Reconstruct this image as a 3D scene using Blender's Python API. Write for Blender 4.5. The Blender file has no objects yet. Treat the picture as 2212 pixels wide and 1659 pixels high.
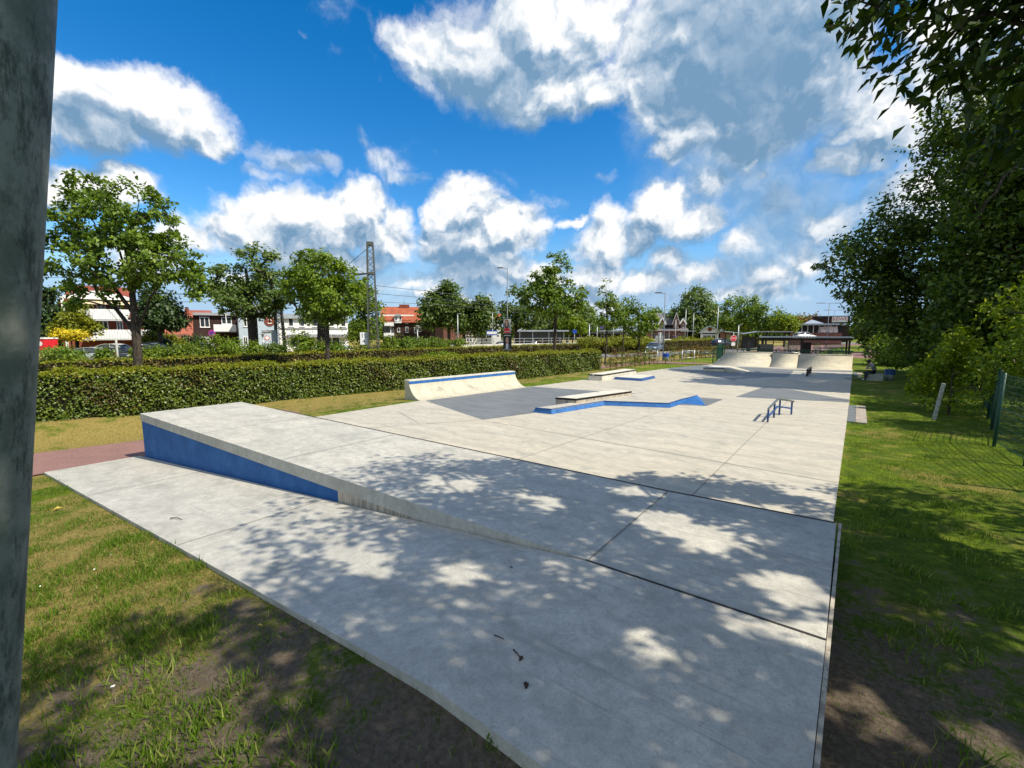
import bpy, bmesh, math, random
import numpy as np
from mathutils import Vector, Matrix, Euler

SC = bpy.context.scene
COL = SC.collection
R = math.radians
random.seed(7)
rng = np.random.default_rng(7)

# ------------------------------------------------------------------ camera
EYE = 2.5
PITCH, YAW = R(6.62), R(37.78)          # tilted down, turned left of the park's long axis (+Y)
cam = bpy.data.cameras.new('camera')
cam.sensor_width = 36.0
cam.lens = 36.0 * 960.0 / 2212.0
cam.clip_start, cam.clip_end = 0.05, 3000.0
cam_o = bpy.data.objects.new('camera', cam)
COL.objects.link(cam_o)
cam_o.location = (0, 0, EYE)
cam_o.rotation_euler = (R(90) - PITCH, 0, YAW)
SC.camera = cam_o

# survey helpers: the photograph's measurements (2212 px wide) turned into metres in the scene
_f = np.array([-math.sin(YAW) * math.cos(PITCH), math.cos(YAW) * math.cos(PITCH), -math.sin(PITCH)])
_r = np.array([math.cos(YAW), math.sin(YAW), 0.0])
_u = np.cross(_r, _f)
FW = np.array([-math.sin(YAW), math.cos(YAW)])
def ray(x, y):
    return _f + (x - 1106.0) / 960.0 * _r + (829.5 - y) / 960.0 * _u
def G(x, y, z=0.0):
    d = ray(x, y); t = (z - EYE) / d[2]
    return (float(t * d[0]), float(t * d[1]), z)
def P(x, y, D):
    d = ray(x, y); t = D / float(d[:2] @ FW)
    return (float(t * d[0]), float(t * d[1]), float(EYE + t * d[2]))

# ------------------------------------------------------------------ light
SUN_DIR = Vector((1.07, 0.21, 1.24)).normalized()
SUN_EL = math.asin(SUN_DIR.z)
SUN_ROT = math.atan2(SUN_DIR.x, SUN_DIR.y)
sun = bpy.data.lights.new('sun', 'SUN')
sun.energy, sun.angle, sun.color = 4.4, R(0.53), (1.0, 0.92, 0.76)
sun_o = bpy.data.objects.new('sun', sun)
COL.objects.link(sun_o)
sun_o.rotation_euler = SUN_DIR.to_track_quat('Z', 'Y').to_euler()
SC.view_settings.view_transform = 'Standard'
SC.view_settings.look = 'None'
SC.view_settings.gamma = 1.0
SC.view_settings.use_curve_mapping = False
SC.view_settings.exposure = 0.6
SC.cycles.max_bounces = 6
SC.cycles.transparent_max_bounces = 6
SC.cycles.caustics_reflective = False
SC.cycles.caustics_refractive = False

# ------------------------------------------------------------------ node helper
class NT:
    def __init__(s, tree): s.t = tree; s.n = tree.nodes; s.l = tree.links
    def new(s, typ, ins=None, **props):
        n = s.n.new(typ)
        for k, v in props.items(): setattr(n, k, v)
        if ins:
            for k, v in ins.items():
                if hasattr(v, 'is_output'): s.l.new(v, n.inputs[k])
                else: n.inputs[k].default_value = v
        return n
    def math(s, op, a, b=0.0, c=None, clamp=False):
        d = {0: a, 1: b}
        if c is not None: d[2] = c
        return s.new('ShaderNodeMath', d, operation=op, use_clamp=clamp).outputs[0]
    def mix(s, f, a, b, blend='MIX'):
        n = s.new('ShaderNodeMix', {0: f, 6: a, 7: b}, data_type='RGBA', blend_type=blend)
        return n.outputs[2]
    def ramp(s, v, stops, interp='LINEAR'):
        n = s.new('ShaderNodeValToRGB', {0: v}); r = n.color_ramp; r.interpolation = interp
        while len(r.elements) < len(stops): r.elements.new(0.5)
        for e, (p, c) in zip(r.elements, stops):
            e.position = p; e.color = c if len(c) == 4 else (*c, 1)
        return n.outputs[0]
    def rng(s, v, a, b, c=0.0, d=1.0, smooth=True):
        n = s.new('ShaderNodeMapRange', {0: v, 1: a, 2: b, 3: c, 4: d}, interpolation_type='SMOOTHSTEP' if smooth else 'LINEAR')
        return n.outputs[0]
    def noise(s, vec, scale, detail=4.0, rough=0.55, dist=0.0):
        return s.new('ShaderNodeTexNoise', {'Vector': vec, 'Scale': scale, 'Detail': detail, 'Roughness': rough, 'Distortion': dist}).outputs[0]

# ------------------------------------------------------------------ sky: clear blue air and fair-weather cumulus, all by world direction
world = bpy.data.worlds.new('World'); SC.world = world; world.use_nodes = True
w = NT(world.node_tree); w.n.clear()
sky = w.new('ShaderNodeTexSky', sky_type='NISHITA', sun_disc=False, sun_elevation=SUN_EL, sun_rotation=SUN_ROT,
            altitude=50.0, air_density=1.0, dust_density=0.25, ozone_density=3.0)
hsv = w.new('ShaderNodeHueSaturation', {'Hue': 0.501, 'Saturation': 1.42, 'Value': 1.0, 'Color': sky.outputs[0]})
tc = w.new('ShaderNodeTexCoord')
dirv = tc.outputs['Generated']
warp = w.new('ShaderNodeTexNoise', {'Vector': dirv, 'Scale': 5.0, 'Detail': 6.0, 'Roughness': 0.6})
wv = w.new('ShaderNodeVectorMath', {0: warp.outputs['Color'], 1: (0.5, 0.5, 0.5)}, operation='SUBTRACT').outputs[0]
wv = w.new('ShaderNodeVectorMath', {0: wv, 'Scale': 0.16}, operation='SCALE').outputs[0]
wdir = w.new('ShaderNodeVectorMath', {0: dirv, 1: wv}, operation='ADD').outputs[0]
def blobs(lst, vec):
    """largest of many soft elliptical cloud masses, each at a compass direction and height"""
    out = None
    for (px, py, rx, ry, k) in lst:
        if rx < 3:                                         # compass degrees and radians: unseen clouds overhead and behind, added to whiten the shade
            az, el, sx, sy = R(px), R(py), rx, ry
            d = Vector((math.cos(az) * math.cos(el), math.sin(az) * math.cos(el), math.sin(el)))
        else:
            d = Vector(ray(px, py)); ln = d.length; d.normalize()
            el = math.asin(d.z); az = math.atan2(d.y, d.x)
            c2 = 1.0 / ln                                      # pixels shrink to angles away from the middle
            sx, sy = rx / 960.0 * c2 * (0.5 + 0.5 * c2), ry / 960.0 * c2
        m = w.new('ShaderNodeMapping', {'Vector': vec, 'Location': d, 'Rotation': (0, -el, az), 'Scale': (0.7, max(sx, .004), max(sy, .004))}, vector_type='TEXTURE')
        g = w.new('ShaderNodeTexGradient', {'Vector': m.outputs[0]}, gradient_type='SPHERICAL').outputs[1]
        g = w.math('MULTIPLY', g, k)
        out = g if out is None else w.math('MAXIMUM', out, g)
    return out
THICK = [(180, 200, 140, 80, 1.0), (330, 250, 210, 95, 1.1), (230, 290, 230, 70, .9), (430, 300, 110, 60, .8), (60, 250, 120, 110, .9),
         (170, 395, 170, 65, 1.1), (60, 390, 150, 80, 1.0), (250, 410, 80, 40, .8), (400, 520, 90, 60, .8), (470, 530, 60, 40, .6),
         (640, 470, 210, 85, 1.2), (760, 440, 110, 70, 1.05), (540, 505, 180, 65, 1.0), (850, 520, 110, 80, 1.0), (700, 560, 230, 60, .9), (860, 470, 60, 55, .85),
         (1010, 450, 95, 95, 1.3), (1090, 500, 115, 78, 1.25), (1000, 530, 150, 80, 1.1), (1160, 490, 40, 30, .7), (960, 470, 60, 50, .9),
         (1070, 590, 190, 55, .8), (1300, 480, 70, 55, .75), (1420, 460, 120, 70, 1.05), (1510, 480, 100, 65, 1.05), (1300, 530, 100, 60, 1.0), (1380, 520, 60, 50, .8), (1220, 490, 45, 16, .6),
         (1050, 120, 230, 130, 1.1), (1180, 60, 280, 120, 1.2), (1220, 190, 180, 90, 1.05), (960, 110, 150, 70, .75), (1150, 240, 60, 60, .75), (1300, 220, 120, 60, .8),
         (1560, 120, 330, 230, 1.3), (1750, 100, 220, 250, 1.2), (1480, 290, 110, 70, .9), (1440, 330, 60, 60, .8), (1620, 250, 240, 140, 1.0), (1530, 400, 90, 60, .6),
         (1820, 340, 80, 45, .85), (1900, 250, 160, 160, .9), (1800, 470, 90, 70, .6), (2000, 400, 200, 150, .7), (2150, 100, 260, 260, .8),
         (1290, 590, 110, 50, .85), (1400, 600, 120, 45, .8), (1500, 590, 90, 40, .75), (1580, 540, 60, 60, .6), (1660, 600, 130, 50, .65), (900, 620, 160, 50, .6), (1750, 560, 100, 50, .55),
         (1180, 590, 60, 45, .8), (1250, 640, 200, 34, .75), (1600, 640, 220, 36, .7), (960, 650, 160, 34, .65), (520, 600, 90, 60, .7), (1100, 560, 60, 50, .7), (1450, 560, 70, 40, .7), (1660, 365, 30, 22, .55), (1000, 600, 60, 60, .7), (300, 560, 160, 70, .7),
         (-300, 300, 330, 200, .9), (2500, 400, 400, 300, .8), (-500, 550, 400, 90, .9), (2400, 620, 400, 60, .7),
         (-60, 30, 0.9, 0.5, 1.1), (-120, 35, 0.8, 0.5, 1.1), (-140, 62, 0.4, 0.3, 1.0), (20, 25, 0.5, 0.4, .9), (-20, 75, 0.35, 0.3, .9), (-90, 62, 0.6, 0.35, .9)]  # last row: unseen clouds, added to make the shade less blue
WISP = [(610, 345, 95, 40, .8), (660, 350, 60, 30, .7), (820, 345, 110, 42, .8), (770, 315, 60, 24, .6), (880, 375, 70, 24, .6), (560, 375, 90, 30, .6), (1220, 490, 60, 18, .6), (1290, 395, 60, 24, .5), (1680, 420, 60, 60, .6), (1850, 330, 80, 40, .8), (680, 120, 24, 14, .5), (420, 500, 120, 50, .6)]
VEIL = [(1600, 300, 330, 330, 1.0), (1750, 520, 300, 220, .9), (1500, 620, 500, 110, .8), (1050, 620, 420, 110, .75), (700, 610, 380, 90, .65), (250, 620, 500, 90, .5), (1900, 620, 300, 150, .8)]
BELLY = [(250, 275, 210, 60, .5), (170, 330, 190, 40, .4), (1610, 130, 270, 190, 1.3), (1500, 40, 160, 150, .9), (1640, 260, 260, 130, .9), (1050, 150, 170, 80, .65), (1120, 100, 120, 60, .5), (1700, 420, 230, 150, .9), (1130, 270, 90, 60, .7),
         (700, 590, 220, 55, .9), (1040, 590, 150, 50, .8), (760, 545, 90, 30, .6), (970, 545, 70, 40, .7), (1420, 545, 120, 40, .6), (1560, 600, 200, 60, .6)]
f1 = w.noise(wdir, 9.0, 7.0, 0.56)
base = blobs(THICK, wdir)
up_dir = (Vector((0, 0, 1)) * 0.75 + SUN_DIR * 0.5).normalized()
updir = w.new('ShaderNodeVectorMath', {0: wdir, 1: tuple(up_dir * 0.04)}, operation='ADD').outputs[0]
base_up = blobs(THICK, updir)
f1c = w.math('SUBTRACT', f1, 0.5)
dens = w.math('ADD', base, w.math('MULTIPLY', f1c, 1.0))
wisp = w.math('MULTIPLY', w.rng(w.math('ADD', blobs(WISP, wdir), w.math('MULTIPLY', f1c, 1.5)), 0.12, 0.7), 0.7)
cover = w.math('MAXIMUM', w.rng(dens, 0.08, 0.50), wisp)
lifted = w.new('ShaderNodeVectorMath', {0: wdir, 1: tuple(up_dir * 0.02)}, operation='ADD').outputs[0]
b1, b2 = w.noise(wdir, 9.0, 3.0, 0.5), w.noise(lifted, 9.0, 3.0, 0.5)
e1, e2 = w.noise(wdir, 30.0, 3.0, 0.5), w.noise(lifted, 30.0, 3.0, 0.5)
relief = w.math('ADD', w.math('MULTIPLY', w.math('SUBTRACT', b1, b2), 2.9), w.math('MULTIPLY', w.math('SUBTRACT', e1, e2), 1.3))   # lit side of every billow
relief = w.math('ADD', relief, w.math('MULTIPLY', w.math('SUBTRACT', base, base_up), 1.1))
bel0 = blobs(BELLY, wdir)
relief = w.math('MULTIPLY', relief, w.math('SUBTRACT', 1.0, w.math('MULTIPLY', bel0, 0.75, clamp=True)))
fine = e1
belly = w.math('MULTIPLY', bel0, 1.6, clamp=True)
lit = w.math('ADD', w.math('ADD', 0.60, relief), w.math('MULTIPLY', w.math('SUBTRACT', fine, 0.5), 0.25))
lit = w.math('SUBTRACT', lit, w.math('MULTIPLY', belly, 0.50), clamp=True)
ccol = w.ramp(lit, [(0.0, (0.17, 0.31, 0.48)), (0.35, (0.36, 0.48, 0.62)), (0.68, (0.70, 0.76, 0.83)), (1.0, (1.0, 1.0, 0.99))])
veil = w.math('MULTIPLY', w.rng(w.math('ADD', blobs(VEIL, wdir), w.math('MULTIPLY', f1c, 0.9)), 0.05, 0.70), 0.80)
veilc = w.mix(w.rng(fine, 0.3, 0.75), (0.23, 0.42, 0.65, 1), (0.44, 0.58, 0.75, 1))
bg_sky = w.new('ShaderNodeBackground', {'Color': hsv.outputs[0], 'Strength': 0.118})
bg_veil = w.new('ShaderNodeBackground', {'Color': veilc, 'Strength': 0.66})
bg_cloud = w.new('ShaderNodeBackground', {'Color': ccol, 'Strength': 0.72})
m1 = w.new('ShaderNodeMixShader', {0: veil, 1: bg_sky.outputs[0], 2: bg_veil.outputs[0]})
hz = w.rng(w.new('ShaderNodeSeparateXYZ', {0: dirv}).outputs[2], 0.02, 0.20, 0.92, 0.0)
bg_low = w.new('ShaderNodeBackground', {'Color': (0.36, 0.54, 0.78, 1), 'Strength': 0.72})
m1 = w.new('ShaderNodeMixShader', {0: hz, 1: m1.outputs[0], 2: bg_low.outputs[0]})
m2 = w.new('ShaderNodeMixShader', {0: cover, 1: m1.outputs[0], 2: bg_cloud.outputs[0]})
w.new('ShaderNodeOutputWorld', {0: m2.outputs[0]})
world.cycles.sampling_method = 'MANUAL'
world.cycles.sample_map_resolution = 512

# ------------------------------------------------------------------ materials
def mat(name, build):
    m = bpy.data.materials.new(name); m.use_nodes = True
    n = NT(m.node_tree); n.n.clear()
    sh = build(n)
    n.new('ShaderNodeOutputMaterial', {0: sh})
    return m
def bsdf(n, col, rough=0.6, metal=0.0, spec=0.4, normal=None, alpha=None):
    d = {'Base Color': col, 'Roughness': rough, 'Metallic': metal, 'Specular IOR Level': spec}
    if normal is not None: d['Normal'] = normal
    return n.new('ShaderNodeBsdfPrincipled', d).outputs[0]
def bump(n, h, strength=0.3, dist=0.02):
    return n.new('ShaderNodeBump', {'Height': h, 'Strength': strength, 'Distance': dist}).outputs[0]
def C(r, g=None, b=None): return (r, r if g is None else g, r if b is None else b, 1.0)
def posn(n): return n.new('ShaderNodeNewGeometry').outputs['Position']
def objc(n): return n.new('ShaderNodeTexCoord').outputs['Object']

def plain(name, col, rough=0.6, metal=0.0, spec=0.4, var=0.12, scale=6.0, grime=0.0):
    def b(n):
        p = objc(n)
        a = n.noise(p, scale, 5.0, 0.6)
        c = n.mix(n.rng(a, 0.3, 0.7), C(*[x * (1 - var) for x in col]), C(*[min(1, x * (1 + var)) for x in col]))
        if grime:
            g = n.noise(p, scale * 4, 6.0, 0.7)
            c = n.mix(n.math('MULTIPLY', n.rng(g, 0.52, 0.75), grime), c, C(0.06, 0.05, 0.04))
        r = n.rng(a, 0.2, 0.8, rough * .85, min(1, rough * 1.15))
        return bsdf(n, c, r, metal, spec)
    return mat(name, b)

def concrete(name, warm=(0.56, 0.505, 0.405), dark=(0.44, 0.40, 0.32), streak=(0.8, 3.2, 1)):
    def b(n):
        p = posn(n)
        st = n.new('ShaderNodeMapping', {'Vector': p, 'Scale': streak}).outputs[0]
        a = n.noise(st, 0.8, 8.0, 0.68, 0.6)
        big = n.noise(p, 0.22, 3.0, 0.5)
        sp = n.noise(p, 55.0, 3.0, 0.7)
        c = n.mix(n.rng(a, 0.30, 0.68), C(*dark), C(*warm))
        c = n.mix(n.rng(big, 0.35, 0.7, 0.0, 0.5), c, n.mix(0.5, c, C(0.46, 0.47, 0.44)))
        c = n.mix(n.rng(sp, 0.42, 0.75, 0.0, 0.5), c, C(0.27, 0.25, 0.21))
        mid = n.noise(st, 6.5, 8.0, 0.75, 0.4)
        c = n.mix(n.rng(mid, 0.40, 0.70, 0.0, 0.55), c, C(*[x * 0.62 for x in dark]))
        c = n.mix(n.rng(mid, 0.30, 0.42, 0.45, 0.0), c, C(*[min(1, x * 1.25) for x in warm]))
        sw = n.noise(n.new('ShaderNodeMapping', {'Vector': p, 'Rotation': (0, 0, R(63)), 'Scale': (0.5, 14, 1)}).outputs[0], 0.9, 5.0, 0.7)
        c = n.mix(n.rng(sw, 0.58, 0.72, 0.0, 0.45), c, C(0.20, 0.19, 0.17))
        ring = n.new('ShaderNodeTexWave', {'Vector': p, 'Scale': 0.55, 'Distortion': 14.0, 'Detail': 4.0, 'Detail Scale': 0.7, 'Detail Roughness': 0.7}, wave_type='RINGS').outputs[1]
        c = n.mix(n.rng(ring, 0.55, 1.0, 0.0, 0.22), c, C(0.25, 0.24, 0.21))
        stn = n.noise(n.new('ShaderNodeVectorMath', {0: p, 1: (3.3, 7.7, 0)}, operation='ADD').outputs[0], 0.75, 9.0, 0.78, 0.8)
        c = n.mix(n.rng(stn, 0.56, 0.68, 0.0, 0.4), c, C(0.22, 0.215, 0.18))
        bl = n.noise(n.new('ShaderNodeVectorMath', {0: p, 1: (11.3, 4.1, 0)}, operation='ADD').outputs[0], 1.7, 6.0, 0.72)
        c = n.mix(n.rng(bl, 0.52, 0.70, 0.0, 0.6), c, C(0.27, 0.27, 0.235))
        vo = n.new('ShaderNodeTexVoronoi', {'Vector': p, 'Scale': 5.5, 'Randomness': 1.0}).outputs[0]
        c = n.mix(n.rng(vo, 0.016, 0.03, 0.7, 0.0), c, C(0.09, 0.085, 0.075))
        return bsdf(n, c, n.rng(a, 0.2, 0.8, 0.62, 0.8), 0, 0.35, bump(n, n.math('ADD', sp, n.math('MULTIPLY', a, 0.6)), 0.22, 0.006))
    return mat(name, b)
M = {}
M['concrete'] = concrete('pale concrete')
M['ramp_concrete'] = concrete('ramp concrete', (0.58, 0.52, 0.385), (0.48, 0.435, 0.325), (1.5, 1.5, 2.5))
M['slab_concrete'] = concrete('slab concrete', (0.55, 0.52, 0.45), (0.43, 0.41, 0.36), (1.6, 1.6, 1.0))
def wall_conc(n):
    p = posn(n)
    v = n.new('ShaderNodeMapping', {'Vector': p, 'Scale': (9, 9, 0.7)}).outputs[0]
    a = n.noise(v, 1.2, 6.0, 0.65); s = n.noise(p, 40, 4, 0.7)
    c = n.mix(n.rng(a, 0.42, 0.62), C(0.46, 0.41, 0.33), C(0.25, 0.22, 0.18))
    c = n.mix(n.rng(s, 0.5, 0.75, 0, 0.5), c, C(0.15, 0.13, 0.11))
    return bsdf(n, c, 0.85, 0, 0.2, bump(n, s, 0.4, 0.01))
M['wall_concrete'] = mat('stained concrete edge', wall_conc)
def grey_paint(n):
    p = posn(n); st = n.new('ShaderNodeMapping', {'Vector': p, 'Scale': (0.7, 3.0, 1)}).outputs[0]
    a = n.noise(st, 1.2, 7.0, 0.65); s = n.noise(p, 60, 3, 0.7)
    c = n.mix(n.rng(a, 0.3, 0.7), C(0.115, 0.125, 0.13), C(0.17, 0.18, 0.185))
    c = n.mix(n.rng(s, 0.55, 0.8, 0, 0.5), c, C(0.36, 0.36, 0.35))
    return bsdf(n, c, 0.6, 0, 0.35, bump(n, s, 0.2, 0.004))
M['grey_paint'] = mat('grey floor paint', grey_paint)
def blue_paint(n):
    p = posn(n); a = n.noise(p, 2.2, 6.0, 0.7); s = n.noise(p, 26, 5, 0.7)
    c = n.mix(n.rng(a, 0.3, 0.72), C(0.022, 0.090, 0.26), C(0.038, 0.135, 0.35))
    v = n.noise(n.new('ShaderNodeMapping', {'Vector': p, 'Scale': (5, 5, 0.6)}).outputs[0], 1.5, 5, 0.7)
    c = n.mix(n.rng(v, 0.58, 0.75, 0, 0.4), c, C(0.085, 0.15, 0.33))
    c = n.mix(n.rng(s, 0.60, 0.70, 0, 0.6), c, C(0.26, 0.29, 0.33))
    return bsdf(n, c, 0.65, 0, 0.08, bump(n, s, 0.25, 0.006))
M['blue_paint'] = mat('blue wall paint', blue_paint)
M['blue_bright'] = plain('bright blue paint', (0.020, 0.115, 0.34), 0.55, 0, 0.45, 0.25, 7, 0.15)
M['joint'] = plain('dark joint filler', (0.035, 0.034, 0.032), 0.85, 0, 0.2)
M['hairline'] = plain('sawn joint', (0.22, 0.21, 0.18), 0.9, 0, 0.2)
M['black_steel'] = plain('black steel', (0.018, 0.016, 0.016), 0.42, 0.6, 0.5, 0.3)
M['worn_steel'] = plain('worn steel', (0.30, 0.30, 0.29), 0.38, 0.85, 0.5, 0.25, 12)
M['dark_blue_steel'] = plain('dark blue steel', (0.025, 0.075, 0.22), 0.4, 0.15, 0.5, 0.3, 9)
def galv(n):
    p = objc(n); v = n.new('ShaderNodeTexVoronoi', {'Vector': n.new('ShaderNodeMapping', {'Vector': p, 'Scale': (1, 1, 0.35)}).outputs[0], 'Scale': 90.0}).outputs[1]
    sv = n.new('ShaderNodeSeparateColor', {0: v}).outputs[0]
    a = n.noise(p, 9, 8, 0.75); s = n.noise(n.new('ShaderNodeMapping', {'Vector': p, 'Scale': (3, 3, 0.7)}).outputs[0], 6, 9, 0.8)
    c = n.mix(n.math('MULTIPLY', sv, 0.5), C(0.23, 0.24, 0.215), C(0.34, 0.345, 0.31))
    c = n.mix(n.rng(a, 0.42, 0.60, 0, 0.75), c, C(0.12, 0.145, 0.115))
    c = n.mix(n.rng(s, 0.50, 0.60, 0, 0.75), c, C(0.05, 0.055, 0.045))
    return bsdf(n, c, 0.7, 0.1, 0.3, bump(n, s, 0.3, 0.004))
M['galvanised'] = mat('weathered galvanised steel', galv)
M['light_steel'] = plain('light galvanised steel', (0.42, 0.44, 0.45), 0.45, 0.5, 0.5)
M['lamp_steel'] = plain('dark grey lamp steel', (0.13, 0.145, 0.165), 0.5, 0.3, 0.4)
M['mast_steel'] = plain('grey green mast steel', (0.085, 0.09, 0.08), 0.6, 0.3, 0.4, 0.25)
M['white'] = plain('white paint', (0.78, 0.78, 0.76), 0.5, 0, 0.4, 0.05)
M['offwhite'] = plain('off white render', (0.70, 0.71, 0.72), 0.8, 0, 0.2, 0.05, 1.0)
M['pale_blue'] = plain('pale blue render', (0.42, 0.50, 0.58), 0.8, 0, 0.2, 0.08, 1.0)
M['grey_trim'] = plain('grey trim', (0.30, 0.31, 0.33), 0.6)
M['dark_grey'] = plain('dark grey', (0.07, 0.075, 0.08), 0.5)
M['black'] = plain('black', (0.012, 0.012, 0.014), 0.5)
M['rubber'] = plain('rubber', (0.02, 0.02, 0.02), 0.8, 0, 0.2)
M['red'] = plain('red', (0.60, 0.02, 0.03), 0.45)
M['orange'] = plain('orange leaf', (0.75, 0.16, 0.03), 0.6)
M['yellow_leaf'] = plain('yellow leaf', (0.6, 0.42, 0.08), 0.6)
M['pink'] = plain('faded pink sign', (0.62, 0.06, 0.36), 0.5)
M['violet'] = plain('violet banner', (0.10, 0.055, 0.36), 0.5)
M['sign_blue'] = plain('sign blue', (0.02, 0.07, 0.42), 0.4)
M['zinc'] = plain('zinc roof', (0.42, 0.47, 0.52), 0.4, 0.4, 0.5, 0.1, 2)
M['slate'] = plain('grey roof slates', (0.15, 0.145, 0.15), 0.75, 0, 0.3, 0.3, 3)
M['skin'] = plain('skin', (0.50, 0.30, 0.22), 0.5)
M['hair'] = plain('dark hair', (0.02, 0.014, 0.012), 0.6)
M['cloth_dark'] = plain('dark clothing', (0.025, 0.022, 0.03), 0.8)
M['cloth_grey'] = plain('grey clothing', (0.22, 0.22, 0.24), 0.8)
M['cloth_purple'] = plain('purple clothing', (0.12, 0.06, 0.25), 0.8)
M['cream'] = plain('cream awning', (0.66, 0.56, 0.36), 0.8, 0, 0.2)
M['dull_stone'] = plain('dull kerb stone', (0.34, 0.29, 0.24), 0.85, 0, 0.2, 0.2, 5, 0.3)
M['stone'] = plain('pale stone edge', (0.55, 0.52, 0.44), 0.8, 0, 0.2, 0.12, 3)
M['dry_post'] = plain('weathered concrete post', (0.36, 0.37, 0.34), 0.9, 0, 0.2, 0.3, 14, 0.4)
M['green_wire'] = plain('green fence coating', (0.012, 0.06, 0.038), 0.5, 0, 0.4)
M['twig'] = plain('dead twig', (0.05, 0.03, 0.02), 0.8)
M['lamp_lens'] = plain('lamp lens', (0.7, 0.72, 0.7), 0.25)
def glass(n): return bsdf(n, C(0.035, 0.045, 0.055), 0.08, 0, 0.7)
M['glass'] = mat('dark window glass', glass)
def clear(n):
    return n.new('ShaderNodeMixShader', {0: 0.12, 1: n.new('ShaderNodeBsdfTransparent', {0: C(0.82, 0.9, 0.9)}).outputs[0], 2: n.new('ShaderNodeBsdfGlossy', {0: C(0.8), 1: 0.05}).outputs[0]}).outputs[0]
M['clear_glass'] = mat('clear glass', clear)
def brick(name, c1, c2, mortar):
    def b(n):
        p = objc(n)
        br = n.new('ShaderNodeTexBrick', {'Vector': n.new('ShaderNodeMapping', {'Vector': p, 'Rotation': (R(90), 0, 0)}).outputs[0], 'Color1': C(*c1), 'Color2': C(*c2), 'Mortar': C(*mortar), 'Scale': 4.0, 'Mortar Size': 0.012, 'Bias': 0.0}).outputs[0]
        a = n.noise(p, 1.2, 5, 0.6)
        return bsdf(n, n.mix(n.rng(a, 0.3, 0.75, 0, 0.35), br, C(*[x * 0.6 for x in c1])), 0.85, 0, 0.2)
    return mat(name, b)
M['brick_red'] = brick('red brick', (0.22, 0.055, 0.035), (0.17, 0.04, 0.026), (0.2, 0.14, 0.11))
M['brick_dark'] = brick('dark brown brick', (0.036, 0.019, 0.017), (0.05, 0.025, 0.021), (0.05, 0.042, 0.04))
M['brick_rose'] = brick('pale red brick', (0.24, 0.105, 0.078), (0.20, 0.08, 0.06), (0.36, 0.28, 0.25))
def tiles(name, c):
    def b(n):
        p = objc(n)
        wv = n.new('ShaderNodeTexWave', {'Vector': p, 'Scale': 1.3, 'Distortion': 0.3}, bands_direction='Z').outputs[1]
        wx = n.new('ShaderNodeTexWave', {'Vector': p, 'Scale': 2.0}, bands_direction='X').outputs[1]
        a = n.noise(p, 0.9, 6, 0.65)
        col = n.mix(n.rng(a, 0.3, 0.7), C(*[x * 0.72 for x in c]), C(*[min(1, x * 1.15) for x in c]))
        col = n.mix(n.rng(wv, 0.8, 1.0, 0, 0.4), col, C(*[x * 0.4 for x in c]))
        return bsdf(n, col, 0.75, 0, 0.25, bump(n, n.math('ADD', wv, wx), 0.5, 0.03))
    return mat(name, b)
M['tile_orange'] = tiles('orange roof tiles', (0.36, 0.10, 0.05))
M['tile_red'] = tiles('red roof tiles', (0.24, 0.06, 0.04))
M['tile_salmon'] = tiles('salmon roof tiles', (0.34, 0.105, 0.065))
def paving(n):
    p = posn(n)
    br = n.new('ShaderNodeTexBrick', {'Vector': n.new('ShaderNodeMapping', {'Vector': p, 'Rotation': (0, 0, R(14))}).outputs[0], 'Color1': C(0.26, 0.145, 0.125), 'Color2': C(0.21, 0.12, 0.105), 'Mortar': C(0.15, 0.10, 0.09), 'Scale': 5.0, 'Mortar Size': 0.02}).outputs[0]
    a = n.noise(p, 1.1, 6, 0.65)
    return bsdf(n, n.mix(n.rng(a, 0.35, 0.7, 0, 0.5), br, C(0.29, 0.16, 0.14)), 0.85, 0, 0.2)
M['paving'] = mat('red brick paving', paving)
def asphalt(n):
    p = posn(n); a = n.noise(p, 0.5, 5, 0.6); s = n.noise(p, 60, 3, 0.7)
    c = n.mix(n.rng(a, 0.3, 0.7), C(0.155, 0.155, 0.155), C(0.21, 0.208, 0.20))
    return bsdf(n, n.mix(n.rng(s, 0.5, 0.8, 0, 0.4), c, C(0.3)), 0.8, 0, 0.3)
M['asphalt'] = mat('sun bleached asphalt', asphalt)

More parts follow.
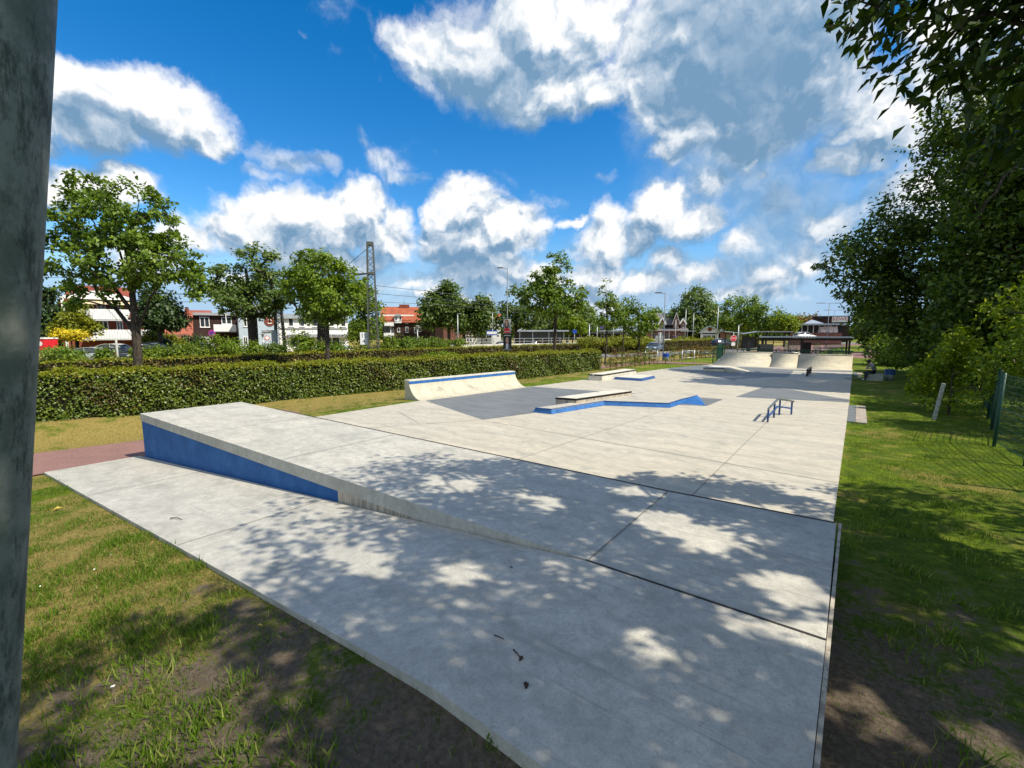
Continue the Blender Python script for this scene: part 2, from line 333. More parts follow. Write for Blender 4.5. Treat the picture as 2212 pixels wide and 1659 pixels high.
def ground_mat(n):
    p = posn(n)
    sx = n.new('ShaderNodeSeparateXYZ', {0: p})
    a = n.noise(p, 0.55, 6, 0.62); b2 = n.noise(p, 2.6, 6, 0.68); f = n.noise(p, 24, 6, 0.75); ff = n.noise(p, 90, 4, 0.7)
    st = n.noise(n.new('ShaderNodeMapping', {'Vector': p, 'Rotation': (0, 0, R(40)), 'Scale': (1, 2.5, 1)}).outputs[0], 11, 5, 0.7)
    green = n.mix(n.rng(f, 0.3, 0.7), C(0.045, 0.086, 0.008), C(0.125, 0.175, 0.016))
    lush = n.mix(n.rng(ff, 0.3, 0.7), C(0.085, 0.15, 0.006), C(0.23, 0.29, 0.012))
    straw = n.mix(n.rng(st, 0.3, 0.7), C(0.20, 0.155, 0.042), C(0.36, 0.285, 0.09))
    soil = n.mix(n.rng(f, 0.3, 0.75), C(0.105, 0.080, 0.058), C(0.23, 0.185, 0.135))
    # worn, dry strip beside the hedge and trodden ground left of the slab
    edge = n.rng(sx.outputs[0], -12.0, -14.5)
    sand = n.rng(n.new('ShaderNodeVectorMath', {0: p, 1: (-7.0, 1.2, -.3)}, operation='DISTANCE').outputs[1], 0.8, 5.0, 0.27, 0.0)
    dry = n.math('ADD', n.math('ADD', n.math('MULTIPLY', edge, 0.19), sand), n.math('ADD', n.math('MULTIPLY', a, 0.75), n.math('MULTIPLY', b2, 0.45)))
    near = n.rng(n.new('ShaderNodeVectorMath', {0: p, 1: (-1.5, 1.0, 0)}, operation='DISTANCE').outputs[1], 1.5, 5.0, 0.23, 0.0)
    trod = n.rng(n.new('ShaderNodeVectorMath', {0: p, 1: (1.1, 4.0, 0)}, operation='DISTANCE').outputs[1], 1.0, 4.5, 0.14, 0.0)
    c = n.mix(n.rng(b2, 0.42, 0.66), green, lush)
    c = n.mix(n.rng(dry, 0.60, 0.76), c, straw)
    sl = n.math('ADD', n.math('ADD', n.math('MULTIPLY', b2, 0.7), n.math('MULTIPLY', f, 0.35)), n.math('ADD', near, trod))
    c = n.mix(n.rng(sl, 0.64, 0.76), c, soil)
    return bsdf(n, c, 0.95, 0, 0.1, bump(n, n.math('ADD', n.math('MULTIPLY', f, 1.0), n.math('MULTIPLY', ff, 0.6)), 0.9, 0.05))
M['ground'] = mat('patchy lawn', ground_mat)

def leafmat(name, c1, c2, c3=None, trans=0.35, rough=0.5, spec=0.35):
    """leaf colours vary leaf by leaf; thin leaves let light through"""
    def b(n):
        g = n.new('ShaderNodeNewGeometry')
        r = g.outputs['Random Per Island']
        stops = [(0.0, c1), (0.7, c2), (1.0, c3 or c2)]
        c = n.ramp(r, stops)
        big = n.noise(g.outputs['Position'], 0.7, 3, 0.5)
        c = n.mix(n.rng(big, 0.3, 0.7, 0.0, 0.45), c, n.mix(1.0, c, C(0.62, 0.75, 0.5), 'MULTIPLY'))
        d = bsdf(n, c, rough, 0, spec)
        t = n.new('ShaderNodeBsdfTranslucent', {0: n.mix(1.0, c, C(1.5, 1.45, 0.7), 'MULTIPLY')}).outputs[0]
        return n.new('ShaderNodeMixShader', {0: trans, 1: d, 2: t}).outputs[0]
    return mat(name, b)
L = {}
L['oak'] = leafmat('oak leaves', (0.075, 0.128, 0.015), (0.143, 0.225, 0.024), (0.225, 0.300, 0.030))
L['maple'] = leafmat('maple leaves', (0.084, 0.147, 0.014), (0.168, 0.252, 0.020), (0.252, 0.322, 0.028))
L['lime'] = leafmat('lime leaves', (0.066, 0.109, 0.026), (0.131, 0.198, 0.041), (0.206, 0.263, 0.075))
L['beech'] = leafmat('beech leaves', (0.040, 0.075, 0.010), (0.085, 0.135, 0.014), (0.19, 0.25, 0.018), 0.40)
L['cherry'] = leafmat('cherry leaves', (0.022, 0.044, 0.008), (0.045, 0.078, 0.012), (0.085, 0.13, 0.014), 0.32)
L['bright_oak'] = leafmat('oak leaves in backlit tint', (0.10, 0.16, 0.008), (0.21, 0.28, 0.012), (0.32, 0.36, 0.018), 0.5)  # sun glow through the leaves is put into this brighter colour
L['bright'] = leafmat('bright young leaves', (0.10, 0.16, 0.008), (0.18, 0.25, 0.012), (0.26, 0.31, 0.02), 0.4)
L['conifer'] = leafmat('conifer sprays', (0.026, 0.052, 0.018), (0.052, 0.091, 0.023), None, 0.1)
L['gold'] = leafmat('golden conifer', (0.12, 0.15, 0.010), (0.22, 0.23, 0.012), None, 0.2)
L['flower'] = leafmat('yellow flowers', (0.50, 0.36, 0.01), (0.75, 0.58, 0.02), None, 0.2)
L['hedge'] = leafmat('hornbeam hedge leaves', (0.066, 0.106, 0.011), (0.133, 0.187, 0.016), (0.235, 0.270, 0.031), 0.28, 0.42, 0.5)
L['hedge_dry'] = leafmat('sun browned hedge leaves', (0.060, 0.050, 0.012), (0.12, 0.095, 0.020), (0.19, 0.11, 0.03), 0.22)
L['hedge_top'] = leafmat('hedge leaves in sunlit tint', (0.144, 0.180, 0.012), (0.252, 0.264, 0.018), (0.336, 0.288, 0.024), 0.3)  # sunlight on the hedge top is put into this yellower leaf colour
L['rust'] = leafmat('rusty sapling leaves', (0.10, 0.11, 0.012), (0.20, 0.12, 0.03), (0.30, 0.085, 0.03), 0.35)
L['grass'] = leafmat('grass blades', (0.069, 0.132, 0.012), (0.138, 0.222, 0.018), (0.310, 0.306, 0.105), 0.3, 0.5, 0.2)
L['shrub'] = leafmat('roadside shrub leaves', (0.081, 0.135, 0.016), (0.162, 0.236, 0.024), (0.257, 0.311, 0.034))
L['petal'] = plain('daisy petals', (0.85, 0.85, 0.8), 0.6)
def bark(n):
    p = objc(n); v = n.new('ShaderNodeMapping', {'Vector': p, 'Scale': (6, 6, 1.4)}).outputs[0]
    a = n.noise(v, 3, 6, 0.7)
    return bsdf(n, n.mix(n.rng(a, 0.35, 0.65), C(0.022, 0.018, 0.014), C(0.085, 0.07, 0.055)), 0.9, 0, 0.15, bump(n, a, 0.8, 0.03))
M['bark'] = mat('bark', bark)
M['hedge_core'] = plain('dark hedge fill', (0.012, 0.014, 0.006), 0.95, 0, 0.05, 0.4, 8)

# ------------------------------------------------------------------ mesh helpers
class MB:
    """collects shapes, then links them as ONE mesh object"""
    def __init__(s): s.v = []; s.f = []; s.m = []; s.sm = []; s.mi = 0; s.T = None
    def add(s, vs, fs, smooth=False):
        o = len(s.v)
        if s.T is not None: vs = [tuple(s.T @ Vector(v)) for v in vs]
        s.v += [tuple(v) for v in vs]
        for f in fs: s.f.append(tuple(i + o for i in f)); s.m.append(s.mi); s.sm.append(smooth)
        return s
    def use(s, i): s.mi = i; return s
    def box(s, x0, x1, y0, y1, z0, z1):
        return s.add([(x0, y0, z0), (x1, y0, z0), (x1, y1, z0), (x0, y1, z0), (x0, y0, z1), (x1, y0, z1), (x1, y1, z1), (x0, y1, z1)],
                     [(3, 2, 1, 0), (4, 5, 6, 7), (0, 1, 5, 4), (1, 2, 6, 5), (2, 3, 7, 6), (3, 0, 4, 7)])
    def prism(s, poly, z0, z1):
        """poly: (x, y) list counter-clockwise; z0/z1 numbers or per-corner lists"""
        n = len(poly)
        a = z0 if hasattr(z0, '__len__') else [z0] * n
        b = z1 if hasattr(z1, '__len__') else [z1] * n
        vs = [(p[0], p[1], a[i]) for i, p in enumerate(poly)] + [(p[0], p[1], b[i]) for i, p in enumerate(poly)]
        fs = [tuple(range(n - 1, -1, -1)), tuple(range(n, 2 * n))]
        fs += [(i, (i + 1) % n, n + (i + 1) % n, n + i) for i in range(n)]
        return s.add(vs, fs)
    def frustum(s, pb, zb, pt, zt):
        n = len(pb)
        vs = [(p[0], p[1], zb) for p in pb] + [(p[0], p[1], zt) for p in pt]
        fs = [tuple(range(n - 1, -1, -1)), tuple(range(n, 2 * n))] + [(i, (i + 1) % n, n + (i + 1) % n, n + i) for i in range(n)]
        return s.add(vs, fs)
    def sheet(s, poly): return s.add(poly, [tuple(range(len(poly)))])
    def strip(s, a, b, wd, z):
        a = Vector((a[0], a[1], 0)); b = Vector((b[0], b[1], 0)); t = (b - a).normalized(); q = Vector((-t.y, t.x, 0)) * wd / 2
        za, zb = (z, z) if not hasattr(z, '__len__') else z
        return s.add([(a - q).to_tuple()[:2] + (za,), (b - q).to_tuple()[:2] + (zb,), (b + q).to_tuple()[:2] + (zb,), (a + q).to_tuple()[:2] + (za,)], [(0, 1, 2, 3)])
    def extrude_profile(s, prof, y0, y1, y0s=None):
        """prof: (x, z) list, extruded along y"""
        n = len(prof)
        vs = [(x, y0, z) for x, z in prof] + [(x, y1, z) for x, z in prof]
        fs = [tuple(range(n)), tuple(range(2 * n - 1, n - 1, -1))] + [(i, n + i, n + (i + 1) % n, (i + 1) % n) for i in range(n)]
        return s.add(vs, fs)
    def tube(s, pts, rad, seg=8, cap=True, smooth=True):
        pts = [Vector(p) for p in pts]; n = len(pts)
        rr = rad if hasattr(rad, '__len__') else [rad] * n
        vs = []; fs = []
        t0 = (pts[1] - pts[0]).normalized()
        up = Vector((0, 0, 1)) if abs(t0.z) < 0.9 else Vector((1, 0, 0))
        x = t0.cross(up).normalized()
        for i, p in enumerate(pts):
            t = (pts[min(i + 1, n - 1)] - pts[max(i - 1, 0)]).normalized()
            x = (x - t * x.dot(t)).normalized(); y = t.cross(x)
            for k in range(seg):
                a = 2 * math.pi * k / seg
                vs.append(p + (x * math.cos(a) + y * math.sin(a)) * rr[i])
        for i in range(n - 1):
            for k in range(seg):
                k2 = (k + 1) % seg
                fs.append((i * seg + k, i * seg + k2, (i + 1) * seg + k2, (i + 1) * seg + k))
        s.add(vs, fs, smooth)
        if cap: s.add(vs[:seg], [tuple(range(seg - 1, -1, -1))]); s.add(vs[-seg:], [tuple(range(seg))])
        return s
    def bar(s, a, b, w=0.05, h=None):
        a = Vector(a); b = Vector(b); h = h or w
        t = (b - a).normalized(); up = Vector((0, 0, 1)) if abs(t.z) < 0.95 else Vector((0, 1, 0))
        x = t.cross(up).normalized() * w / 2; y = x.cross(t).normalized() * h / 2
        vs = [a - x - y, a + x - y, a + x + y, a - x + y, b - x - y, b + x - y, b + x + y, b - x + y]
        return s.add(vs, [(3, 2, 1, 0), (4, 5, 6, 7), (0, 1, 5, 4), (1, 2, 6, 5), (2, 3, 7, 6), (3, 0, 4, 7)])
    def lathe(s, prof, seg=20, center=(0, 0, 0), axis='Z', smooth=True):
        vs = []; fs = []; n = len(prof)
        for (r, z) in prof:
            for k in range(seg):
                a = 2 * math.pi * k / seg
                if axis == 'Z': q = (r * math.cos(a), r * math.sin(a), z)
                elif axis == 'Y': q = (r * math.cos(a), z, r * math.sin(a))
                else: q = (z, r * math.cos(a), r * math.sin(a))
                vs.append((q[0] + center[0], q[1] + center[1], q[2] + center[2]))
        for i in range(n - 1):
            for k in range(seg):
                k2 = (k + 1) % seg
                fs.append((i * seg + k, i * seg + k2, (i + 1) * seg + k2, (i + 1) * seg + k))
        return s.add(vs, fs, smooth)
    def ball(s, c, r, seg=12, rings=7):
        rx, ry, rz = r if hasattr(r, '__len__') else (r, r, r)
        vs = []; fs = []
        for i in range(rings + 1):
            th = math.pi * i / rings
            for k in range(seg):
                a = 2 * math.pi * k / seg
                vs.append((c[0] + rx * math.sin(th) * math.cos(a), c[1] + ry * math.sin(th) * math.sin(a), c[2] + rz * math.cos(th)))
        for i in range(rings):
            for k in range(seg):
                k2 = (k + 1) % seg
                fs.append((i * seg + k, (i + 1) * seg + k, (i + 1) * seg + k2, i * seg + k2))
        return s.add(vs, fs, True)
    def build(s, name, mats, parent=None, bevel=0.0, loc=None, rot=None):
        me = bpy.data.meshes.new(name); me.from_pydata(s.v, [], s.f); me.validate()
        for m in (mats if isinstance(mats, (list, tuple)) else [mats]): me.materials.append(m)
        if len(me.polygons) == len(s.m):
            me.polygons.foreach_set('material_index', s.m); me.polygons.foreach_set('use_smooth', s.sm)
        bm = bmesh.new(); bm.from_mesh(me)
        bmesh.ops.remove_doubles(bm, verts=bm.verts, dist=1e-5)
        bmesh.ops.recalc_face_normals(bm, faces=bm.faces)
        if bevel:
            es = [e for e in bm.edges if len(e.link_faces) == 2 and e.calc_face_angle(0) > 0.6]
            bmesh.ops.bevel(bm, geom=es, offset=bevel, segments=2, affect='EDGES', clamp_overlap=True)
        bm.to_mesh(me); bm.free()
        o = bpy.data.objects.new(name, me); COL.objects.link(o)
        if parent is not None: o.parent = parent
        if loc is not None: o.location = loc
        if rot is not None: o.rotation_euler = rot
        return o

def tag(o, label=None, cat=None, group=None, kind=None):
    if label: o['label'] = label
    if cat: o['category'] = cat
    if group: o['group'] = group
    if kind: o['kind'] = kind
    return o
def thing(name, label, cat, loc=(0, 0, 0), rz=0.0, group=None):
    o = bpy.data.objects.new(name, None); COL.objects.link(o)
    o.empty_display_size = 0.2
    o.location = loc; o.rotation_euler = (0, 0, rz)
    return tag(o, label, cat, group)
def copy_tree(o, parent=None):
    c = o.copy(); COL.objects.link(c)
    if parent is not None: c.parent = parent
    for ch in list(o.children): copy_tree(ch, c)
    return c
def quads(name, V, mats, parent=None, midx=None, smooth=False):
    """V: (n, 4, 3) array of loose quads -> one mesh object"""
    n = len(V); me = bpy.data.meshes.new(name)
    me.vertices.add(4 * n); me.vertices.foreach_set('co', V.reshape(-1).astype(np.float32))
    me.loops.add(4 * n); me.loops.foreach_set('vertex_index', np.arange(4 * n, dtype=np.int32))
    me.polygons.add(n); me.polygons.foreach_set('loop_start', np.arange(0, 4 * n, 4, dtype=np.int32))
    for m in (mats if isinstance(mats, (list, tuple)) else [mats]): me.materials.append(m)
    if midx is not None: me.polygons.foreach_set('material_index', midx.astype(np.int32))
    me.update(calc_edges=True); me.validate()
    o = bpy.data.objects.new(name, me); COL.objects.link(o)
    if parent is not None: o.parent = parent
    return o
def unit(a): return a / np.maximum(np.linalg.norm(a, axis=-1, keepdims=True), 1e-9)
def leaves(pos, nrm, dirn, Ln, Wd, fold=0.25):
    """one folded, pointed leaf per position"""
    dirn = unit(dirn - nrm * np.sum(dirn * nrm, -1, keepdims=True)); side = np.cross(nrm, dirn)
    Ln = np.asarray(Ln)[:, None]; Wd = np.asarray(Wd)[:, None]
    tip = pos + dirn * Ln - nrm * Ln * 0.12
    l = pos + dirn * Ln * 0.42 + side * Wd * 0.5 + nrm * Wd * fold
    r = pos + dirn * Ln * 0.42 - side * Wd * 0.5 + nrm * Wd * fold
    return np.stack([pos, r, tip, l], 1)
def text_mesh(body, size, name, m, parent, loc, rot, depth=0.004, align='CENTER'):
    cu = bpy.data.curves.new(name, 'FONT'); cu.body = body; cu.size = size; cu.extrude = depth
    cu.align_x = align; cu.align_y = 'CENTER'
    t = bpy.data.objects.new('tmp', cu); COL.objects.link(t)
    bpy.context.view_layer.update()
    me = bpy.data.meshes.new_from_object(t.evaluated_get(bpy.context.evaluated_depsgraph_get()))
    bpy.data.objects.remove(t); me.name = name; me.materials.clear(); me.materials.append(m)
    o = bpy.data.objects.new(name, me); COL.objects.link(o); o.parent = parent; o.location = loc; o.rotation_euler = rot
    return o
def sstep(a, b, x):
    t = np.clip((x - a) / (b - a), 0, 1); return t * t * (3 - 2 * t)

# ------------------------------------------------------------------ the ground: one sheet to the horizon
def slab_z(x): return np.clip(0.35 + np.minimum(0, 0.0895 * (np.asarray(x, float) + 1.88)), -0.9, 0.35)
def gz(x, y):
    x = np.asarray(x, float); y = np.asarray(y, float)
    low = slab_z(x) - 0.055 - 0.12 * sstep(-3.2, -1.0, x) * sstep(1.9, 1.2, y) - 0.30 * sstep(-1.3, 0.15, x)
    low = low - 0.05 * np.clip(1.4 - y, 0, 4) * sstep(0.5, -1.5, x)
    rim = sstep(-18.6, -21.3, x)
    low = low * (1 - rim) + (-0.4) * rim
    north = -0.03 - 0.37 * sstep(-12.75, -17.0, x) - 0.10 * sstep(-19.0, -24.0, x)
    ya = np.where(x > -14.9, 4.3, 3.6); yb = np.where(x > -14.9, 6.0, 9.5)
    t = np.clip((y - ya) / (yb - ya), 0, 1); t = t * t * (3 - 2 * t)
    z = low * (1 - t) + north * t
    far = sstep(40, 70, y); z = z - 0.35 * far * sstep(0, -12, x) - 0.1 * far
    z = z + 0.012 * np.sin(x * 3.1 + y * 1.7) * np.sin(y * 2.3 - x * 1.1) * sstep(0.0, 0.5, x)
    return z
def axis(lo, hi, step, far):
    a = list(np.arange(lo, hi + 1e-6, step)); d = step; v = hi
    while v < far: d *= 1.35; v += d; a.append(v)
    d = step; v = lo
    while v > -far: d *= 1.35; v -= d; a.insert(0, v)
    return np.array(a)
gx, gy = axis(-27, 7, 0.25, 900), axis(-7, 42, 0.25, 900)
GX, GY = np.meshgrid(gx, gy); GZ = gz(GX, GY)
nx, ny = len(gx), len(gy)
idx = np.arange(nx * ny).reshape(ny, nx)
me = bpy.data.meshes.new('ground')
me.from_pydata(np.stack([GX, GY, GZ], -1).reshape(-1, 3).tolist(), [], np.stack([idx[:-1, :-1], idx[:-1, 1:], idx[1:, 1:], idx[1:, :-1]], -1).reshape(-1, 4).tolist())
me.materials.append(M['ground']); me.polygons.foreach_set('use_smooth', [True] * len(me.polygons))
ground = bpy.data.objects.new('ground', me); COL.objects.link(ground); tag(ground, kind='structure')

def draped(name, left, right, m, lift, n=60):
    """a paved band between two edge lines, laid on the ground"""
    b = MB()
    def at(line, t):
        d = [0]
        for i in range(1, len(line)): d.append(d[-1] + math.dist(line[i], line[i - 1]))
        s_ = t * d[-1]
        for i in range(1, len(line)):
            if s_ <= d[i] + 1e-9:
                k = (s_ - d[i - 1]) / (d[i] - d[i - 1]); return [line[i - 1][j] * (1 - k) + line[i][j] * k for j in (0, 1)]
        return list(line[-1])
    c = 6; vs = []
    for i in range(n + 1):
        a, d = at(left, i / n), at(right, i / n)
        for k in range(c + 1):
            x = a[0] + (d[0] - a[0]) * k / c; y = a[1] + (d[1] - a[1]) * k / c
            vs.append((x, y, float(gz(x, y)) + lift))
    fs = [(i * (c + 1) + k, i * (c + 1) + k + 1, (i + 1) * (c + 1) + k + 1, (i + 1) * (c + 1) + k) for i in range(n) for k in range(c)]
    b.add(vs, fs, True)
    return tag(b.build(name, m), kind='structure')
draped('path', [(-18.6, -9), (-18.35, 1.5), (-17.9, 3.7), (-17.4, 8)], [(-15.6, -9), (-15.36, 1.2), (-15.12, 3.0), (-14.9, 8)], M['paving'], 0.03)
draped('footpath', [(-26.5, -6), (-20.0, 24), (-17.6, 36), (-15.2, 52), (-11.5, 75)], [(-24.3, -6), (-17.6, 24), (-15.2, 36), (-12.9, 52), (-9.3, 75)], M['paving'], 0.03)
draped('entrance_path', [(-15.4, 35.9), (-12.0, 36.2), (-9.3, 36.9)], [(-15.2, 38.6), (-11.2, 38.4), (-9.1, 38.0)], M['paving'], 0.036, 12)
draped('road', [(-37.2, -30), (-37.0, 22), (-34.3, 52), (-29.7, 72), (-21.5, 96), (-16, 112), (-5, 150)], [(-29.5, -30), (-28.6, 22), (-25.6, 48), (-20.6, 68), (-13.4, 90), (-8, 106), (2, 145)], M['asphalt'], 0.035)
draped('parking_lot', [(-11, 57), (-13.0, 74), (-13, 135)], [(26, 55), (28, 74), (60, 135)], M['paving'], 0.034)

# ------------------------------------------------------------------ skate park floor
pad_poly = [(-0.09, 6.12), (-0.09, 16.9), (-0.12, 30), (-0.15, 38.0), (-9.2, 38.0), (-9.05, 36.9), (-10.5, 30.4), (-11.55, 19.5), (-11.9, 16.55), (-12.62, 10.7), (-12.62, 6.12)]
b = MB(); b.prism(pad_poly, -0.16, 0.0)
b.use(1)
for a_, c_ in [((-1.86, 6.12), (-1.86, 14.3)), ((-5.2, 6.12), (-4.78, 14.6)), ((-8.0, 9.36), (-2.0, 9.1)), ((-2.0, 9.1), (-0.1, 9.02)), ((-8.4, 9.4), (-10.4, 6.13)), ((-11.6, 8.9), (-9.3, 7.9)), ((-1.86, 16.6), (-1.9, 19.8)), ((-8.0, 22.2), (-8.0, 30))]:
    b.strip(a_, c_, 0.016, 0.004)
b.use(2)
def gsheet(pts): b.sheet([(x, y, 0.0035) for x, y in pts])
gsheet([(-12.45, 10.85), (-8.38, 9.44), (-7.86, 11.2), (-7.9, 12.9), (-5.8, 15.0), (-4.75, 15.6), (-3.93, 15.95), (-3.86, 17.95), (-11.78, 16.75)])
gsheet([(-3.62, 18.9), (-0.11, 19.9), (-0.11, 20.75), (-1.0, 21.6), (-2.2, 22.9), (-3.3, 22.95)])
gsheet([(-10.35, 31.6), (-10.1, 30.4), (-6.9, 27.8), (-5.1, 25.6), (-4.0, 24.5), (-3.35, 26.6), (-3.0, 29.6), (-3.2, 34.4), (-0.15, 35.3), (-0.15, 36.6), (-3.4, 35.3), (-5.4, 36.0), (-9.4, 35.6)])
pad = b.build('skatepark_floor', [M['concrete'], M['hairline'], M['grey_paint']]); tag(pad, kind='structure')
# low rounded hump of the floor in the shade
hv = []; hn = 24
for i in range(7):
    r_ = i / 6
    for k in range(hn):
        a_ = 2 * math.pi * k / hn
        hv.append((-3.1 + 1.9 * r_ * math.cos(a_) , 25.6 + 2.2 * r_ * math.sin(a_), 0.006 + 0.26 * (0.5 + 0.5 * math.cos(math.pi * r_))))
hf = [(i * hn + k, i * hn + (k + 1) % hn, (i + 1) * hn + (k + 1) % hn, (i + 1) * hn + k) for i in range(6) for k in range(hn)]
hump = MB(); hump.add(hv, hf, True)
tag(hump.build('concrete_hump', M['concrete']), 'low rounded concrete hump on the shaded skate floor', 'hump')
# small paved threshold pieces on the right side of the floor
for k, (y0, y1, x1) in enumerate([(15.6, 19.2, 0.36), (33.0, 35.2, 0.35)]):
    b = MB(); b.prism([(-0.085, y0), (0.1, y0), (0.1, y1), (-0.085, y1)], -0.1, 0.002); b.use(1); b.prism([(0.105, y0), (x1, y0), (x1, y1), (0.105, y1)], -0.1, 0.004)
    tag(b.build('kerb_paving', [M['grey_paint'], M['dull_stone']]), ['grey and pale kerb stones let into the grass right of the kinked rail', 'grey and pale kerb stones beside the right end of the far ramp'][k], 'kerb stones')

# ------------------------------------------------------------------ near bank: slab and wedge deck
t = thing('sloping_slab', 'long pale concrete bank slab sloping down to the left in the foreground', 'concrete slab')
xs = [-15.3, -13.0, -10.8, -8.5, -6.3, -4.0, -1.88, -0.03]
near = lambda x: 1.30 + (x + 15.3) * (1.66 - 1.30) / 13.4 if x < -1.9 else 1.66
farr = lambda x: (3.14 + (x + 15.03) * 0.0343 if x < -1.88 else 3.585 + (x + 1.88) * 0.027)
b = MB()
zt = [float(slab_z(x)) for x in xs]; n = len(xs)
vs = [(x, near(x), z) for x, z in zip(xs, zt)] + [(x, farr(x), z) for x, z in zip(xs, zt)]
vs += [(x, near(x), z - 0.3) for x, z in zip(xs, zt)] + [(x, farr(x), z - 0.3) for x, z in zip(xs, zt)]
fs = []
for i in range(n - 1):
    fs += [(i, i + 1, n + i + 1, n + i), (2 * n + i + 1, 2 * n + i, 3 * n + i, 3 * n + i + 1), (2 * n + i, 2 * n + i + 1, i + 1, i), (n + i, n + i + 1, 3 * n + i + 1, 3 * n + i)]
fs += [(0, n, 3 * n, 2 * n), (n - 1, 3 * n - 1, 4 * n - 1, 2 * n - 1)]
b.add(vs, fs)
b.use(1)
for x in (-6.3, -10.9):
    z = float(slab_z(x)) + 0.004
    b.add([(x - .008, near(x) + .01, z), (x + .008, near(x) + .01, z), (x + .008, farr(x) - .01, z), (x - .008, farr(x) - .01, z)], [(0, 1, 2, 3)])
b.build('slab', [M['slab_concrete'], M['hairline']], t)
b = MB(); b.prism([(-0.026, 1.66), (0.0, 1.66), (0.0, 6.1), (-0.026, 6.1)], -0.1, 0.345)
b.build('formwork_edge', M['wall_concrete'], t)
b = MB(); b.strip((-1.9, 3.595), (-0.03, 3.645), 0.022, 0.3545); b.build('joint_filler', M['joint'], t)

t = thing('wedge_ramp', 'long raised concrete wedge with a blue painted side wall', 'ramp')
deck = [(-15.03, 3.16), (-1.88, 3.607), (-0.03, 3.657), (-0.05, 6.09), (-1.9, 5.95), (-15.07, 5.65)]
b = MB(); b.prism(deck, 0.15, 0.35)
b.use(1)
for a_, c_ in [((-1.88, 3.62), (-1.9, 5.9)), ((-7.6, 3.43), (-7.62, 5.75)), ((-11.0, 3.31), (-11.02, 5.7))]:
    b.strip(a_, c_, 0.012 if a_[0] < -2 else 0.02, 0.3545)
b.build('deck', [M['slab_concrete'], M['hairline']], t)
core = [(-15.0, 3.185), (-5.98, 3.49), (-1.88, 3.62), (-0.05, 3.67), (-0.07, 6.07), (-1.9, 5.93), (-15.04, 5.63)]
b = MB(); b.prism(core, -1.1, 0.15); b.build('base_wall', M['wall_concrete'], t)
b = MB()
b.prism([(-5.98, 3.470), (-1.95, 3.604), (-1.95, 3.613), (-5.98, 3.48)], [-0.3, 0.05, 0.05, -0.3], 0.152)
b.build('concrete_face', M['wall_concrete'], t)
b = MB()
zz = [float(slab_z(x)) - 0.02 for x in (-15.005, -5.985)]
b.prism([(-15.005, 3.178), (-5.985, 3.482), (-5.985, 3.4875), (-15.005, 3.1835)], [zz[0], zz[1], zz[1], zz[0]], 0.148)
b.build('blue_panel', M['blue_paint'], t)
b = MB(); b.strip((-12.9, 5.70), (-1.9, 5.935), 0.035, 0.3545); b.strip((-1.9, 5.935), (-0.06, 6.07), 0.035, 0.3545)
b.build('edge_angle', M['joint'], t)

# ------------------------------------------------------------------ quarter pipe by the hedge
def arc(Rr, H, n=12, back=0.25, base=-0.1):
    """front to back profile of a transition: (distance back, height)"""
    th = math.acos(max(-1, 1 - H / Rr)); pr = [(Rr * math.sin(th * i / n), Rr * (1 - math.cos(th * i / n))) for i in range(n + 1)]
    pr[0] = (0.0, 0.006)
    return pr
t = thing('quarter_pipe', 'pale concrete quarter pipe with a blue top edge beside the hedge', 'quarter pipe', (-12.58, 10.74, 0), R(90) - math.atan2(16.5 - 10.74, -11.93 + 12.58) - R(0))
t.rotation_euler = (0, 0, math.atan2(-(-11.93 + 12.58), 16.5 - 10.74))
Lq = math.dist((-12.58, 10.74), (-11.93, 16.5)); Hq = 0.66
pr = arc(0.78, Hq)
xt = -pr[-1][0]
prof = [(-x, z) for x, z in pr] + [(xt - 0.28, Hq), (xt - 0.28, -0.3), (0, -0.3)]
b = MB(); b.extrude_profile(prof, 0, Lq); b.build('transition', M['ramp_concrete'], t)
b = MB(); b.box(xt - 0.012, xt + 0.03, 0.004, Lq - 0.004, Hq - 0.135, Hq - 0.006); b.build('coping_band', M['blue_bright'], t)
b = MB(); b.box(xt - 0.30, xt + 0.034, -0.004, Lq + 0.004, Hq - 0.004, Hq + 0.035); b.build('deck_top', M['stone'], t)
b = MB()
for (yy, z0, dz) in [(1.35, .34, .12), (2.9, .30, .1), (1.0, .16, .06)]:
    b = MB(); b.tube([(-0.35 - .2 * z0, yy, z0 - .11), (-0.5 - .2 * z0, yy - .12, z0 + .02)], 0.008, 5); b.build('scuff_mark', M['joint'], t)

# ------------------------------------------------------------------ manual pad in the middle, blue edges
t = thing('manual_pad', 'low angled concrete platform with blue sides in the middle of the skate floor', 'manual pad')
h = 0.15
outer = [(-7.92, 11.3), (-7.28, 11.38), (-6.74, 13.9), (-4.80, 14.78), (-4.74, 15.96), (-3.97, 15.97), (-4.55, 17.55), (-6.52, 17.45), (-7.25, 14.2)]
inner = [(-7.86, 11.345), (-7.33, 11.42), (-6.79, 13.94), (-4.85, 14.82), (-4.80, 15.95), (-4.66, 17.0), (-4.66, 17.42), (-6.46, 17.36), (-7.19, 14.17)]
b = MB(); b.frustum(outer, 0.005, inner, h)
tmp = b
b.build('bevelled_sides', M['blue_bright'], t)
cx = [(x * .985 + (-6.0) * .015, y * .985 + 14.6 * .015) for x, y in inner]
b = MB(); b.prism(cx, h - 0.02, h + 0.006); b.build('top_slab', M['concrete'], t)
b = MB()
for i in range(3): b.bar((*inner[i], h + 0.002), (*inner[i + 1], h + 0.002), 0.035, 0.014)
b.bar((*inner[3], h + 0.002), (*inner[4], h + 0.002), 0.035, 0.014); b.bar((*inner[4], h + 0.002), (*inner[5], h + 0.002), 0.035, 0.014); b.bar((*inner[5], h), (*inner[6], h), 0.035, 0.014)
b.bar((*inner[7], h), (*inner[8], h), 0.03, 0.014); b.bar((*inner[8], h), (*inner[0], h), 0.03, 0.014)
b.build('steel_edge', M['dark_blue_steel'], t)
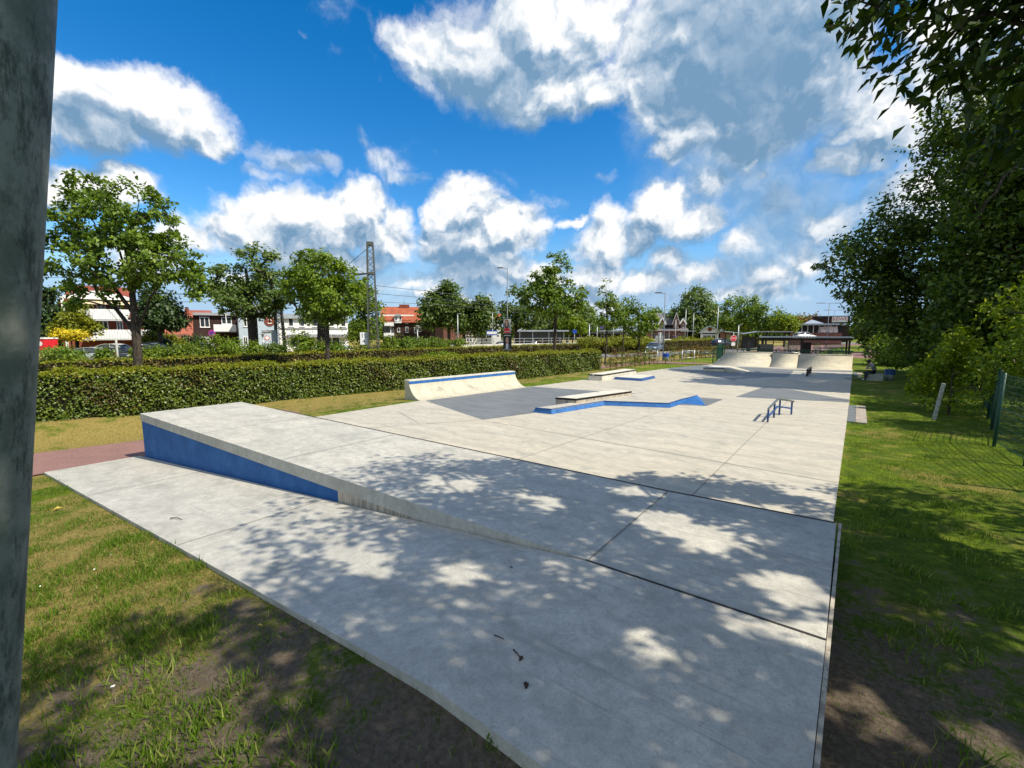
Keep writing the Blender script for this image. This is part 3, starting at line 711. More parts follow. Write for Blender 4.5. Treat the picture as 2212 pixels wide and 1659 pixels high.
t = thing('grind_ledge', 'flat grey concrete ledge with black steel edge behind the blue manual pad', 'ledge')
q = [(-8.0, 12.75), (-7.30, 12.9), (-6.62, 15.9), (-7.30, 15.9)]
hl = 0.31
b = MB(); b.prism(q, 0.005, hl - 0.07); b.build('base', M['wall_concrete'], t)
b = MB(); b.prism([(x, y) for x, y in q], hl - 0.012, hl); b.build('top_slab', M['stone'], t)
b = MB(); g_ = 0.006
q2 = [(q[0][0] - g_, q[0][1] - g_), (q[1][0] + g_, q[1][1] - g_), (q[2][0] + g_, q[2][1] + g_), (q[3][0] - g_, q[3][1] + g_)]
b.prism(q2, hl - 0.07, hl - 0.004); b.build('steel_edge', M['black_steel'], t)

# ------------------------------------------------------------------ ledge and low pad by the grass
t = thing('grind_ledge', 'long pale concrete ledge with brown black steel edge beside the dry grass', 'ledge')
q = [(-11.08, 20.86), (-10.36, 20.98), (-10.25, 25.2), (-10.98, 25.2)]; hl = 0.33
b = MB(); b.prism(q, 0.005, hl - 0.08); b.build('base', M['stone'], t)
b = MB(); b.prism(q, hl - 0.012, hl); b.build('top_slab', M['stone'], t)
b = MB(); q2 = [(q[0][0] - g_, q[0][1] - g_), (q[1][0] + g_, q[1][1] - g_), (q[2][0] + g_, q[2][1] + g_), (q[3][0] - g_, q[3][1] + g_)]
b.prism(q2, hl - 0.08, hl - 0.004); b.use(1); b.box(-10.86, -10.76, 20.875, 20.89, hl - 0.055, hl - 0.025); b.build('steel_edge', [M['black_steel'], M['white']], t)
t = thing('manual_pad', 'small flat concrete pad with dark blue edge beside the long grass side ledge', 'manual pad')
q = [(-10.22, 22.06), (-8.67, 22.12), (-8.67, 24.1), (-10.22, 24.1)]; q2 = [(x + (0.05 if x < -9 else -0.08), y + (0.08 if y < 23 else -0.02)) for x, y in q]
b = MB(); b.frustum(q, 0.005, q2, 0.125); b.build('blue_sides', M['dark_blue_steel'], t)
b = MB(); b.prism([(x + (0.03 if x < -9 else -0.04), y + (0.04 if y < 23 else -0.02)) for x, y in q2], 0.115, 0.132); b.build('top_slab', M['stone'], t)

# ------------------------------------------------------------------ far box with kicker
t = thing('grind_box', 'low concrete box with black steel edge and small kicker wedge before the far ramps', 'grind box')
q = [(-7.82, 30.36), (-6.62, 30.6), (-6.45, 32.6), (-7.7, 32.5)]; hl = 0.24
b = MB(); b.prism(q, 0.005, hl - 0.06); b.build('base', M['stone'], t)
b = MB(); b.prism(q, hl - 0.012, hl); b.build('top_slab', M['stone'], t)
b = MB(); q2 = [(q[0][0] - g_, q[0][1] - g_), (q[1][0] + g_, q[1][1] - g_), (q[2][0] + g_, q[2][1] + g_), (q[3][0] - g_, q[3][1] + g_)]
b.prism(q2, hl - 0.06, hl - 0.004); b.build('steel_edge', M['black_steel'], t)
b = MB(); b.prism([(-6.6, 30.62), (-5.45, 30.1), (-5.40, 32.2), (-6.43, 32.58)], 0.004, [hl - 0.005, 0.012, 0.012, hl - 0.005]); b.build('kicker', M['ramp_concrete'], t)

# ------------------------------------------------------------------ rails
t = thing('kinked_rail', 'dark blue kinked grind rail on four posts on the sunlit floor', 'grind rail')
pp = [(-1.84, 14.05), (-1.80, 15.1), (-1.74, 15.8), (-1.50, 15.85)]
pk = [(-1.84, 14.03, .385), (-1.79, 15.45, .50), (-1.42, 15.9, .405)]
b = MB(); b.bar(pk[0], pk[1], 0.05); b.bar(pk[1], pk[2], 0.05); b.build('top_rail', M['worn_steel'], t, 0.006)
pk2 = [(-1.84, 14.07, .15), (-1.79, 15.45, .27), (-1.45, 15.88, .185)]
b = MB(); b.bar(pk2[0], pk2[1], 0.045); b.bar(pk2[1], pk2[2], 0.045); b.build('lower_rail', M['dark_blue_steel'], t, 0.005)
for (x, y), z in zip([(-1.84, 14.06), (-1.806, 14.95), (-1.74, 15.53), (-1.46, 15.86)], [.36, .43, .47, .39]):
    b = MB(); b.box(x - .024, x + .024, y - .024, y + .024, 0.004, z); b.build('post', M['dark_blue_steel'], t, 0.005)
t = thing('grind_rail', 'short black flat rail on two posts far across the shaded floor', 'grind rail')
b = MB(); b.box(-2.2, -2.14, 30.3, 32.95, .36, .42); b.build('top_rail', M['black_steel'], t, 0.006)
for y in (30.35, 31.6, 32.88):
    b = MB(); b.box(-2.21, -2.13, y - .05, y + .05, .003, .36); b.build('post', M['black_steel'], t, 0.005)
b = MB(); b.box(-2.19, -2.15, 30.4, 32.85, .10, .15); b.build('lower_rail', M['black_steel'], t)

# ------------------------------------------------------------------ far quarter pipes
def far_ramp(name, label, x0, x1, yb, Hh, Rr, hip0=0.0, back=0.5, mat_='ramp_concrete'):
    t = thing(name, label, 'quarter pipe')
    pr = arc(Rr, Hh, 12)
    n = len(pr); vs = []
    for (d, z) in pr: vs += [(x0 + hip0 * z, yb + d, z), (x1, yb + d, z)]
    d1 = pr[-1][0]
    b = MB(); b.add(vs, [(2 * i, 2 * i + 1, 2 * i + 3, 2 * i + 2) for i in range(n - 1)], True)
    pl = [(x0 + hip0 * z, yb + d, z) for d, z in pr] + [(x0 + hip0 * Hh, yb + d1 + back, Hh), (x0 + hip0 * Hh, yb + d1 + back, -0.4), (x0, yb, -0.4)]
    b.add(pl, [tuple(range(len(pl)))])
    prr = [(x1, yb + d, z) for d, z in pr] + [(x1, yb + d1 + back, Hh), (x1, yb + d1 + back, -0.4), (x1, yb, -0.4)]
    b.add(prr, [tuple(range(len(prr) - 1, -1, -1))])
    b.add([(x0 + hip0 * Hh, yb + d1, Hh), (x1, yb + d1, Hh), (x1, yb + d1 + back, Hh), (x0 + hip0 * Hh, yb + d1 + back, Hh), (x0 + hip0 * Hh, yb + d1 + back, -.4), (x1, yb + d1 + back, -.4)], [(0, 1, 2, 3), (3, 2, 5, 4)])
    b.build('transition', M[mat_], t)
    b = MB(); b.tube([(x0 + hip0 * Hh + .02, yb + d1, Hh + 0.005), (x1 - .02, yb + d1, Hh + 0.005)], 0.03, 8); b.build('coping', M['stone'] if 'middle' not in label else M['worn_steel'], t)
    return t
far_ramp('quarter_pipe', 'wide far left concrete quarter pipe with slanted left end', -8.95, -5.02, 36.75, 0.97, 2.3, 0.75)
far_ramp('quarter_pipe', 'steep recessed middle quarter pipe between the two far ramps', -5.0, -3.30, 36.95, 1.0, 1.7)
far_ramp('quarter_pipe', 'far right concrete quarter pipe with clean square right end', -3.28, -0.2, 36.8, 0.93, 1.9)

# ------------------------------------------------------------------ trees
def crown_points(ells, n, shell=0.55):
    """cluster centres spread through a union of ellipsoids, thicker towards the outside"""
    vol = np.array([e[3] * e[4] * e[5] for e in ells]); pick = rng.choice(len(ells), n, p=vol / vol.sum())
    E_ = np.array(ells)[pick]
    d = unit(rng.normal(size=(n, 3))); r_ = rng.random(n) ** (1 / 3); r_ = r_ * (1 - shell) + shell * (0.72 + 0.28 * rng.random(n)) * np.where(rng.random(n) < 0.75, 1, r_)
    return E_[:, :3] + d * r_[:, None] * E_[:, 3:6], E_[:, :3]
def foliage(name, cl, cen, per, spread, ln, wd, m, parent, up=0.5, droop=0.0, flat=0.7, clip=None):
    n = len(cl); k = np.repeat(np.arange(n), per)
    pos = cl[k] + rng.normal(size=(len(k), 3)) * np.array([spread, spread, spread * flat]) * (0.6 + 0.8 * rng.random((n, 1)))[k]
    out = unit(pos - cen[k] + 1e-6)
    if clip is not None:
        keep = clip(pos); pos, out, k = pos[keep], out[keep], k[keep]
    N = len(pos)
    nrm = unit(np.array([0, 0, up]) + out * 0.45 + rng.normal(size=(N, 3)) * 0.45)
    dirn = out * 0.5 + rng.normal(size=(N, 3)) * 0.7 + np.array([0, 0, -droop])
    s_ = 0.7 + 0.6 * rng.random(N)
    return quads(name, leaves(pos, nrm, unit(dirn), ln * s_, wd * s_), m, parent)
def limbs(cl, base, top, r0, parent, name='trunk', lean=(0, 0), wig=0.04, forks=None, minr=0.006, start=0.35):
    """trunk with a limb running to every leaf cluster, thinning as it divides"""
    Hh = top - base[2]
    nodes = []; par = []; nt = 9
    for i in range(nt):
        t_ = i / (nt - 1)
        nodes.append(np.array([base[0] + lean[0] * t_ + wig * Hh * 0.3 * math.sin(4 * t_ + base[0]), base[1] + lean[1] * t_ + wig * Hh * 0.3 * math.sin(3 * t_ + base[1]), base[2] + Hh * t_]))
        par.append(i - 1)
    if forks:
        for (fx, fy, fz, i0) in forks:
            p = i0
            a = nodes[i0]; q = np.array([fx, fy, fz])
            for s_ in (0.35, 0.7, 1.0):
                nodes.append(a * (1 - s_) + q * s_ + np.array([0, 0, 0.12 * np.linalg.norm(q - a) * math.sin(math.pi * s_)])); par.append(p); p = len(nodes) - 1
    ends = []
    order = np.argsort(np.linalg.norm(cl - nodes[4], axis=1))
    for j in order:
        c = cl[j]; A = np.array(nodes); d = np.linalg.norm(A - c, axis=1)
        pen = d + 1.2 * np.maximum(0, A[:, 2] - c[2] + 0.15 * d) + np.where(np.arange(len(A)) < nt * start, 1e3, 0)
        p = int(np.argmin(pen)); a = A[p]; dp = float(d[p])
        sg = 2 if dp < 1.2 else 3
        for s_ in np.linspace(0, 1, sg + 1)[1:]:
            q = a * (1 - s_) + c * s_; q = q + rng.normal(size=3) * 0.04 * dp * (s_ < 1); q[2] += 0.08 * dp * math.sin(math.pi * s_)
            nodes.append(q); par.append(p); p = len(nodes) - 1
    n = len(nodes); kids = [[] for _ in range(n)]
    for i, p in enumerate(par):
        if p >= 0: kids[p].append(i)
    wgt = [0.0] * n
    for i in range(n - 1, -1, -1):
        wgt[i] += 1.0 if not kids[i] else 0.0
        if par[i] >= 0: wgt[par[i]] += wgt[i]
    rad = [max(minr, r0 * (wg / wgt[0]) ** 0.5) for wg in wgt]
    for i in range(nt): rad[i] = max(rad[i], r0 * (1 - 0.75 * i / (nt - 1)))
    rad[0] *= 1.35
    b = MB()
    done = set()
    for i in range(n):
        for k in kids[i]:
            if (i, k) in done: continue
            chain = [i, k]; done.add((i, k))
            while kids[chain[-1]]:
                nx_ = max(kids[chain[-1]], key=lambda q: wgt[q])
                if (chain[-1], nx_) in done: break
                done.add((chain[-1], nx_)); chain.append(nx_)
            rr = [rad[c] for c in chain]
            if i: rr[0] = min(rr[0], rr[1] * 1.15)
            b.tube([nodes[c] for c in chain], rr, 8 if max(rr) > .06 else 5 if max(rr) > .02 else 3, cap=False)
    return b.build(name, M['bark'], parent)

def tree(name, label, cat, base, ells, ncl, per, spread, ln, m, trunk_top, r0, group=None, up=0.5, droop=0.1, shell=0.55, lean=(0, 0), clip=None, forks=None, start=0.35, wd=None):
    t = thing(name, label, cat, base, 0, group)
    es = [tuple(e) for e in ells]
    cl, cen = crown_points(es, ncl, shell)
    if clip is not None:
        kp = clip(cl + np.array(base)); cl, cen = cl[kp], cen[kp]
    cf = (lambda p: clip(p + np.array(base))) if clip is not None else None
    limbs(cl, (0, 0, -0.15), trunk_top, r0, t, lean=lean, forks=forks, start=start)
    foliage('crown', cl, cen, per, spread, ln, wd or ln * 0.62, m, t, up, droop, clip=cf)
    return t
def ell_px(D, lst, base, depth=0.8):
    """crown masses measured on the photograph at distance D -> metres from the trunk's foot"""
    o = []
    for (px, py, rx, ry) in lst:
        c = P(px, py, D); k = D / 967.0
        o.append((c[0] - base[0], c[1] - base[1], c[2] - base[2], rx * k * (0.9 if depth else 1), rx * k * 0.9, ry * k))
    return o
def ground_at(px, D, z=None):
    q = P(px, 718, D); zz = float(gz(q[0], q[1])) if z is None else z
    return (q[0], q[1], zz)
def px_tree(name, label, cat, px, D, masses, ncl, per, spread, ln, m, r0, ttop, group=None, z=None, **k):
    base = ground_at(px, D, z)
    top = P(px, ttop, D)[2] - base[2]
    if isinstance(m, str): m = L[m]
    ln *= 1.22; spread *= 0.82; per = int(per * 0.9)
    if 'fork_px' in k:
        f = k.pop('fork_px'); k['forks'] = [tuple(np.array(P(a, b_, D + dd)) - np.array(base)) + (i0,) for a, b_, dd, i0 in f]
    return tree(name, label, cat, base, ell_px(D, masses, base), ncl, per, spread, ln, m, top, r0, group, **k)

TR = 'trees along the road and railway'
px_tree('oak_tree', 'tall loose oak tree with spreading limbs at left beyond the long hedge', 'tree', 288, 22,
        [(200, 460, 75, 75), (180, 400, 45, 25), (290, 470, 90, 75), (140, 560, 75, 70), (350, 560, 80, 55), (260, 560, 90, 70), (400, 590, 45, 45), (130, 490, 50, 55), (340, 500, 50, 50), (190, 640, 70, 25), (380, 640, 55, 20)],
        260, 56, 0.20, 0.165, 'oak', 0.19, 500, TR, fork_px=[(150, 540, -.5, 4), (215, 440, .5, 5), (370, 585, .4, 3), (300, 440, -.4, 6), (180, 625, 1.2, 3)])
px_tree('maple_tree', 'broad tree with thick leaning trunk in front of the dark brick house', 'tree', 545, 47,
        [(555, 570, 55, 45), (500, 615, 50, 42), (590, 620, 40, 50), (540, 650, 75, 40), (470, 590, 30, 25), (430, 610, 25, 25)],
        150, 50, 0.42, 0.30, 'lime', 0.5, 580, TR, lean=(-.5, 0))
px_tree('maple_tree', 'tree with twin dark trunks in front of the white building', 'tree', 690, 46,
        [(680, 590, 60, 45), (720, 640, 70, 50), (640, 640, 40, 45)], 110, 45, 0.42, 0.30, 'lime', 0.42, 600, TR, lean=(.4, 0))
px_tree('maple_tree', 'round bright maple on a thin trunk rising from the middle of the long hedge', 'tree', 703, 33,
        [(690, 590, 65, 48), (640, 625, 35, 45), (730, 640, 60, 45), (690, 670, 60, 30), (765, 610, 25, 30)],
        190, 55, 0.27, 0.19, 'maple', 0.16, 590, TR)
px_tree('bushy_tree', 'low bushy maple standing just behind the lattice mast', 'tree', 790, 51,
        [(790, 640, 38, 40), (800, 690, 28, 40), (770, 700, 24, 40), (775, 640, 30, 35)], 80, 45, 0.4, 0.26, 'maple', 0.12, 660, TR)
px_tree('conifer', 'dark dense conifer at the left edge beside the grey pole', 'tree', 103, 44,
        [(100, 665, 22, 40), (98, 705, 30, 35), (104, 635, 12, 22)], 70, 60, 0.35, 0.26, 'conifer', 0.2, 630, TR)
px_tree('conifer', 'yellow green conifer in the garden of the red house', 'tree', 162, 43,
        [(160, 690, 30, 26), (150, 710, 40, 20), (168, 668, 14, 20), (185, 705, 24, 22)], 80, 60, 0.3, 0.22, 'gold', 0.15, 670, TR)
px_tree('spruce_tree', 'dark blue green tree between the red houses', 'tree', 343, 47,
        [(345, 670, 42, 28), (352, 692, 48, 18), (338, 645, 28, 20), (325, 660, 25, 25)], 130, 60, 0.40, 0.28, 'conifer', 0.2, 660, TR)
for i, (px, top, hw, bot, lab) in enumerate([(935, 630, 28, 715, 'dark round lime tree touching the orange roof'), (968, 607, 26, 720, 'tallest dark lime tree near the orange roof'), (1001, 650, 18, 725, 'slim dark lime tree right of the tallest one'), (1042, 636, 26, 728, 'dark broad lime tree left of the street lamp')]):
    px_tree('lime_tree', lab, 'tree', px, 84, [(px, (top + bot) / 2 - 8, hw, (bot - top) / 2 - 8), (px - hw * .3, bot - 30, hw * .85, 26), (px + hw * .3, top + 38, hw * .7, 26)], 90, 48, 0.62, 0.46, 'lime', 0.3, top + 40, TR, z=-.6)
px_tree('maple_tree', 'airy young maple with pointed top right of the poster lamp', 'tree', 1196, 45,
        [(1200, 580, 32, 34), (1160, 640, 45, 32), (1230, 640, 42, 40), (1200, 660, 55, 30), (1185, 610, 40, 35), (1135, 640, 20, 24)],
        150, 46, 0.30, 0.25, 'oak', 0.16, 575, TR)
px_tree('lime_tree', 'dark tree mass behind the poster lamp', 'tree', 1115, 92, [(1115, 665, 32, 45), (1090, 690, 28, 30), (1150, 690, 30, 35)], 90, 45, 0.7, 0.5, 'lime', 0.3, 660, TR, z=-.6)
px_tree('lime_tree', 'dark tree behind the platform shelter', 'tree', 1225, 105, [(1225, 690, 40, 30), (1180, 695, 40, 26), (1265, 690, 28, 30)], 90, 45, 0.8, 0.55, 'lime', 0.3, 680, TR, z=-.6)
px_tree('locust_tree', 'small lime green tree above the platform railing', 'tree', 1236, 82, [(1238, 703, 24, 16), (1225, 700, 20, 20), (1255, 706, 16, 12)], 60, 45, 0.5, 0.34, 'bright', 0.12, 700, TR, z=-.6)
px_tree('young_tree', 'tallest sparse young street tree beside the rusty saplings', 'tree', 1308, 40,
        [(1310, 640, 18, 34), (1300, 675, 20, 28), (1330, 670, 22, 26), (1315, 690, 28, 18)], 62, 26, 0.24, 0.20, 'oak', 0.075, 620, TR, start=.5)
px_tree('young_tree', 'sparse young street tree in the middle of its row of three', 'tree', 1345, 58,
        [(1345, 665, 16, 28), (1355, 685, 24, 20), (1335, 690, 20, 18)], 55, 26, 0.3, 0.26, 'oak', 0.08, 650, TR, start=.5)
px_tree('young_tree', 'vase shaped young street tree left of the parked traffic board', 'tree', 1379, 41,
        [(1380, 670, 16, 30), (1365, 690, 26, 24), (1400, 695, 26, 24), (1420, 680, 12, 18), (1380, 715, 30, 14), (1350, 705, 14, 16)], 80, 30, 0.24, 0.20, 'oak', 0.085, 650, TR, start=.5)
px_tree('beech_tree', 'great dark dome shaped tree behind the gabled station', 'tree', 1500, 135,
        [(1500, 665, 40, 44), (1470, 690, 34, 28), (1532, 690, 28, 34), (1500, 705, 46, 24)], 190, 60, 0.95, 0.62, 'lime', 0.7, 660, TR, z=-1)
for px, D, top, hw, mm, lab in [(1580, 112, 645, 26, 'maple', 'bright tree left of the tree pair behind the station pavilion'), (1615, 105, 640, 26, 'maple', 'bright tree with raised tip behind the station pavilion'), (1655, 96, 660, 34, 'oak', 'rounded green tree behind the bus stop roof'), (1695, 90, 690, 22, 'bright', 'yellow green drooping tree beside the right hand pavilion'),
                              (1410, 150, 668, 26, 'oak', 'distant green tree left of the gabled station roof'), (1268, 120, 672, 22, 'oak', 'distant green tree behind the youngest street trees'), (1745, 150, 688, 30, 'rust', 'distant reddish green tree left of the supermarket'), (1715, 160, 690, 26, 'oak', 'distant low green tree left of the reddish one')]:
    px_tree('street_tree', lab, 'tree', px, D, [(px, (top + 722) / 2 - 6, hw, (722 - top) / 2), (px - hw * .4, 700, hw * .8, 18), (px + hw * .5, 702, hw * .7, 17)], 85, 40, 0.7 * D / 110, 0.45 * D / 110, mm, 0.2, top + 20, TR, z=-.9)

# the dark trees on the right: near overhanging cherry, a belt behind the fence, the big shade tree at the far end
def sun_gap(p):
    """leaves cut away so set sun patches fall on slab, floor and lawn"""
    z = p[:, 2]; gx_, gy_ = p[:, 0] - 0.863 * z, p[:, 1] - 0.17 * z
    gx_, gy_ = gx_ + .13 * np.sin(gy_ * 4.1 + 1) + .09 * np.sin(gx_ * 9 + gy_ * 5), gy_ + .10 * np.sin(gx_ * 3.3) + .08 * np.sin(gx_ * 11 - gy_ * 6)
    top = np.interp(gx_, [-9, -7.5, -6, -4, -2.1, -1, 0, 1.1, 2.9, 3.0], [3.0, 4.0, 5.2, 6.4, 8.0, 8.7, 9.2, 10.1, 10.4, 99]) + .25 * np.sin(gx_ * 6)
    lit = (gy_ > top) & (gy_ < np.where(gx_ > .3, 15.2, 23.0)) & (gx_ > -9)
    lit |= (gx_ > 0.2) & (gx_ < 1.9) & (gy_ > 17.0) & (gy_ < 18.6)
    lit |= (gx_ < -7.0 + .3 * np.sin(gy_ * 5)) & (gy_ < 30)
    lit |= (gx_ < -5.3 + .3 * np.sin(gy_ * 3)) & (gy_ < 2.1)
    for cx_, cy_, rx_, ry_ in [(-3.23, 4.6, .42, .2), (-1.6, 4.85, .75, .36), (-.75, 4.1, .5, .28), (-.45, 3.45, .45, .2), (-1.35, 2.89, .2, .13), (-4.2, 2.4, .55, .26), (-3.04, 2.82, .42, .2), (-4.8, 4.25, .6, .22), (-1.18, 7.0, .6, .25), (-3.5, .66, .8, .34), (.51, 3.7, .5, .18), (-2.6, 5.5, .4, .2), (-5.7, 3.2, .5, .2), (-4.9, 1.2, .4, .3), (-.3, 8.0, .4, .25), (1.4, 7.4, .4, .2), (-2.2, .2, .5, .2), (1.2, 5.2, .25, .15)]:  # oval holes cut in the foliage to shape the sun patches
        lit |= ((gx_ - cx_) / rx_) ** 2 + ((gy_ - cy_) / ry_) ** 2 < 1
    return ~lit
def in_view(p, y_at):
    """where a point falls on the photograph, to keep the crown's outline"""
    q = p - np.array([0, 0, EYE]); d = q @ _f
    x = 1106 + 960 * (q @ _r) / np.maximum(d, .05); y = 829.5 - 960 * (q @ _u) / np.maximum(d, .05)
    return x, y, d
def near_clip(p):
    x, y, d = in_view(p, 0)
    edge = np.interp(x, [1770, 1830, 1880, 1920, 1960, 2040, 2130, 2212, 2600], [20, 90, 170, 245, 275, 320, 420, 560, 900])
    bad = (d > .3) & (y > -200) & (((x < 1775)) | (y > edge))
    return sun_gap(p) & ~bad & (p[:, 2] > 3.1)
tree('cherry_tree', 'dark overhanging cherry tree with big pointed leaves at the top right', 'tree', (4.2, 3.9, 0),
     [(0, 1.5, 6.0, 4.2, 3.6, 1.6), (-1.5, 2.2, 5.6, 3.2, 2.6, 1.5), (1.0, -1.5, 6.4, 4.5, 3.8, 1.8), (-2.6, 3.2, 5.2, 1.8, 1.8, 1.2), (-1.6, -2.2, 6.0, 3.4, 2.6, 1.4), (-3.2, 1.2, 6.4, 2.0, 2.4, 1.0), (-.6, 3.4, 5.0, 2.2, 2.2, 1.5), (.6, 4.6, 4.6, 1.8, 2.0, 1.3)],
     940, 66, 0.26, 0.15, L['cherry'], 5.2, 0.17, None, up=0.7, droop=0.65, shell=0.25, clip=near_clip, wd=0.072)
def belt_clip(p):
    x, y, d = in_view(p, 0)
    edge = np.interp(y, [100, 230, 300, 420, 560, 640, 700, 790, 830, 900, 960], [1990, 1950, 1940, 1935, 1960, 2000, 1990, 1970, 1985, 2030, 2060])
    return sun_gap(p) & ~((d > .3) & (x < edge)) & (p[:, 2] > 0.15)
BT = 'trees and shrubs behind the green fence'
tree('oak_tree', 'leafy green oak behind the fence with bright sunlit sprays', 'tree', (5.2, 21.5, 0),
     [(0, 0, 5.0, 2.8, 3.0, 3.0), (-1.4, -1.6, 3.8, 1.6, 1.6, 2.0), (-1.4, -2.0, 6.2, 1.8, 1.8, 1.8), (0, 0, 8.0, 2.6, 2.6, 2.0), (1.0, -3.0, 4.5, 2.0, 2.2, 3.0), (-1.6, -3.6, 3.2, 1.0, 1.0, 1.3)],
     300, 70, 0.34, 0.16, L['bright_oak'], 7.0, 0.2, BT, up=0.5, droop=0.3, shell=0.35, clip=belt_clip)
tree('beech_tree', 'dark beech behind the fence left of the leafy oak', 'tree', (4.4, 26.0, 0),
     [(0, 0, 4.5, 2.2, 2.6, 3.2), (0.3, 0, 8.0, 2.4, 2.6, 2.6), (-.6, -.6, 3.0, 1.6, 1.6, 2.0)],
     260, 90, 0.38, 0.20, L['beech'], 8.0, 0.24, BT, up=0.5, droop=0.3, shell=0.35, clip=belt_clip)
tree('hazel_shrub', 'sunlit bushy shrub around the white leaning post', 'shrub', (2.35, 18.9, 0),
     [(0, 0, 1.2, 1.1, 1.1, 1.1), (-.5, -.9, .9, .8, .9, .8), (.6, -1.2, 1.5, .9, .9, .9), (-.3, .9, 2.0, 1.0, 1.0, .9), (-.9, .6, 1.2, .7, .7, .7)],
     150, 75, 0.19, 0.11, L['bright_oak'], 1.4, 0.04, BT, up=0.6, droop=0.3, shell=0.45, start=0, clip=lambda p: sun_gap(p) & (in_view(p, 0)[0] > 1955))
tree('hazel_shrub', 'pale green shrub hanging over the wire fence', 'shrub', (3.9, 16.4, 0),
     [(0, 0, 1.3, .8, 1.3, 1.1), (-.2, 0, 2.2, .8, 1.2, .9), (.5, -1.4, 1.2, .8, 1.0, 1.0), (.8, -2.4, 1.2, .7, .9, 1.1)],
     130, 75, 0.17, 0.085, L['bright'], 1.6, 0.03, BT, up=0.6, droop=0.4, shell=0.4, start=0, clip=lambda p: sun_gap(p) & (in_view(p, 0)[0] > 2050))
def shade_clip(p):
    x, y, d = in_view(p, 0)
    edge = np.interp(y, [150, 240, 300, 350, 430, 500, 560, 600, 640, 690, 720, 760, 800], [2040, 1960, 1940, 1915, 1875, 1800, 1778, 1785, 1822, 1846, 1850, 1862, 1878])
    z = p[:, 2]; gx_, gy_ = p[:, 0] - 0.863 * z, p[:, 1] - 0.17 * z
    tip = np.interp(gy_, [23.2, 24.5, 26.5, 28.3, 29.5, 30.8, 31.8], [-1.0, -4.0, -6.6, -7.6, -10.2, -10.4, -2.0])
    lit = (gx_ < tip + .5 * np.sin(gy_ * 9)) | ((gx_ < 0) & ((gy_ < 23.0) | (gy_ > 33.6)))  # leaves removed so the crown's cast shade ends where set
    lit |= (gx_ > 0) & (gx_ < .9) & (gy_ > 32.5) & (gy_ < 36)
    return ~((d > .3) & (x < edge - 22 * (np.sin(y * .21) > .2))) & ~lit
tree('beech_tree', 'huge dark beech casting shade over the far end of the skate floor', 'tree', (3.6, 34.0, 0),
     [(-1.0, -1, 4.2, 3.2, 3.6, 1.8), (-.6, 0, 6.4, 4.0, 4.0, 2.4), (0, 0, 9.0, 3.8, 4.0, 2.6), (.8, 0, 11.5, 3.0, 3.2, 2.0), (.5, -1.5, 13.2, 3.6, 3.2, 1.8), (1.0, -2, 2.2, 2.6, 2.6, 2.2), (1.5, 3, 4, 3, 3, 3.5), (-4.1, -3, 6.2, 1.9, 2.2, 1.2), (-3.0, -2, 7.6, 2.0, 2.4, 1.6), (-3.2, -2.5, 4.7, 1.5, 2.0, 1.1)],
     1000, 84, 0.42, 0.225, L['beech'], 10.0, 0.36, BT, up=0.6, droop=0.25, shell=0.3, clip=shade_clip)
tree('beech_tree', 'dark beech filling the gap behind the leafy oak', 'tree', (7.5, 28.0, 0),
     [(0, 0, 4.5, 3.0, 3.0, 4.2), (0, 0, 10.0, 3.6, 3.6, 3.2), (-1, -2, 13.0, 3.4, 3.4, 2.6)], 330, 85, 0.5, 0.22, L['beech'], 9.0, 0.3, BT, up=0.5, droop=0.2, shell=0.3, clip=lambda p: sun_gap(p) & (in_view(p, 0)[0] > 1950))
tree('elder_shrub', 'light green shrub behind the seated person', 'shrub', (3.3, 36.8, 0), [(0, 0, 1.3, 1.6, 1.6, 1.2), (-.9, .5, 2.4, 1.2, 1.2, 1.2), (.9, -1.8, .9, .9, .9, .9), (0, .5, 3.4, 1.4, 1.4, 1.2), (-1.3, 1.0, 1.0, .8, 1, .9)], 170, 60, 0.26, 0.15, L['shrub'], 1.5, 0.04, BT, up=0.5, droop=0.2, start=0, clip=lambda p: (in_view(p, 0)[0] > 1850) & (p[:, 0] - .863 * p[:, 2] > .1))

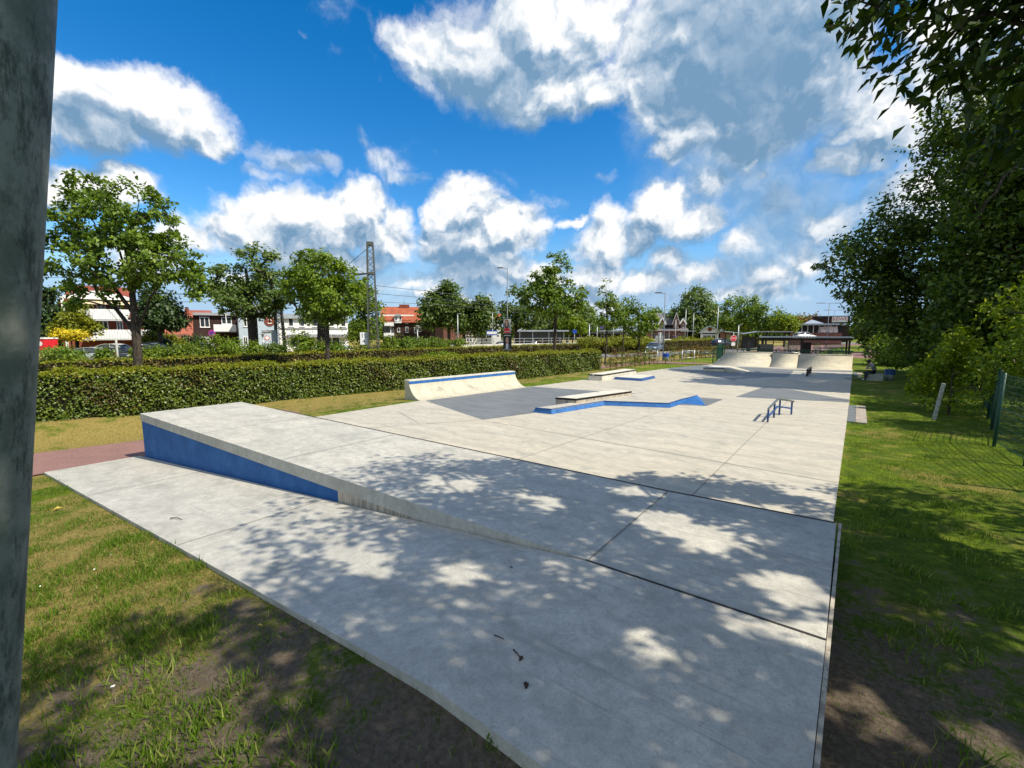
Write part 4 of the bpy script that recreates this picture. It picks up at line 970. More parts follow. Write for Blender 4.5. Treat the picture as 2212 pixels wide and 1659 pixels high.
# ------------------------------------------------------------------ hedges
def hedge(name, label, line, width, height, zb, ln, per_m2, m_side, m_top, cat='hedge', jag=0.05, top_share=0.16, hvar=0.0):
    t = thing(name, label, cat, (line[0][0], line[0][1], zb))
    o = np.array([line[0][0], line[0][1], 0.0]); Vs = []; Mi = []
    b = MB()
    hts = height if hasattr(height, '__len__') else [height] * len(line)
    for i in range(len(line) - 1):
        a = np.array([*line[i], 0]); c = np.array([*line[i + 1], 0]); d = c - a; ln_ = np.linalg.norm(d); d = d / ln_; q = np.array([-d[1], d[0], 0])
        h0, h1 = hts[i], hts[i + 1]
        def cnt(area): return int(area * per_m2)
        hm = (h0 + h1) / 2
        for face in (-1, 1, 0, 2, 3):
            if face in (2, 3):
                if (face == 2 and i) or (face == 3 and i < len(line) - 2): continue
                n = cnt(width * hm); s_ = np.zeros(n) if face == 2 else np.full(n, ln_); lat = (rng.random(n) - .5) * width; z = rng.random(n) * hm; nr = np.tile(-d if face == 2 else d, (n, 1))
            elif face == 0:
                n = cnt(ln_ * width); s_ = rng.random(n) * ln_; lat = (rng.random(n) - .5) * width; z = h0 + (h1 - h0) * s_ / ln_; nr = np.tile([0, 0, 1.0], (n, 1))
            else:
                n = cnt(ln_ * hm); s_ = rng.random(n) * ln_; lat = np.full(n, face * width / 2); z = -0.12 + rng.random(n) * (0.12 + h0 + (h1 - h0) * s_ / ln_); nr = np.tile(q * face, (n, 1))
            bulge = 0.07 * np.sin(s_ * 2.3 + z * 3) * np.sin(s_ * .9 + 1.7) + 0.05 * np.sin(s_ * 5.1 + 2 * z) * np.sin(z * 6 + s_) + np.where(rng.random(n) < .02, .14 * rng.random(n), 0) + hvar * np.sin(s_ * 0.7 + 2) 
            p = a - o + d * s_[:, None] + q * lat[:, None] + np.stack([0 * z, 0 * z, z], -1)
            p = p + nr * (rng.normal(size=n) * jag - 0.03 + bulge)[:, None]
            nn = unit(nr * 0.8 + np.array([0, 0, 0.35]) + rng.normal(size=(n, 3)) * 0.5)
            dd = rng.normal(size=(n, 3)) + np.array([0, 0, -0.4 if face else 0.3])
            s2 = 0.65 + 0.7 * rng.random(n)
            Vs.append(leaves(p, nn, unit(dd), ln * s2, ln * 0.6 * s2))
            tops = (face == 0) | ((rng.random(n) < 0.75) & (z > (hm - top_share * (0.6 + 0.8 * rng.random(n)))))  # top face and upper side leaves take the sunlit tint
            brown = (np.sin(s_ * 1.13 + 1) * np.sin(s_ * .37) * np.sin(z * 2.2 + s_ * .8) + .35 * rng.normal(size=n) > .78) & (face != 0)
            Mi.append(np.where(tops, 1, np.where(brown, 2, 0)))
        w2 = width / 2 - 0.09; A = a - o; C_ = c - o
        s0, s1 = (0.1 if i == 0 else 0), (0.1 if i == len(line) - 2 else 0)
        A2 = A + d * s0; C2 = C_ - d * s1
        b.prism([tuple((A2 - q * w2)[:2]), tuple((C2 - q * w2)[:2]), tuple((C2 + q * w2)[:2]), tuple((A2 + q * w2)[:2])], -0.25, [h0 - .1, h1 - .1, h1 - .1, h0 - .1])
    V = np.concatenate(Vs)
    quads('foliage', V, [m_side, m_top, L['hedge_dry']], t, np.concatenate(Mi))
    b.build('dark_fill', M['hedge_core'], t)  # solid dark filler behind the leaves, closes the view through
    return t
HD = np.array([0.232, 0.973])
h0 = np.array([-21.65, 1.84]); h1 = np.array([-15.1, 29.4])
def hl(t_): q = h0 + (h1 - h0) * t_; return (float(q[0]), float(q[1]))
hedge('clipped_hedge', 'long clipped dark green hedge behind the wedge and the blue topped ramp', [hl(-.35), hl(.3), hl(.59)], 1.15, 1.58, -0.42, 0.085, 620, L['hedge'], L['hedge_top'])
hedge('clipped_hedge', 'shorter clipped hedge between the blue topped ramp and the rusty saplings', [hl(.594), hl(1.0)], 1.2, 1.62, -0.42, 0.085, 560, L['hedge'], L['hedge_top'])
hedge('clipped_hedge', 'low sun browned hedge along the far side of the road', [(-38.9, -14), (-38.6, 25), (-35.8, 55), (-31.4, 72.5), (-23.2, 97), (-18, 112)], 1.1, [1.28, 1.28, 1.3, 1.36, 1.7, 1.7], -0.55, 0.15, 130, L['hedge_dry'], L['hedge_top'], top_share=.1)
b_ = hl(.575)
tree('clipped_shrub', 'bright clipped shrub bulging from the top of the long hedge', 'shrub', (b_[0] - .5, b_[1] - .4, 0.9), [(0, 0, .22, .9, 1.4, .22)], 60, 50, .12, .09, L['bright'], .3, .03, start=0, shell=.6)

# roadside shrubs beyond the far hedge
SH = 'shrubs beyond the road'
def shrub(name, label, px, D, hw, top, bot, m, ncl=36, per=34, ln=0.22, group=SH):
    base = ground_at(px, D); k = D / 967.0
    zt = P(px, top, D)[2] - base[2]; zb = max(0.0, P(px, bot, D)[2] - base[2])
    hh = (zt - zb) / 2
    tree(name, label, 'shrub', base, [(0, 0, zb + hh, hw * k, hw * k * .8, hh), (hw * k * .45 * _r[0], hw * k * .45 * _r[1], zb + hh * .75, hw * k * .6, hw * k * .6, hh * .75), (-hw * k * .5 * _r[0], -hw * k * .5 * _r[1], zb + hh * .8, hw * k * .55, hw * k * .6, hh * .8)],
         ncl, per, 0.16 + hh * .12, ln, L[m], max(.3, zt * .6), 0.05, group, start=0, shell=.5)
for px, D, hw, top, bot, m, lab in [
    (118, 36, 34, 748, 790, 'shrub', 'round green shrub at the left end of the far hedge'), (150, 37, 26, 752, 785, 'oak', 'darker shrub beside the leftmost round one'), (222, 40, 16, 752, 785, 'oak', 'small dark shrub between two parked cars'),
    (305, 40, 20, 748, 780, 'shrub', 'bright small shrub right of the oak trunk'), (338, 42, 16, 748, 775, 'oak', 'small leafy shrub before the dark parked cars'), (380, 42, 26, 742, 775, 'shrub', 'loose green shrub left of the pink road sign'),
    (430, 42, 30, 735, 775, 'shrub', 'wide green shrub below the pink road sign'), (470, 42, 28, 722, 775, 'shrub', 'tall weedy shrub below the white balcony'), (510, 42, 30, 735, 772, 'maple', 'wide green shrub below the pale blue wall'), (548, 43, 26, 740, 770, 'shrub', 'green shrub at the foot of the thick leaning trunk'),
    (590, 44, 20, 744, 768, 'lime', 'dark low shrub left of the second lattice mast'), (648, 44, 22, 710, 768, 'maple', 'upright leafy shrub before the white shop front'), (680, 45, 22, 728, 768, 'shrub', 'bright shrub left of the round maple trunk'), (725, 45, 24, 738, 768, 'oak', 'mixed shrub right of the round maple trunk'),
    (775, 50, 26, 690, 765, 'maple', 'tall dark shrub beside the lattice mast'), (835, 50, 26, 727, 760, 'shrub', 'green shrub right of the lattice mast'), (870, 52, 26, 725, 758, 'oak', 'green shrub below the dormer house'), (905, 54, 22, 730, 757, 'shrub', 'bright green shrub below the dark brick wall'), (940, 56, 24, 728, 755, 'oak', 'dark green shrub before the rose brick wall'), (985, 58, 26, 732, 753, 'shrub', 'green shrub before the half timbered front'),
    (225, 53, 42, 710, 742, 'lime', 'big dark rhododendron before the lower balcony'), (105, 44, 22, 720, 755, 'conifer', 'low dark shrub beneath the dark conifer'), (345, 50, 20, 722, 750, 'conifer', 'smooth dark green clipped dome before the red tiled house'), (320, 48, 14, 718, 742, 'gold', 'yellow shrub left of the clipped dome'), (370, 52, 12, 722, 745, 'gold', 'yellow shrub right of the clipped dome'), (390, 54, 18, 735, 750, 'gold', 'low golden shrub before the red tiled house'), (415, 55, 22, 722, 748, 'conifer', 'dark garden shrub beside the dark brick house')]:
    shrub('shrub', lab, px, D, hw, top, bot, m)
shrub('forsythia', 'bright yellow flowering shrub in front of the yellow conifer', 152, 42, 36, 710, 732, 'flower', 44, 60, .16)
for px, D, hw, top, lab in [(1282, 66, 34, 729, 'yellow green clipped shrub row right of the platform railing'), (1335, 70, 36, 727, 'yellow green shrub row before the grey pavilion'), (1385, 76, 30, 727, 'yellow green shrub row left of the traffic board'), (1480, 92, 34, 728, 'yellow green shrub row before the station platform'), (1530, 98, 26, 729, 'last yellow green shrub before the barrel roofed hall')]:
    shrub('shrub', lab, px, D, hw, top, 748, 'hedge_top', 60, 50, .24)

# rusty saplings in a thin row
SG = 'saplings in the thin new hedge'
proto = []
for v in range(3):
    t = thing('sapling', 'thin sapling', 'sapling', (0, 0, -50), 0, SG)
    hgt = 1.15
    cl = np.array([[rng.normal() * .16, rng.normal() * .16, .3 + (hgt - .3) * rng.random()] for _ in range(14)])
    limbs(cl, (0, 0, -.05), hgt, .018, t, name='stem', start=.15, minr=.004)
    foliage('leaves', cl, cl * 0 + np.array([0, 0, .6]), 16, .07, .085, .05, [L['rust'], L['shrub'], L['rust']][v], t, .4, .2)
    proto.append(t)
sp = [( -13.35 + .055 * (y - 27.6) + .12 * math.sin(y * 7), y) for y in np.concatenate([np.arange(28.0, 35.6, .42), np.arange(39.0, 54, .55)])]
for i, (x, y) in enumerate(sp):
    o = proto[i % 3] if i < 3 else copy_tree(proto[i % 3])
    o.location = (x, y, float(gz(x, y))); o.rotation_euler = (0, 0, i * 1.7); s_ = .8 + .35 * ((i * 37) % 11) / 11; o.scale = (s_, s_, s_)
    o['label'] = ('thin rusty leaved sapling in the row left of the gate' if y < 37 else 'thin rusty leaved sapling in the row right of the gate') if i % 3 != 1 else ('thin green leaved sapling in the row left of the gate' if y < 37 else 'thin green leaved sapling in the row right of the gate')

# ------------------------------------------------------------------ grass blades near the camera (uncountable)
def blades(name, n, xr, yr, m, ln, keep=None, clump=1.0, up=1.0, label='short patchy grass'):
    x = rng.uniform(*xr, n); y = rng.uniform(*yr, n)
    nz = np.sin(x * 3.7 + 1.3 * np.sin(y * 2.1)) * np.sin(y * 4.1 + 1.1 * np.sin(x * 2.7)) + .6 * np.sin(x * 9.1 + y * 3) * np.sin(y * 8.3 - x * 2)
    k = rng.random(n) < np.clip(.45 + .5 * nz * clump, .05, 1)
    if keep is not None: k &= keep(x, y)
    x, y, nz = x[k], y[k], nz[k]; N = len(x)
    p = np.stack([x, y, gz(x, y) - .004], -1)
    d = unit(np.stack([rng.normal(size=N) * .55, rng.normal(size=N) * .55, np.full(N, up)], -1))
    nr = unit(rng.normal(size=(N, 3)) * np.array([1, 1, .2]))
    L_ = ln * (.5 + .9 * rng.random(N)) * np.clip(.8 + .35 * nz, .5, 1.4)
    o = quads(name, leaves(p, nr, d, L_, np.maximum(.006, L_ * .10), .0), m)
    return tag(o, label, 'grass', kind='stuff')
def off_slab(x, y):
    ns = 1.30 + (x + 15.3) * 0.0269 - .012
    return ~((x > -15.32) & (x < .015) & (y > ns) & (y < 39)) & ~((x < -15.2) & (y > 1.0)) 
blades('grass', 150000, (-9, -.2), (-2.2, 1.75), L['grass'], .06, lambda x, y: off_slab(x, y) & (rng.random(len(x)) < np.clip(np.hypot(x + 1.5, y - .8) / 3.2 - .15, .12, 1)), label='patchy lawn grass beside the slab at lower left')
blades('grass', 130000, (.02, 4.5), (1.2, 22), L['grass'], .05, lambda x, y: (rng.random(len(x)) < np.clip((np.hypot(x - 1.1, y - 4.0)) / 5 - .1, .15, 1)) & (x < 3 + .1 * y), label='lawn grass between the floor and the fence')
blades('grass', 60000, (-15.5, -9), (-4, 1.4), L['grass'], .06, lambda x, y: off_slab(x, y), label='lawn grass at the far left corner of the slab')
blades('grass', 5200, (-15.3, 0), (1.0, 1.72), L['grass'], .085, lambda x, y: (np.abs(1.28 + (x + 15.3) * .0269 - y) < .05), .4, label='longer tufts of grass along the slab edge')
blades('grass', 60000, (-21, -11.6), (6.3, 32), L['grass'], .07, lambda x, y: (x < -12.75 + .14 * np.maximum(0, y - 16.5)) & (x > -21 + .235 * (y - 1.8) + .4), label='dry grass strip along the clipped hedge')
# taller tufts near the camera
tx = np.concatenate([rng.uniform(-7.5, -1.2, 240), rng.uniform(.1, 1.6, 60)]); ty = np.concatenate([rng.uniform(-1.6, 1.25, 240), rng.uniform(1.4, 9, 60)])
k_ = off_slab(tx, ty); tx, ty = tx[k_], ty[k_]; kk = np.repeat(np.arange(len(tx)), 46); N = len(kk)
x = tx[kk] + rng.normal(size=N) * .07; y = ty[kk] + rng.normal(size=N) * .07; kp = off_slab(x, y); x, y = x[kp], y[kp]; N = len(x)
p = np.stack([x, y, gz(x, y) - .01], -1); d = unit(np.stack([rng.normal(size=N) * .5, rng.normal(size=N) * .5, np.ones(N)], -1))
tag(quads('grass_tufts', leaves(p, unit(rng.normal(size=(N, 3)) * np.array([1, 1, .2])), d, .05 + .09 * rng.random(N), np.full(N, .009), 0), L['grass']), 'taller grass tufts close to the camera', 'grass', kind='stuff')
# daisies
nd = 26; x = np.concatenate([rng.uniform(-9, -3, nd), rng.uniform(-20, -16, 12)]); y = np.concatenate([rng.uniform(-1.5, 1.2, nd), rng.uniform(5, 9, 12)])
p = np.stack([x, y, gz(x, y) + .045], -1); nr = unit(rng.normal(size=p.shape) * .3 + np.array([0, 0, 1])); 
V = np.concatenate([leaves(p, nr, unit(rng.normal(size=p.shape)), np.full(len(x), .018), np.full(len(x), .018), 0) for _ in range(2)])
tag(quads('daisies', V, L['petal']), 'small white daisies scattered in the grass', 'daisies', kind='stuff')

for k, (x, y, hh, m, lab) in enumerate([(3.2, 45, 3.2, 'shrub', 'tall green shrub right of the bike shelter'), (6.0, 52, 4.5, 'oak', 'wide green bush mass far behind the seated person'), (6.5, 66, 6.0, 'lime', 'dark tree clump at the right end of the paved lot')]):
    tree('shrub', lab, 'shrub', (x, y, -.1), [(0, 0, hh * .5, hh * .7, hh * .7, hh * .55), (hh * .5, 0, hh * .4, hh * .5, hh * .5, hh * .45), (-hh * .3, 0, hh * .3, hh * .45, hh * .5, hh * .35)], 110, 50, .4, .26, L[m], hh * .6, .08, BT, start=0, shell=.5)

# low distant woods closing the horizon (one far mass)
n_ = 26000; az = rng.uniform(R(-100), R(14), n_); dist_ = 210 + 25 * rng.random(n_)
hmax = 5.2 + 1.6 * np.sin(az * 23) + 1.2 * np.sin(az * 57 + 1) + .8 * np.sin(az * 131)
p = np.stack([np.sin(az) * dist_, np.cos(az) * dist_, -1 + (hmax + 1) * rng.random(n_) ** .8], -1)
p = p[(az < R(-1)) | (p[:, 0] > -3)]; n_ = len(p)
nr = unit(rng.normal(size=(n_, 3)) + np.array([0, 0, .7])); s_ = 1.3 + 1.2 * rng.random(n_)
tag(quads('distant_woods', leaves(p, nr, unit(rng.normal(size=(n_, 3))), s_, s_ * .8), L['lime']), 'low distant woods along the horizon', 'woods', kind='stuff')
px_tree('lime_tree', 'tall dark tree behind the supermarket end', 'tree', 1868, 75, [(1880, 690, 34, 35), (1862, 708, 18, 16), (1905, 680, 40, 45)], 110, 45, .7, .45, 'beech', .3, 690, TR, z=-.6)
px_tree('lime_tree', 'dark tree beside the black bicycle shelter roof', 'tree', 1875, 58, [(1882, 715, 26, 26), (1905, 705, 40, 45)], 110, 50, .5, .32, 'beech', .25, 705, TR, z=-.3)

# ------------------------------------------------------------------ grey pole at the left edge
def pole_pt(px, py, d):
    q = np.array([0, 0, EYE]) + ray(px, py) * d
    return Vector(q)
pa, pb = pole_pt(-14, -60, .80), pole_pt(-92, 1700, .92)
ax = (pa - pb).normalized(); pt_, pbm = pa + ax * .7, pb - ax * .95
t = thing('steel_pole', 'thick weathered grey steel pole standing very close at the left edge', 'pole', pbm)
b = MB(); b.tube([Vector((0, 0, 0)), (pt_ - pbm) * .3, (pt_ - pbm) * .6, pt_ - pbm], [.083, .0825, .082, .081], 40)
b.build('pole', M['galvanised'], t)
b = MB(); b.lathe([(.085, 0), (.11, .0), (.11, .02), (.085, .03)], 32); o = b.build('base_collar', M['galvanised'], t); o.rotation_euler = ax.to_track_quat('Z', 'Y').to_euler(); o.location = ax * .08

# ------------------------------------------------------------------ right side: fence, post, bin, seated person
t = thing('wire_fence', 'dark green wire mesh fence on slim posts at the right under the trees', 'fence', (2.5, 14, 0))
fp = [(2.92, 10.6), (2.68, 12.5), (2.56, 14.25), (2.9, 16.6), (3.2, 18.9), (3.5, 21.5)]
fh = [1.62, 1.62, 1.62, 1.62, 1.6, 1.55]
for (x, y), hh in zip(fp, fh):
    b = MB(); b.tube([(x - 2.5, y - 14, -.2), (x - 2.5 + .03, y - 14, hh)], .032, 8); b.box(x - 2.525, x - 2.475, y - 14.025, y - 13.975, hh - .005, hh + .02); b.build('post', M['green_wire'], t)
b = MB()
for i in range(len(fp) - 1):
    (x0, y0), (x1, y1) = fp[i], fp[i + 1]; n = int(math.dist(fp[i], fp[i + 1]) / .062)
    for k in range(n + 1):
        u_ = k / n; x = x0 + (x1 - x0) * u_ - 2.5; y = y0 + (y1 - y0) * u_ - 14
        b.bar((x + .027, y, .06), (x + .03, y, 1.58), .005)
    for z in np.arange(.08, 1.6, .13): b.bar((x0 - 2.473, y0 - 14, z), (x1 - 2.473, y1 - 14, z), .007)
    for z in (.1, .84, 1.58): b.bar((x0 - 2.473, y0 - 14, z), (x1 - 2.473, y1 - 14, z), .009)
b.build('mesh_panel', M['green_wire'], t)
b = MB(); b.T = Matrix.Translation((1.93, 17.75, 0)) @ Euler((R(4), R(6), 0)).to_matrix().to_4x4()
b.box(-.045, .045, -.045, .045, -.3, 1.05)
tag(b.build('concrete_post', M['dry_post'], bevel=.012), 'pale weathered concrete post leaning out of the right hand shrub', 'post')
def bin_(name, label, x, y, mid, top, rz=0, legs=False):
    t = thing(name, label, 'bin', (x, y, float(gz(x, y))), rz)
    b = MB(); z0 = .28 if legs else .02
    b.lathe([(0, z0), (.19, z0), (.215, z0 + .32), (.225, z0 + .52)], 20); b.build('body', M[mid], t)
    b = MB(); b.lathe([(.228, z0 + .3), (.236, z0 + .56), (.24, z0 + .58), (.21, z0 + .58), (.20, z0 + .35)], 20); b.build('hood', M[top], t)
    b = MB(); b.tube([(0, .0, -.1), (0, 0, z0 + .03)], .03, 8) if legs else b.lathe([(.16, 0), (.16, .03), (0, .03)], 16); b.build('foot', M['dark_grey'], t)
    if legs:
        b = MB(); b.bar((-.26, 0, -.1), (-.26, 0, z0 + .75), .035); b.bar((.26, 0, -.1), (.26, 0, z0 + .75), .035); b.build('frame', M['light_steel'], t)
bin_('litter_bin', 'grey litter bin with blue hood in the shade beside the seated person', 1.45, 30.7, 'light_steel', 'dark_blue_steel')
bin_('litter_bin', 'blue and grey litter bin on a post at the park gate', -12.05, 35.6, 'light_steel', 'sign_blue', .3, True)
b = MB(); b.box(-.34, .34, -.2, .2, -.1, .33)
tag(b.build('concrete_block', M['dry_post'], bevel=.015, loc=(.82, 30.25, 0), rot=(0, 0, .15)), 'concrete seat block in the shade with a person on it', 'seat block')

def figure(name, label, joints, edges, radii, loc, rz, skin_parts, hair_z=None, scale=1.0, mats=None):
    """one continuous skinned body, recoloured by region; head gets hair as a child"""
    t = thing(name, label, 'person', loc, rz)
    keys = list(joints); me = bpy.data.meshes.new('body')
    me.from_pydata([Vector(joints[k]) * scale for k in keys], [(keys.index(a), keys.index(b_)) for a, b_ in edges], [])
    o = bpy.data.objects.new('body', me); COL.objects.link(o)
    sk = o.modifiers.new('skin', 'SKIN'); sb = o.modifiers.new('sub', 'SUBSURF'); sb.levels = sb.render_levels = 1
    for i, k in enumerate(keys):
        rr = radii[k]; me.skin_vertices[0].data[i].radius = (rr * scale, rr * scale)
        me.skin_vertices[0].data[i].use_root = (i == 0)
    bpy.context.view_layer.update()
    m2_ = bpy.data.meshes.new_from_object(o.evaluated_get(bpy.context.evaluated_depsgraph_get()))
    bpy.data.objects.remove(o); m2_.name = 'body'
    for m in mats: m2_.materials.append(m)
    for p in m2_.polygons:
        p.use_smooth = True
        best = min(keys, key=lambda k: (Vector(joints[k]) * scale - p.center).length - radii[k] * scale * .5)
        p.material_index = skin_parts.get(best, 1)
    ob = bpy.data.objects.new('body', m2_); COL.objects.link(ob); ob.parent = t
    hd = Vector(joints['head']) * scale
    b = MB(); b.ball((hd.x, hd.y, hd.z + .02 * scale), (.105 * scale, .115 * scale, .125 * scale), 12, 8)
    b.v = [v for v in b.v]; hair = b.build('hair', M['hair'], t)
    for v in hair.data.vertices:                        # keep the face free: pull the hair back above the brow line
        if v.co.y < hd.y - .03 * scale and v.co.z < hd.z + .045 * scale: v.co.y = hd.y - .03 * scale
    b = MB()
    for s_ in (-1, 1): b.ball((hd.x + s_ * .035 * scale, hd.y - .088 * scale, hd.z + .005 * scale), .011 * scale, 8, 5)
    b.build('eyes', M['black'], t)
    return t
J = {'pelvis': (0, 0, .52), 'spine': (0, -.02, .78), 'chest': (0, -.14, .94), 'neck': (0, -.25, 1.05), 'head': (0, -.34, 1.15),
     'shL': (.17, -.18, .99), 'elL': (.24, -.26, .78), 'wrL': (.08, -.42, .72), 'fgL': (.02, -.50, .70), 'shR': (-.17, -.18, .99), 'elR': (-.24, -.26, .78), 'wrR': (-.08, -.42, .72), 'fgR': (-.02, -.50, .69),
     'hipL': (.10, -.04, .50), 'knL': (.14, -.46, .50), 'anL': (.14, -.50, .09), 'toL': (.15, -.68, .04), 'hipR': (-.10, -.04, .50), 'knR': (-.14, -.44, .50), 'anR': (-.13, -.40, .09), 'toR': (-.15, -.58, .04)}
Eg = [('pelvis', 'spine'), ('spine', 'chest'), ('chest', 'neck'), ('neck', 'head'), ('chest', 'shL'), ('shL', 'elL'), ('elL', 'wrL'), ('wrL', 'fgL'), ('chest', 'shR'), ('shR', 'elR'), ('elR', 'wrR'), ('wrR', 'fgR'),
      ('pelvis', 'hipL'), ('hipL', 'knL'), ('knL', 'anL'), ('anL', 'toL'), ('pelvis', 'hipR'), ('hipR', 'knR'), ('knR', 'anR'), ('anR', 'toR')]
Rd = {'pelvis': .14, 'spine': .135, 'chest': .15, 'neck': .06, 'head': .10, 'shL': .07, 'elL': .05, 'wrL': .035, 'fgL': .03, 'shR': .07, 'elR': .05, 'wrR': .035, 'fgR': .03, 'hipL': .10, 'knL': .07, 'anL': .045, 'toL': .04, 'hipR': .10, 'knR': .07, 'anR': .045, 'toR': .04}
SKN = {'head': 0, 'neck': 0, 'wrL': 0, 'fgL': 0, 'wrR': 0, 'fgR': 0, 'hipL': 2, 'knL': 2, 'anL': 2, 'hipR': 2, 'knR': 2, 'anR': 2, 'toL': 3, 'toR': 3, 'pelvis': 2}
figure('person', 'person in dark clothes bent forward sitting on the shaded concrete block', J, Eg, Rd, (.8, 30.2, -.02), -1.15, SKN, scale=.86, mats=[M['skin'], M['cloth_grey'], M['cloth_dark'], M['white']])
t = thing('skateboard', 'dark skateboard lying upside down at the feet of the seated person', 'skateboard', (-.02, 29.85, .075), .4)
b = MB(); b.prism([(-.4, -.05), (-.34, -.1), (.34, -.1), (.4, -.05), (.4, .05), (.34, .1), (-.34, .1), (-.4, .05)], -.008, .008); b.build('deck', M['black'], t)
for x in (-.24, .24):
    b = MB(); b.bar((x, -.08, .05), (x, .08, .05), .03); b.build('truck', M['light_steel'], t)
    for y in (-.09, .09):
        b = MB(); b.lathe([(0, -.018), (.027, -.018), (.027, .018), (0, .018)], 12, (x, y, .055), 'Y'); b.build('wheel', M['white'], t)

# twigs and leaves lying on the slab
def twig(label, x, y, pts, r=.008):
    z = float(slab_z(x)) + .006
    b = MB(); b.tube([(px_, py_, pz_ + .004) for px_, py_, pz_ in pts], [r, r * .8, r * .5][:len(pts)], 5)
    tag(b.build('twig', M['twig'], loc=(x, y, z)), label, 'twig', 'twigs on the slab')
q = G(372, 1163, -.45); twig('forked black twig on the slab edge at left', q[0] + .1, q[1] + .05, [(-.10, -.05, 0), (0, .0, .015), (.12, .03, .012)], .008)
q = G(1118, 1417, .35); twig('short straight twig in the shaded middle of the slab', q[0], q[1], [(-.05, .02, 0), (0, 0, .003), (.05, -.02, 0)], .006)
q = G(1078, 1379, .35); twig('tiny dark twig near the slab crease', q[0], q[1], [(-.04, -.005, 0), (0, 0, .003), (.04, .005, 0)], .005)
def fallen(label, q, m, s_, z):
    n_ = 5; pos = np.zeros((1, 3)); 
    V = leaves(pos, np.array([[.1, .2, 1.0]]), np.array([[1.0, .3, .1]]), [s_], [s_ * .6], .3)
    o = quads('fallen_leaf', V, M[m]); o.location = (q[0], q[1], z); o.rotation_euler = (0, 0, q[0] * 5); tag(o, label, 'leaf', 'fallen leaves')
for px, py, lab, m, s_ in [(1135, 1475, 'dark curled leaf alone in the middle of the slab', 'twig', .06), (1130, 1420, 'dark leaf beside the short twig on the slab', 'twig', .05), (1098, 1215, 'dry brown leaf near the foot of the wedge', 'dry_post', .06)]:
    q = G(px, py, .35); fallen(lab, q, m, s_, float(slab_z(q[0])) + .012)
for px, py, lab, m, s_ in [(405, 1235, 'orange leaf on the dry grass at lower left', 'orange', .11), (135, 1102, 'yellow leaf on the grass by the left slab corner', 'yellow_leaf', .14), (560, 1420, 'pale yellow leaf on the bare soil', 'yellow_leaf', .05)]:
    q = G(px, py, -.5 if px < 500 else -.1); fallen(lab, q, m, s_, float(gz(q[0], q[1])) + .04)

# ------------------------------------------------------------------ street lamps and posters
def lamp(name, label, px, D, top, arm, ztop=None, r=.055, double=False, mat_='lamp_steel', group='tall street lamps'):
    base = ground_at(px, D); hh = P(px, top, D)[2] - base[2]
    t = thing(name, label, 'street lamp', base, YAW, group)
    b = MB(); b.tube([(0, 0, -.2), (0, 0, 1.2), (0, 0, hh)], [r * 1.25, r * 1.1, r * .7], 10); b.build('pole', M[mat_], t)
    for s_ in ((-1, 1) if double else (1,)):
        b = MB(); b.tube([(0, 0, hh - .05), (s_ * arm * .5, 0, hh + .0), (s_ * arm * .6, 0, hh + .02)], .03, 6); b.build('arm', M[mat_], t)
        b = MB(); x0, x1 = sorted((s_ * arm * .5, s_ * arm * 1.25)); b.box(x0, x1, -.13, .13, hh - .02, hh + .07); b.use(1); b.box(x0 + .08, x1 - .08, -.1, .1, hh - .028, hh - .021)
        b.build('lamp_head', [M['dark_grey'], M['lamp_lens']], t)
    return t, base, hh
tl, lb, lh = lamp('street_lamp', 'tall street lamp carrying two stacked election posters', 1096, 48, 579, -.85)
lamp('street_lamp', 'tall street lamp beside the blue litter bin', 1434, 45, 633, -.8)
lamp('street_lamp', 'nearer double armed car park lamp at right', 1787, 88, 655, 2.0, double=True, r=.07, group='double lamps')
lamp('street_lamp', 'farther double armed car park lamp at right', 1799, 105, 670, 2.0, double=True, r=.07, group='double lamps')
def poster(label, zt, zb, woman):
    wd_ = .9; kz = 48 / 967.0
    z0, z1 = P(1096, zb, 48)[2], P(1096, zt, 48)[2]
    hh = z1 - z0
    t = thing('poster', label, 'poster', (lb[0] - FW[0] * .1, lb[1] - FW[1] * .1, z0), YAW, 'posters on the lamp post')
    W_ = .80 if woman else .90
    b = MB(); b.box(-W_ / 2, W_ / 2, -.012, .012, 0, hh); b.build('board', M['grey_trim'] if woman else M['black'], t)
    def flat(name, shape, m, y):
        bb = MB(); bb.add([(x, -.012 - y, z) for x, z in shape], [tuple(range(len(shape)))]); return bb.build(name, m, t)
    el = lambda cx_, cz, rx, rz, n=18: [(cx_ + rx * math.cos(2 * math.pi * i / n), cz + rz * math.sin(2 * math.pi * i / n)) for i in range(n)]
    if woman:
        flat('hair_print', el(-.08, hh * .64, .24, hh * .33), M['hair'], .002)
        flat('face_print', el(-.08, hh * .66, .13, hh * .22), M['skin'], .004)
        flat('dress_print', [(-W_ / 2 + .02, .02), (W_ / 2 - .1, .02), (W_ / 2 - .18, hh * .30), (-.08, hh * .40), (-W_ / 2 + .04, hh * .28)], M['red'], .003)
        flat('text_bar', [(-W_ / 2 + .06, hh * .1), (.22, hh * .1), (.22, hh * .14), (-W_ / 2 + .06, hh * .14)], M['offwhite'], .005)
    else:
        flat('jacket_print', [(-.33, hh * .1), (.36, hh * .1), (.28, hh * .38), (.05, hh * .46), (-.24, hh * .38)], M['dark_grey'], .002)
        flat('shirt_print', [(-.14, hh * .1), (.07, hh * .1), (.10, hh * .42), (-.14, hh * .42)], M['offwhite'], .003)
        flat('face_print', el(-.02, hh * .62, .17, hh * .21), M['skin'], .004)
        flat('title_bar', [(-.36, hh * .90), (.36, hh * .90), (.36, hh * .94), (-.36, hh * .94)], M['offwhite'], .004)
        flat('text_bar', [(-.42, hh * .04), (.42, hh * .04), (.42, hh * .09), (-.42, hh * .09)], M['grey_trim'], .004)
poster('upper poster on the lamp with a dark haired woman in red', 689, 720, True)
poster('lower black poster on the lamp with a man in a suit', 722, 757, False)

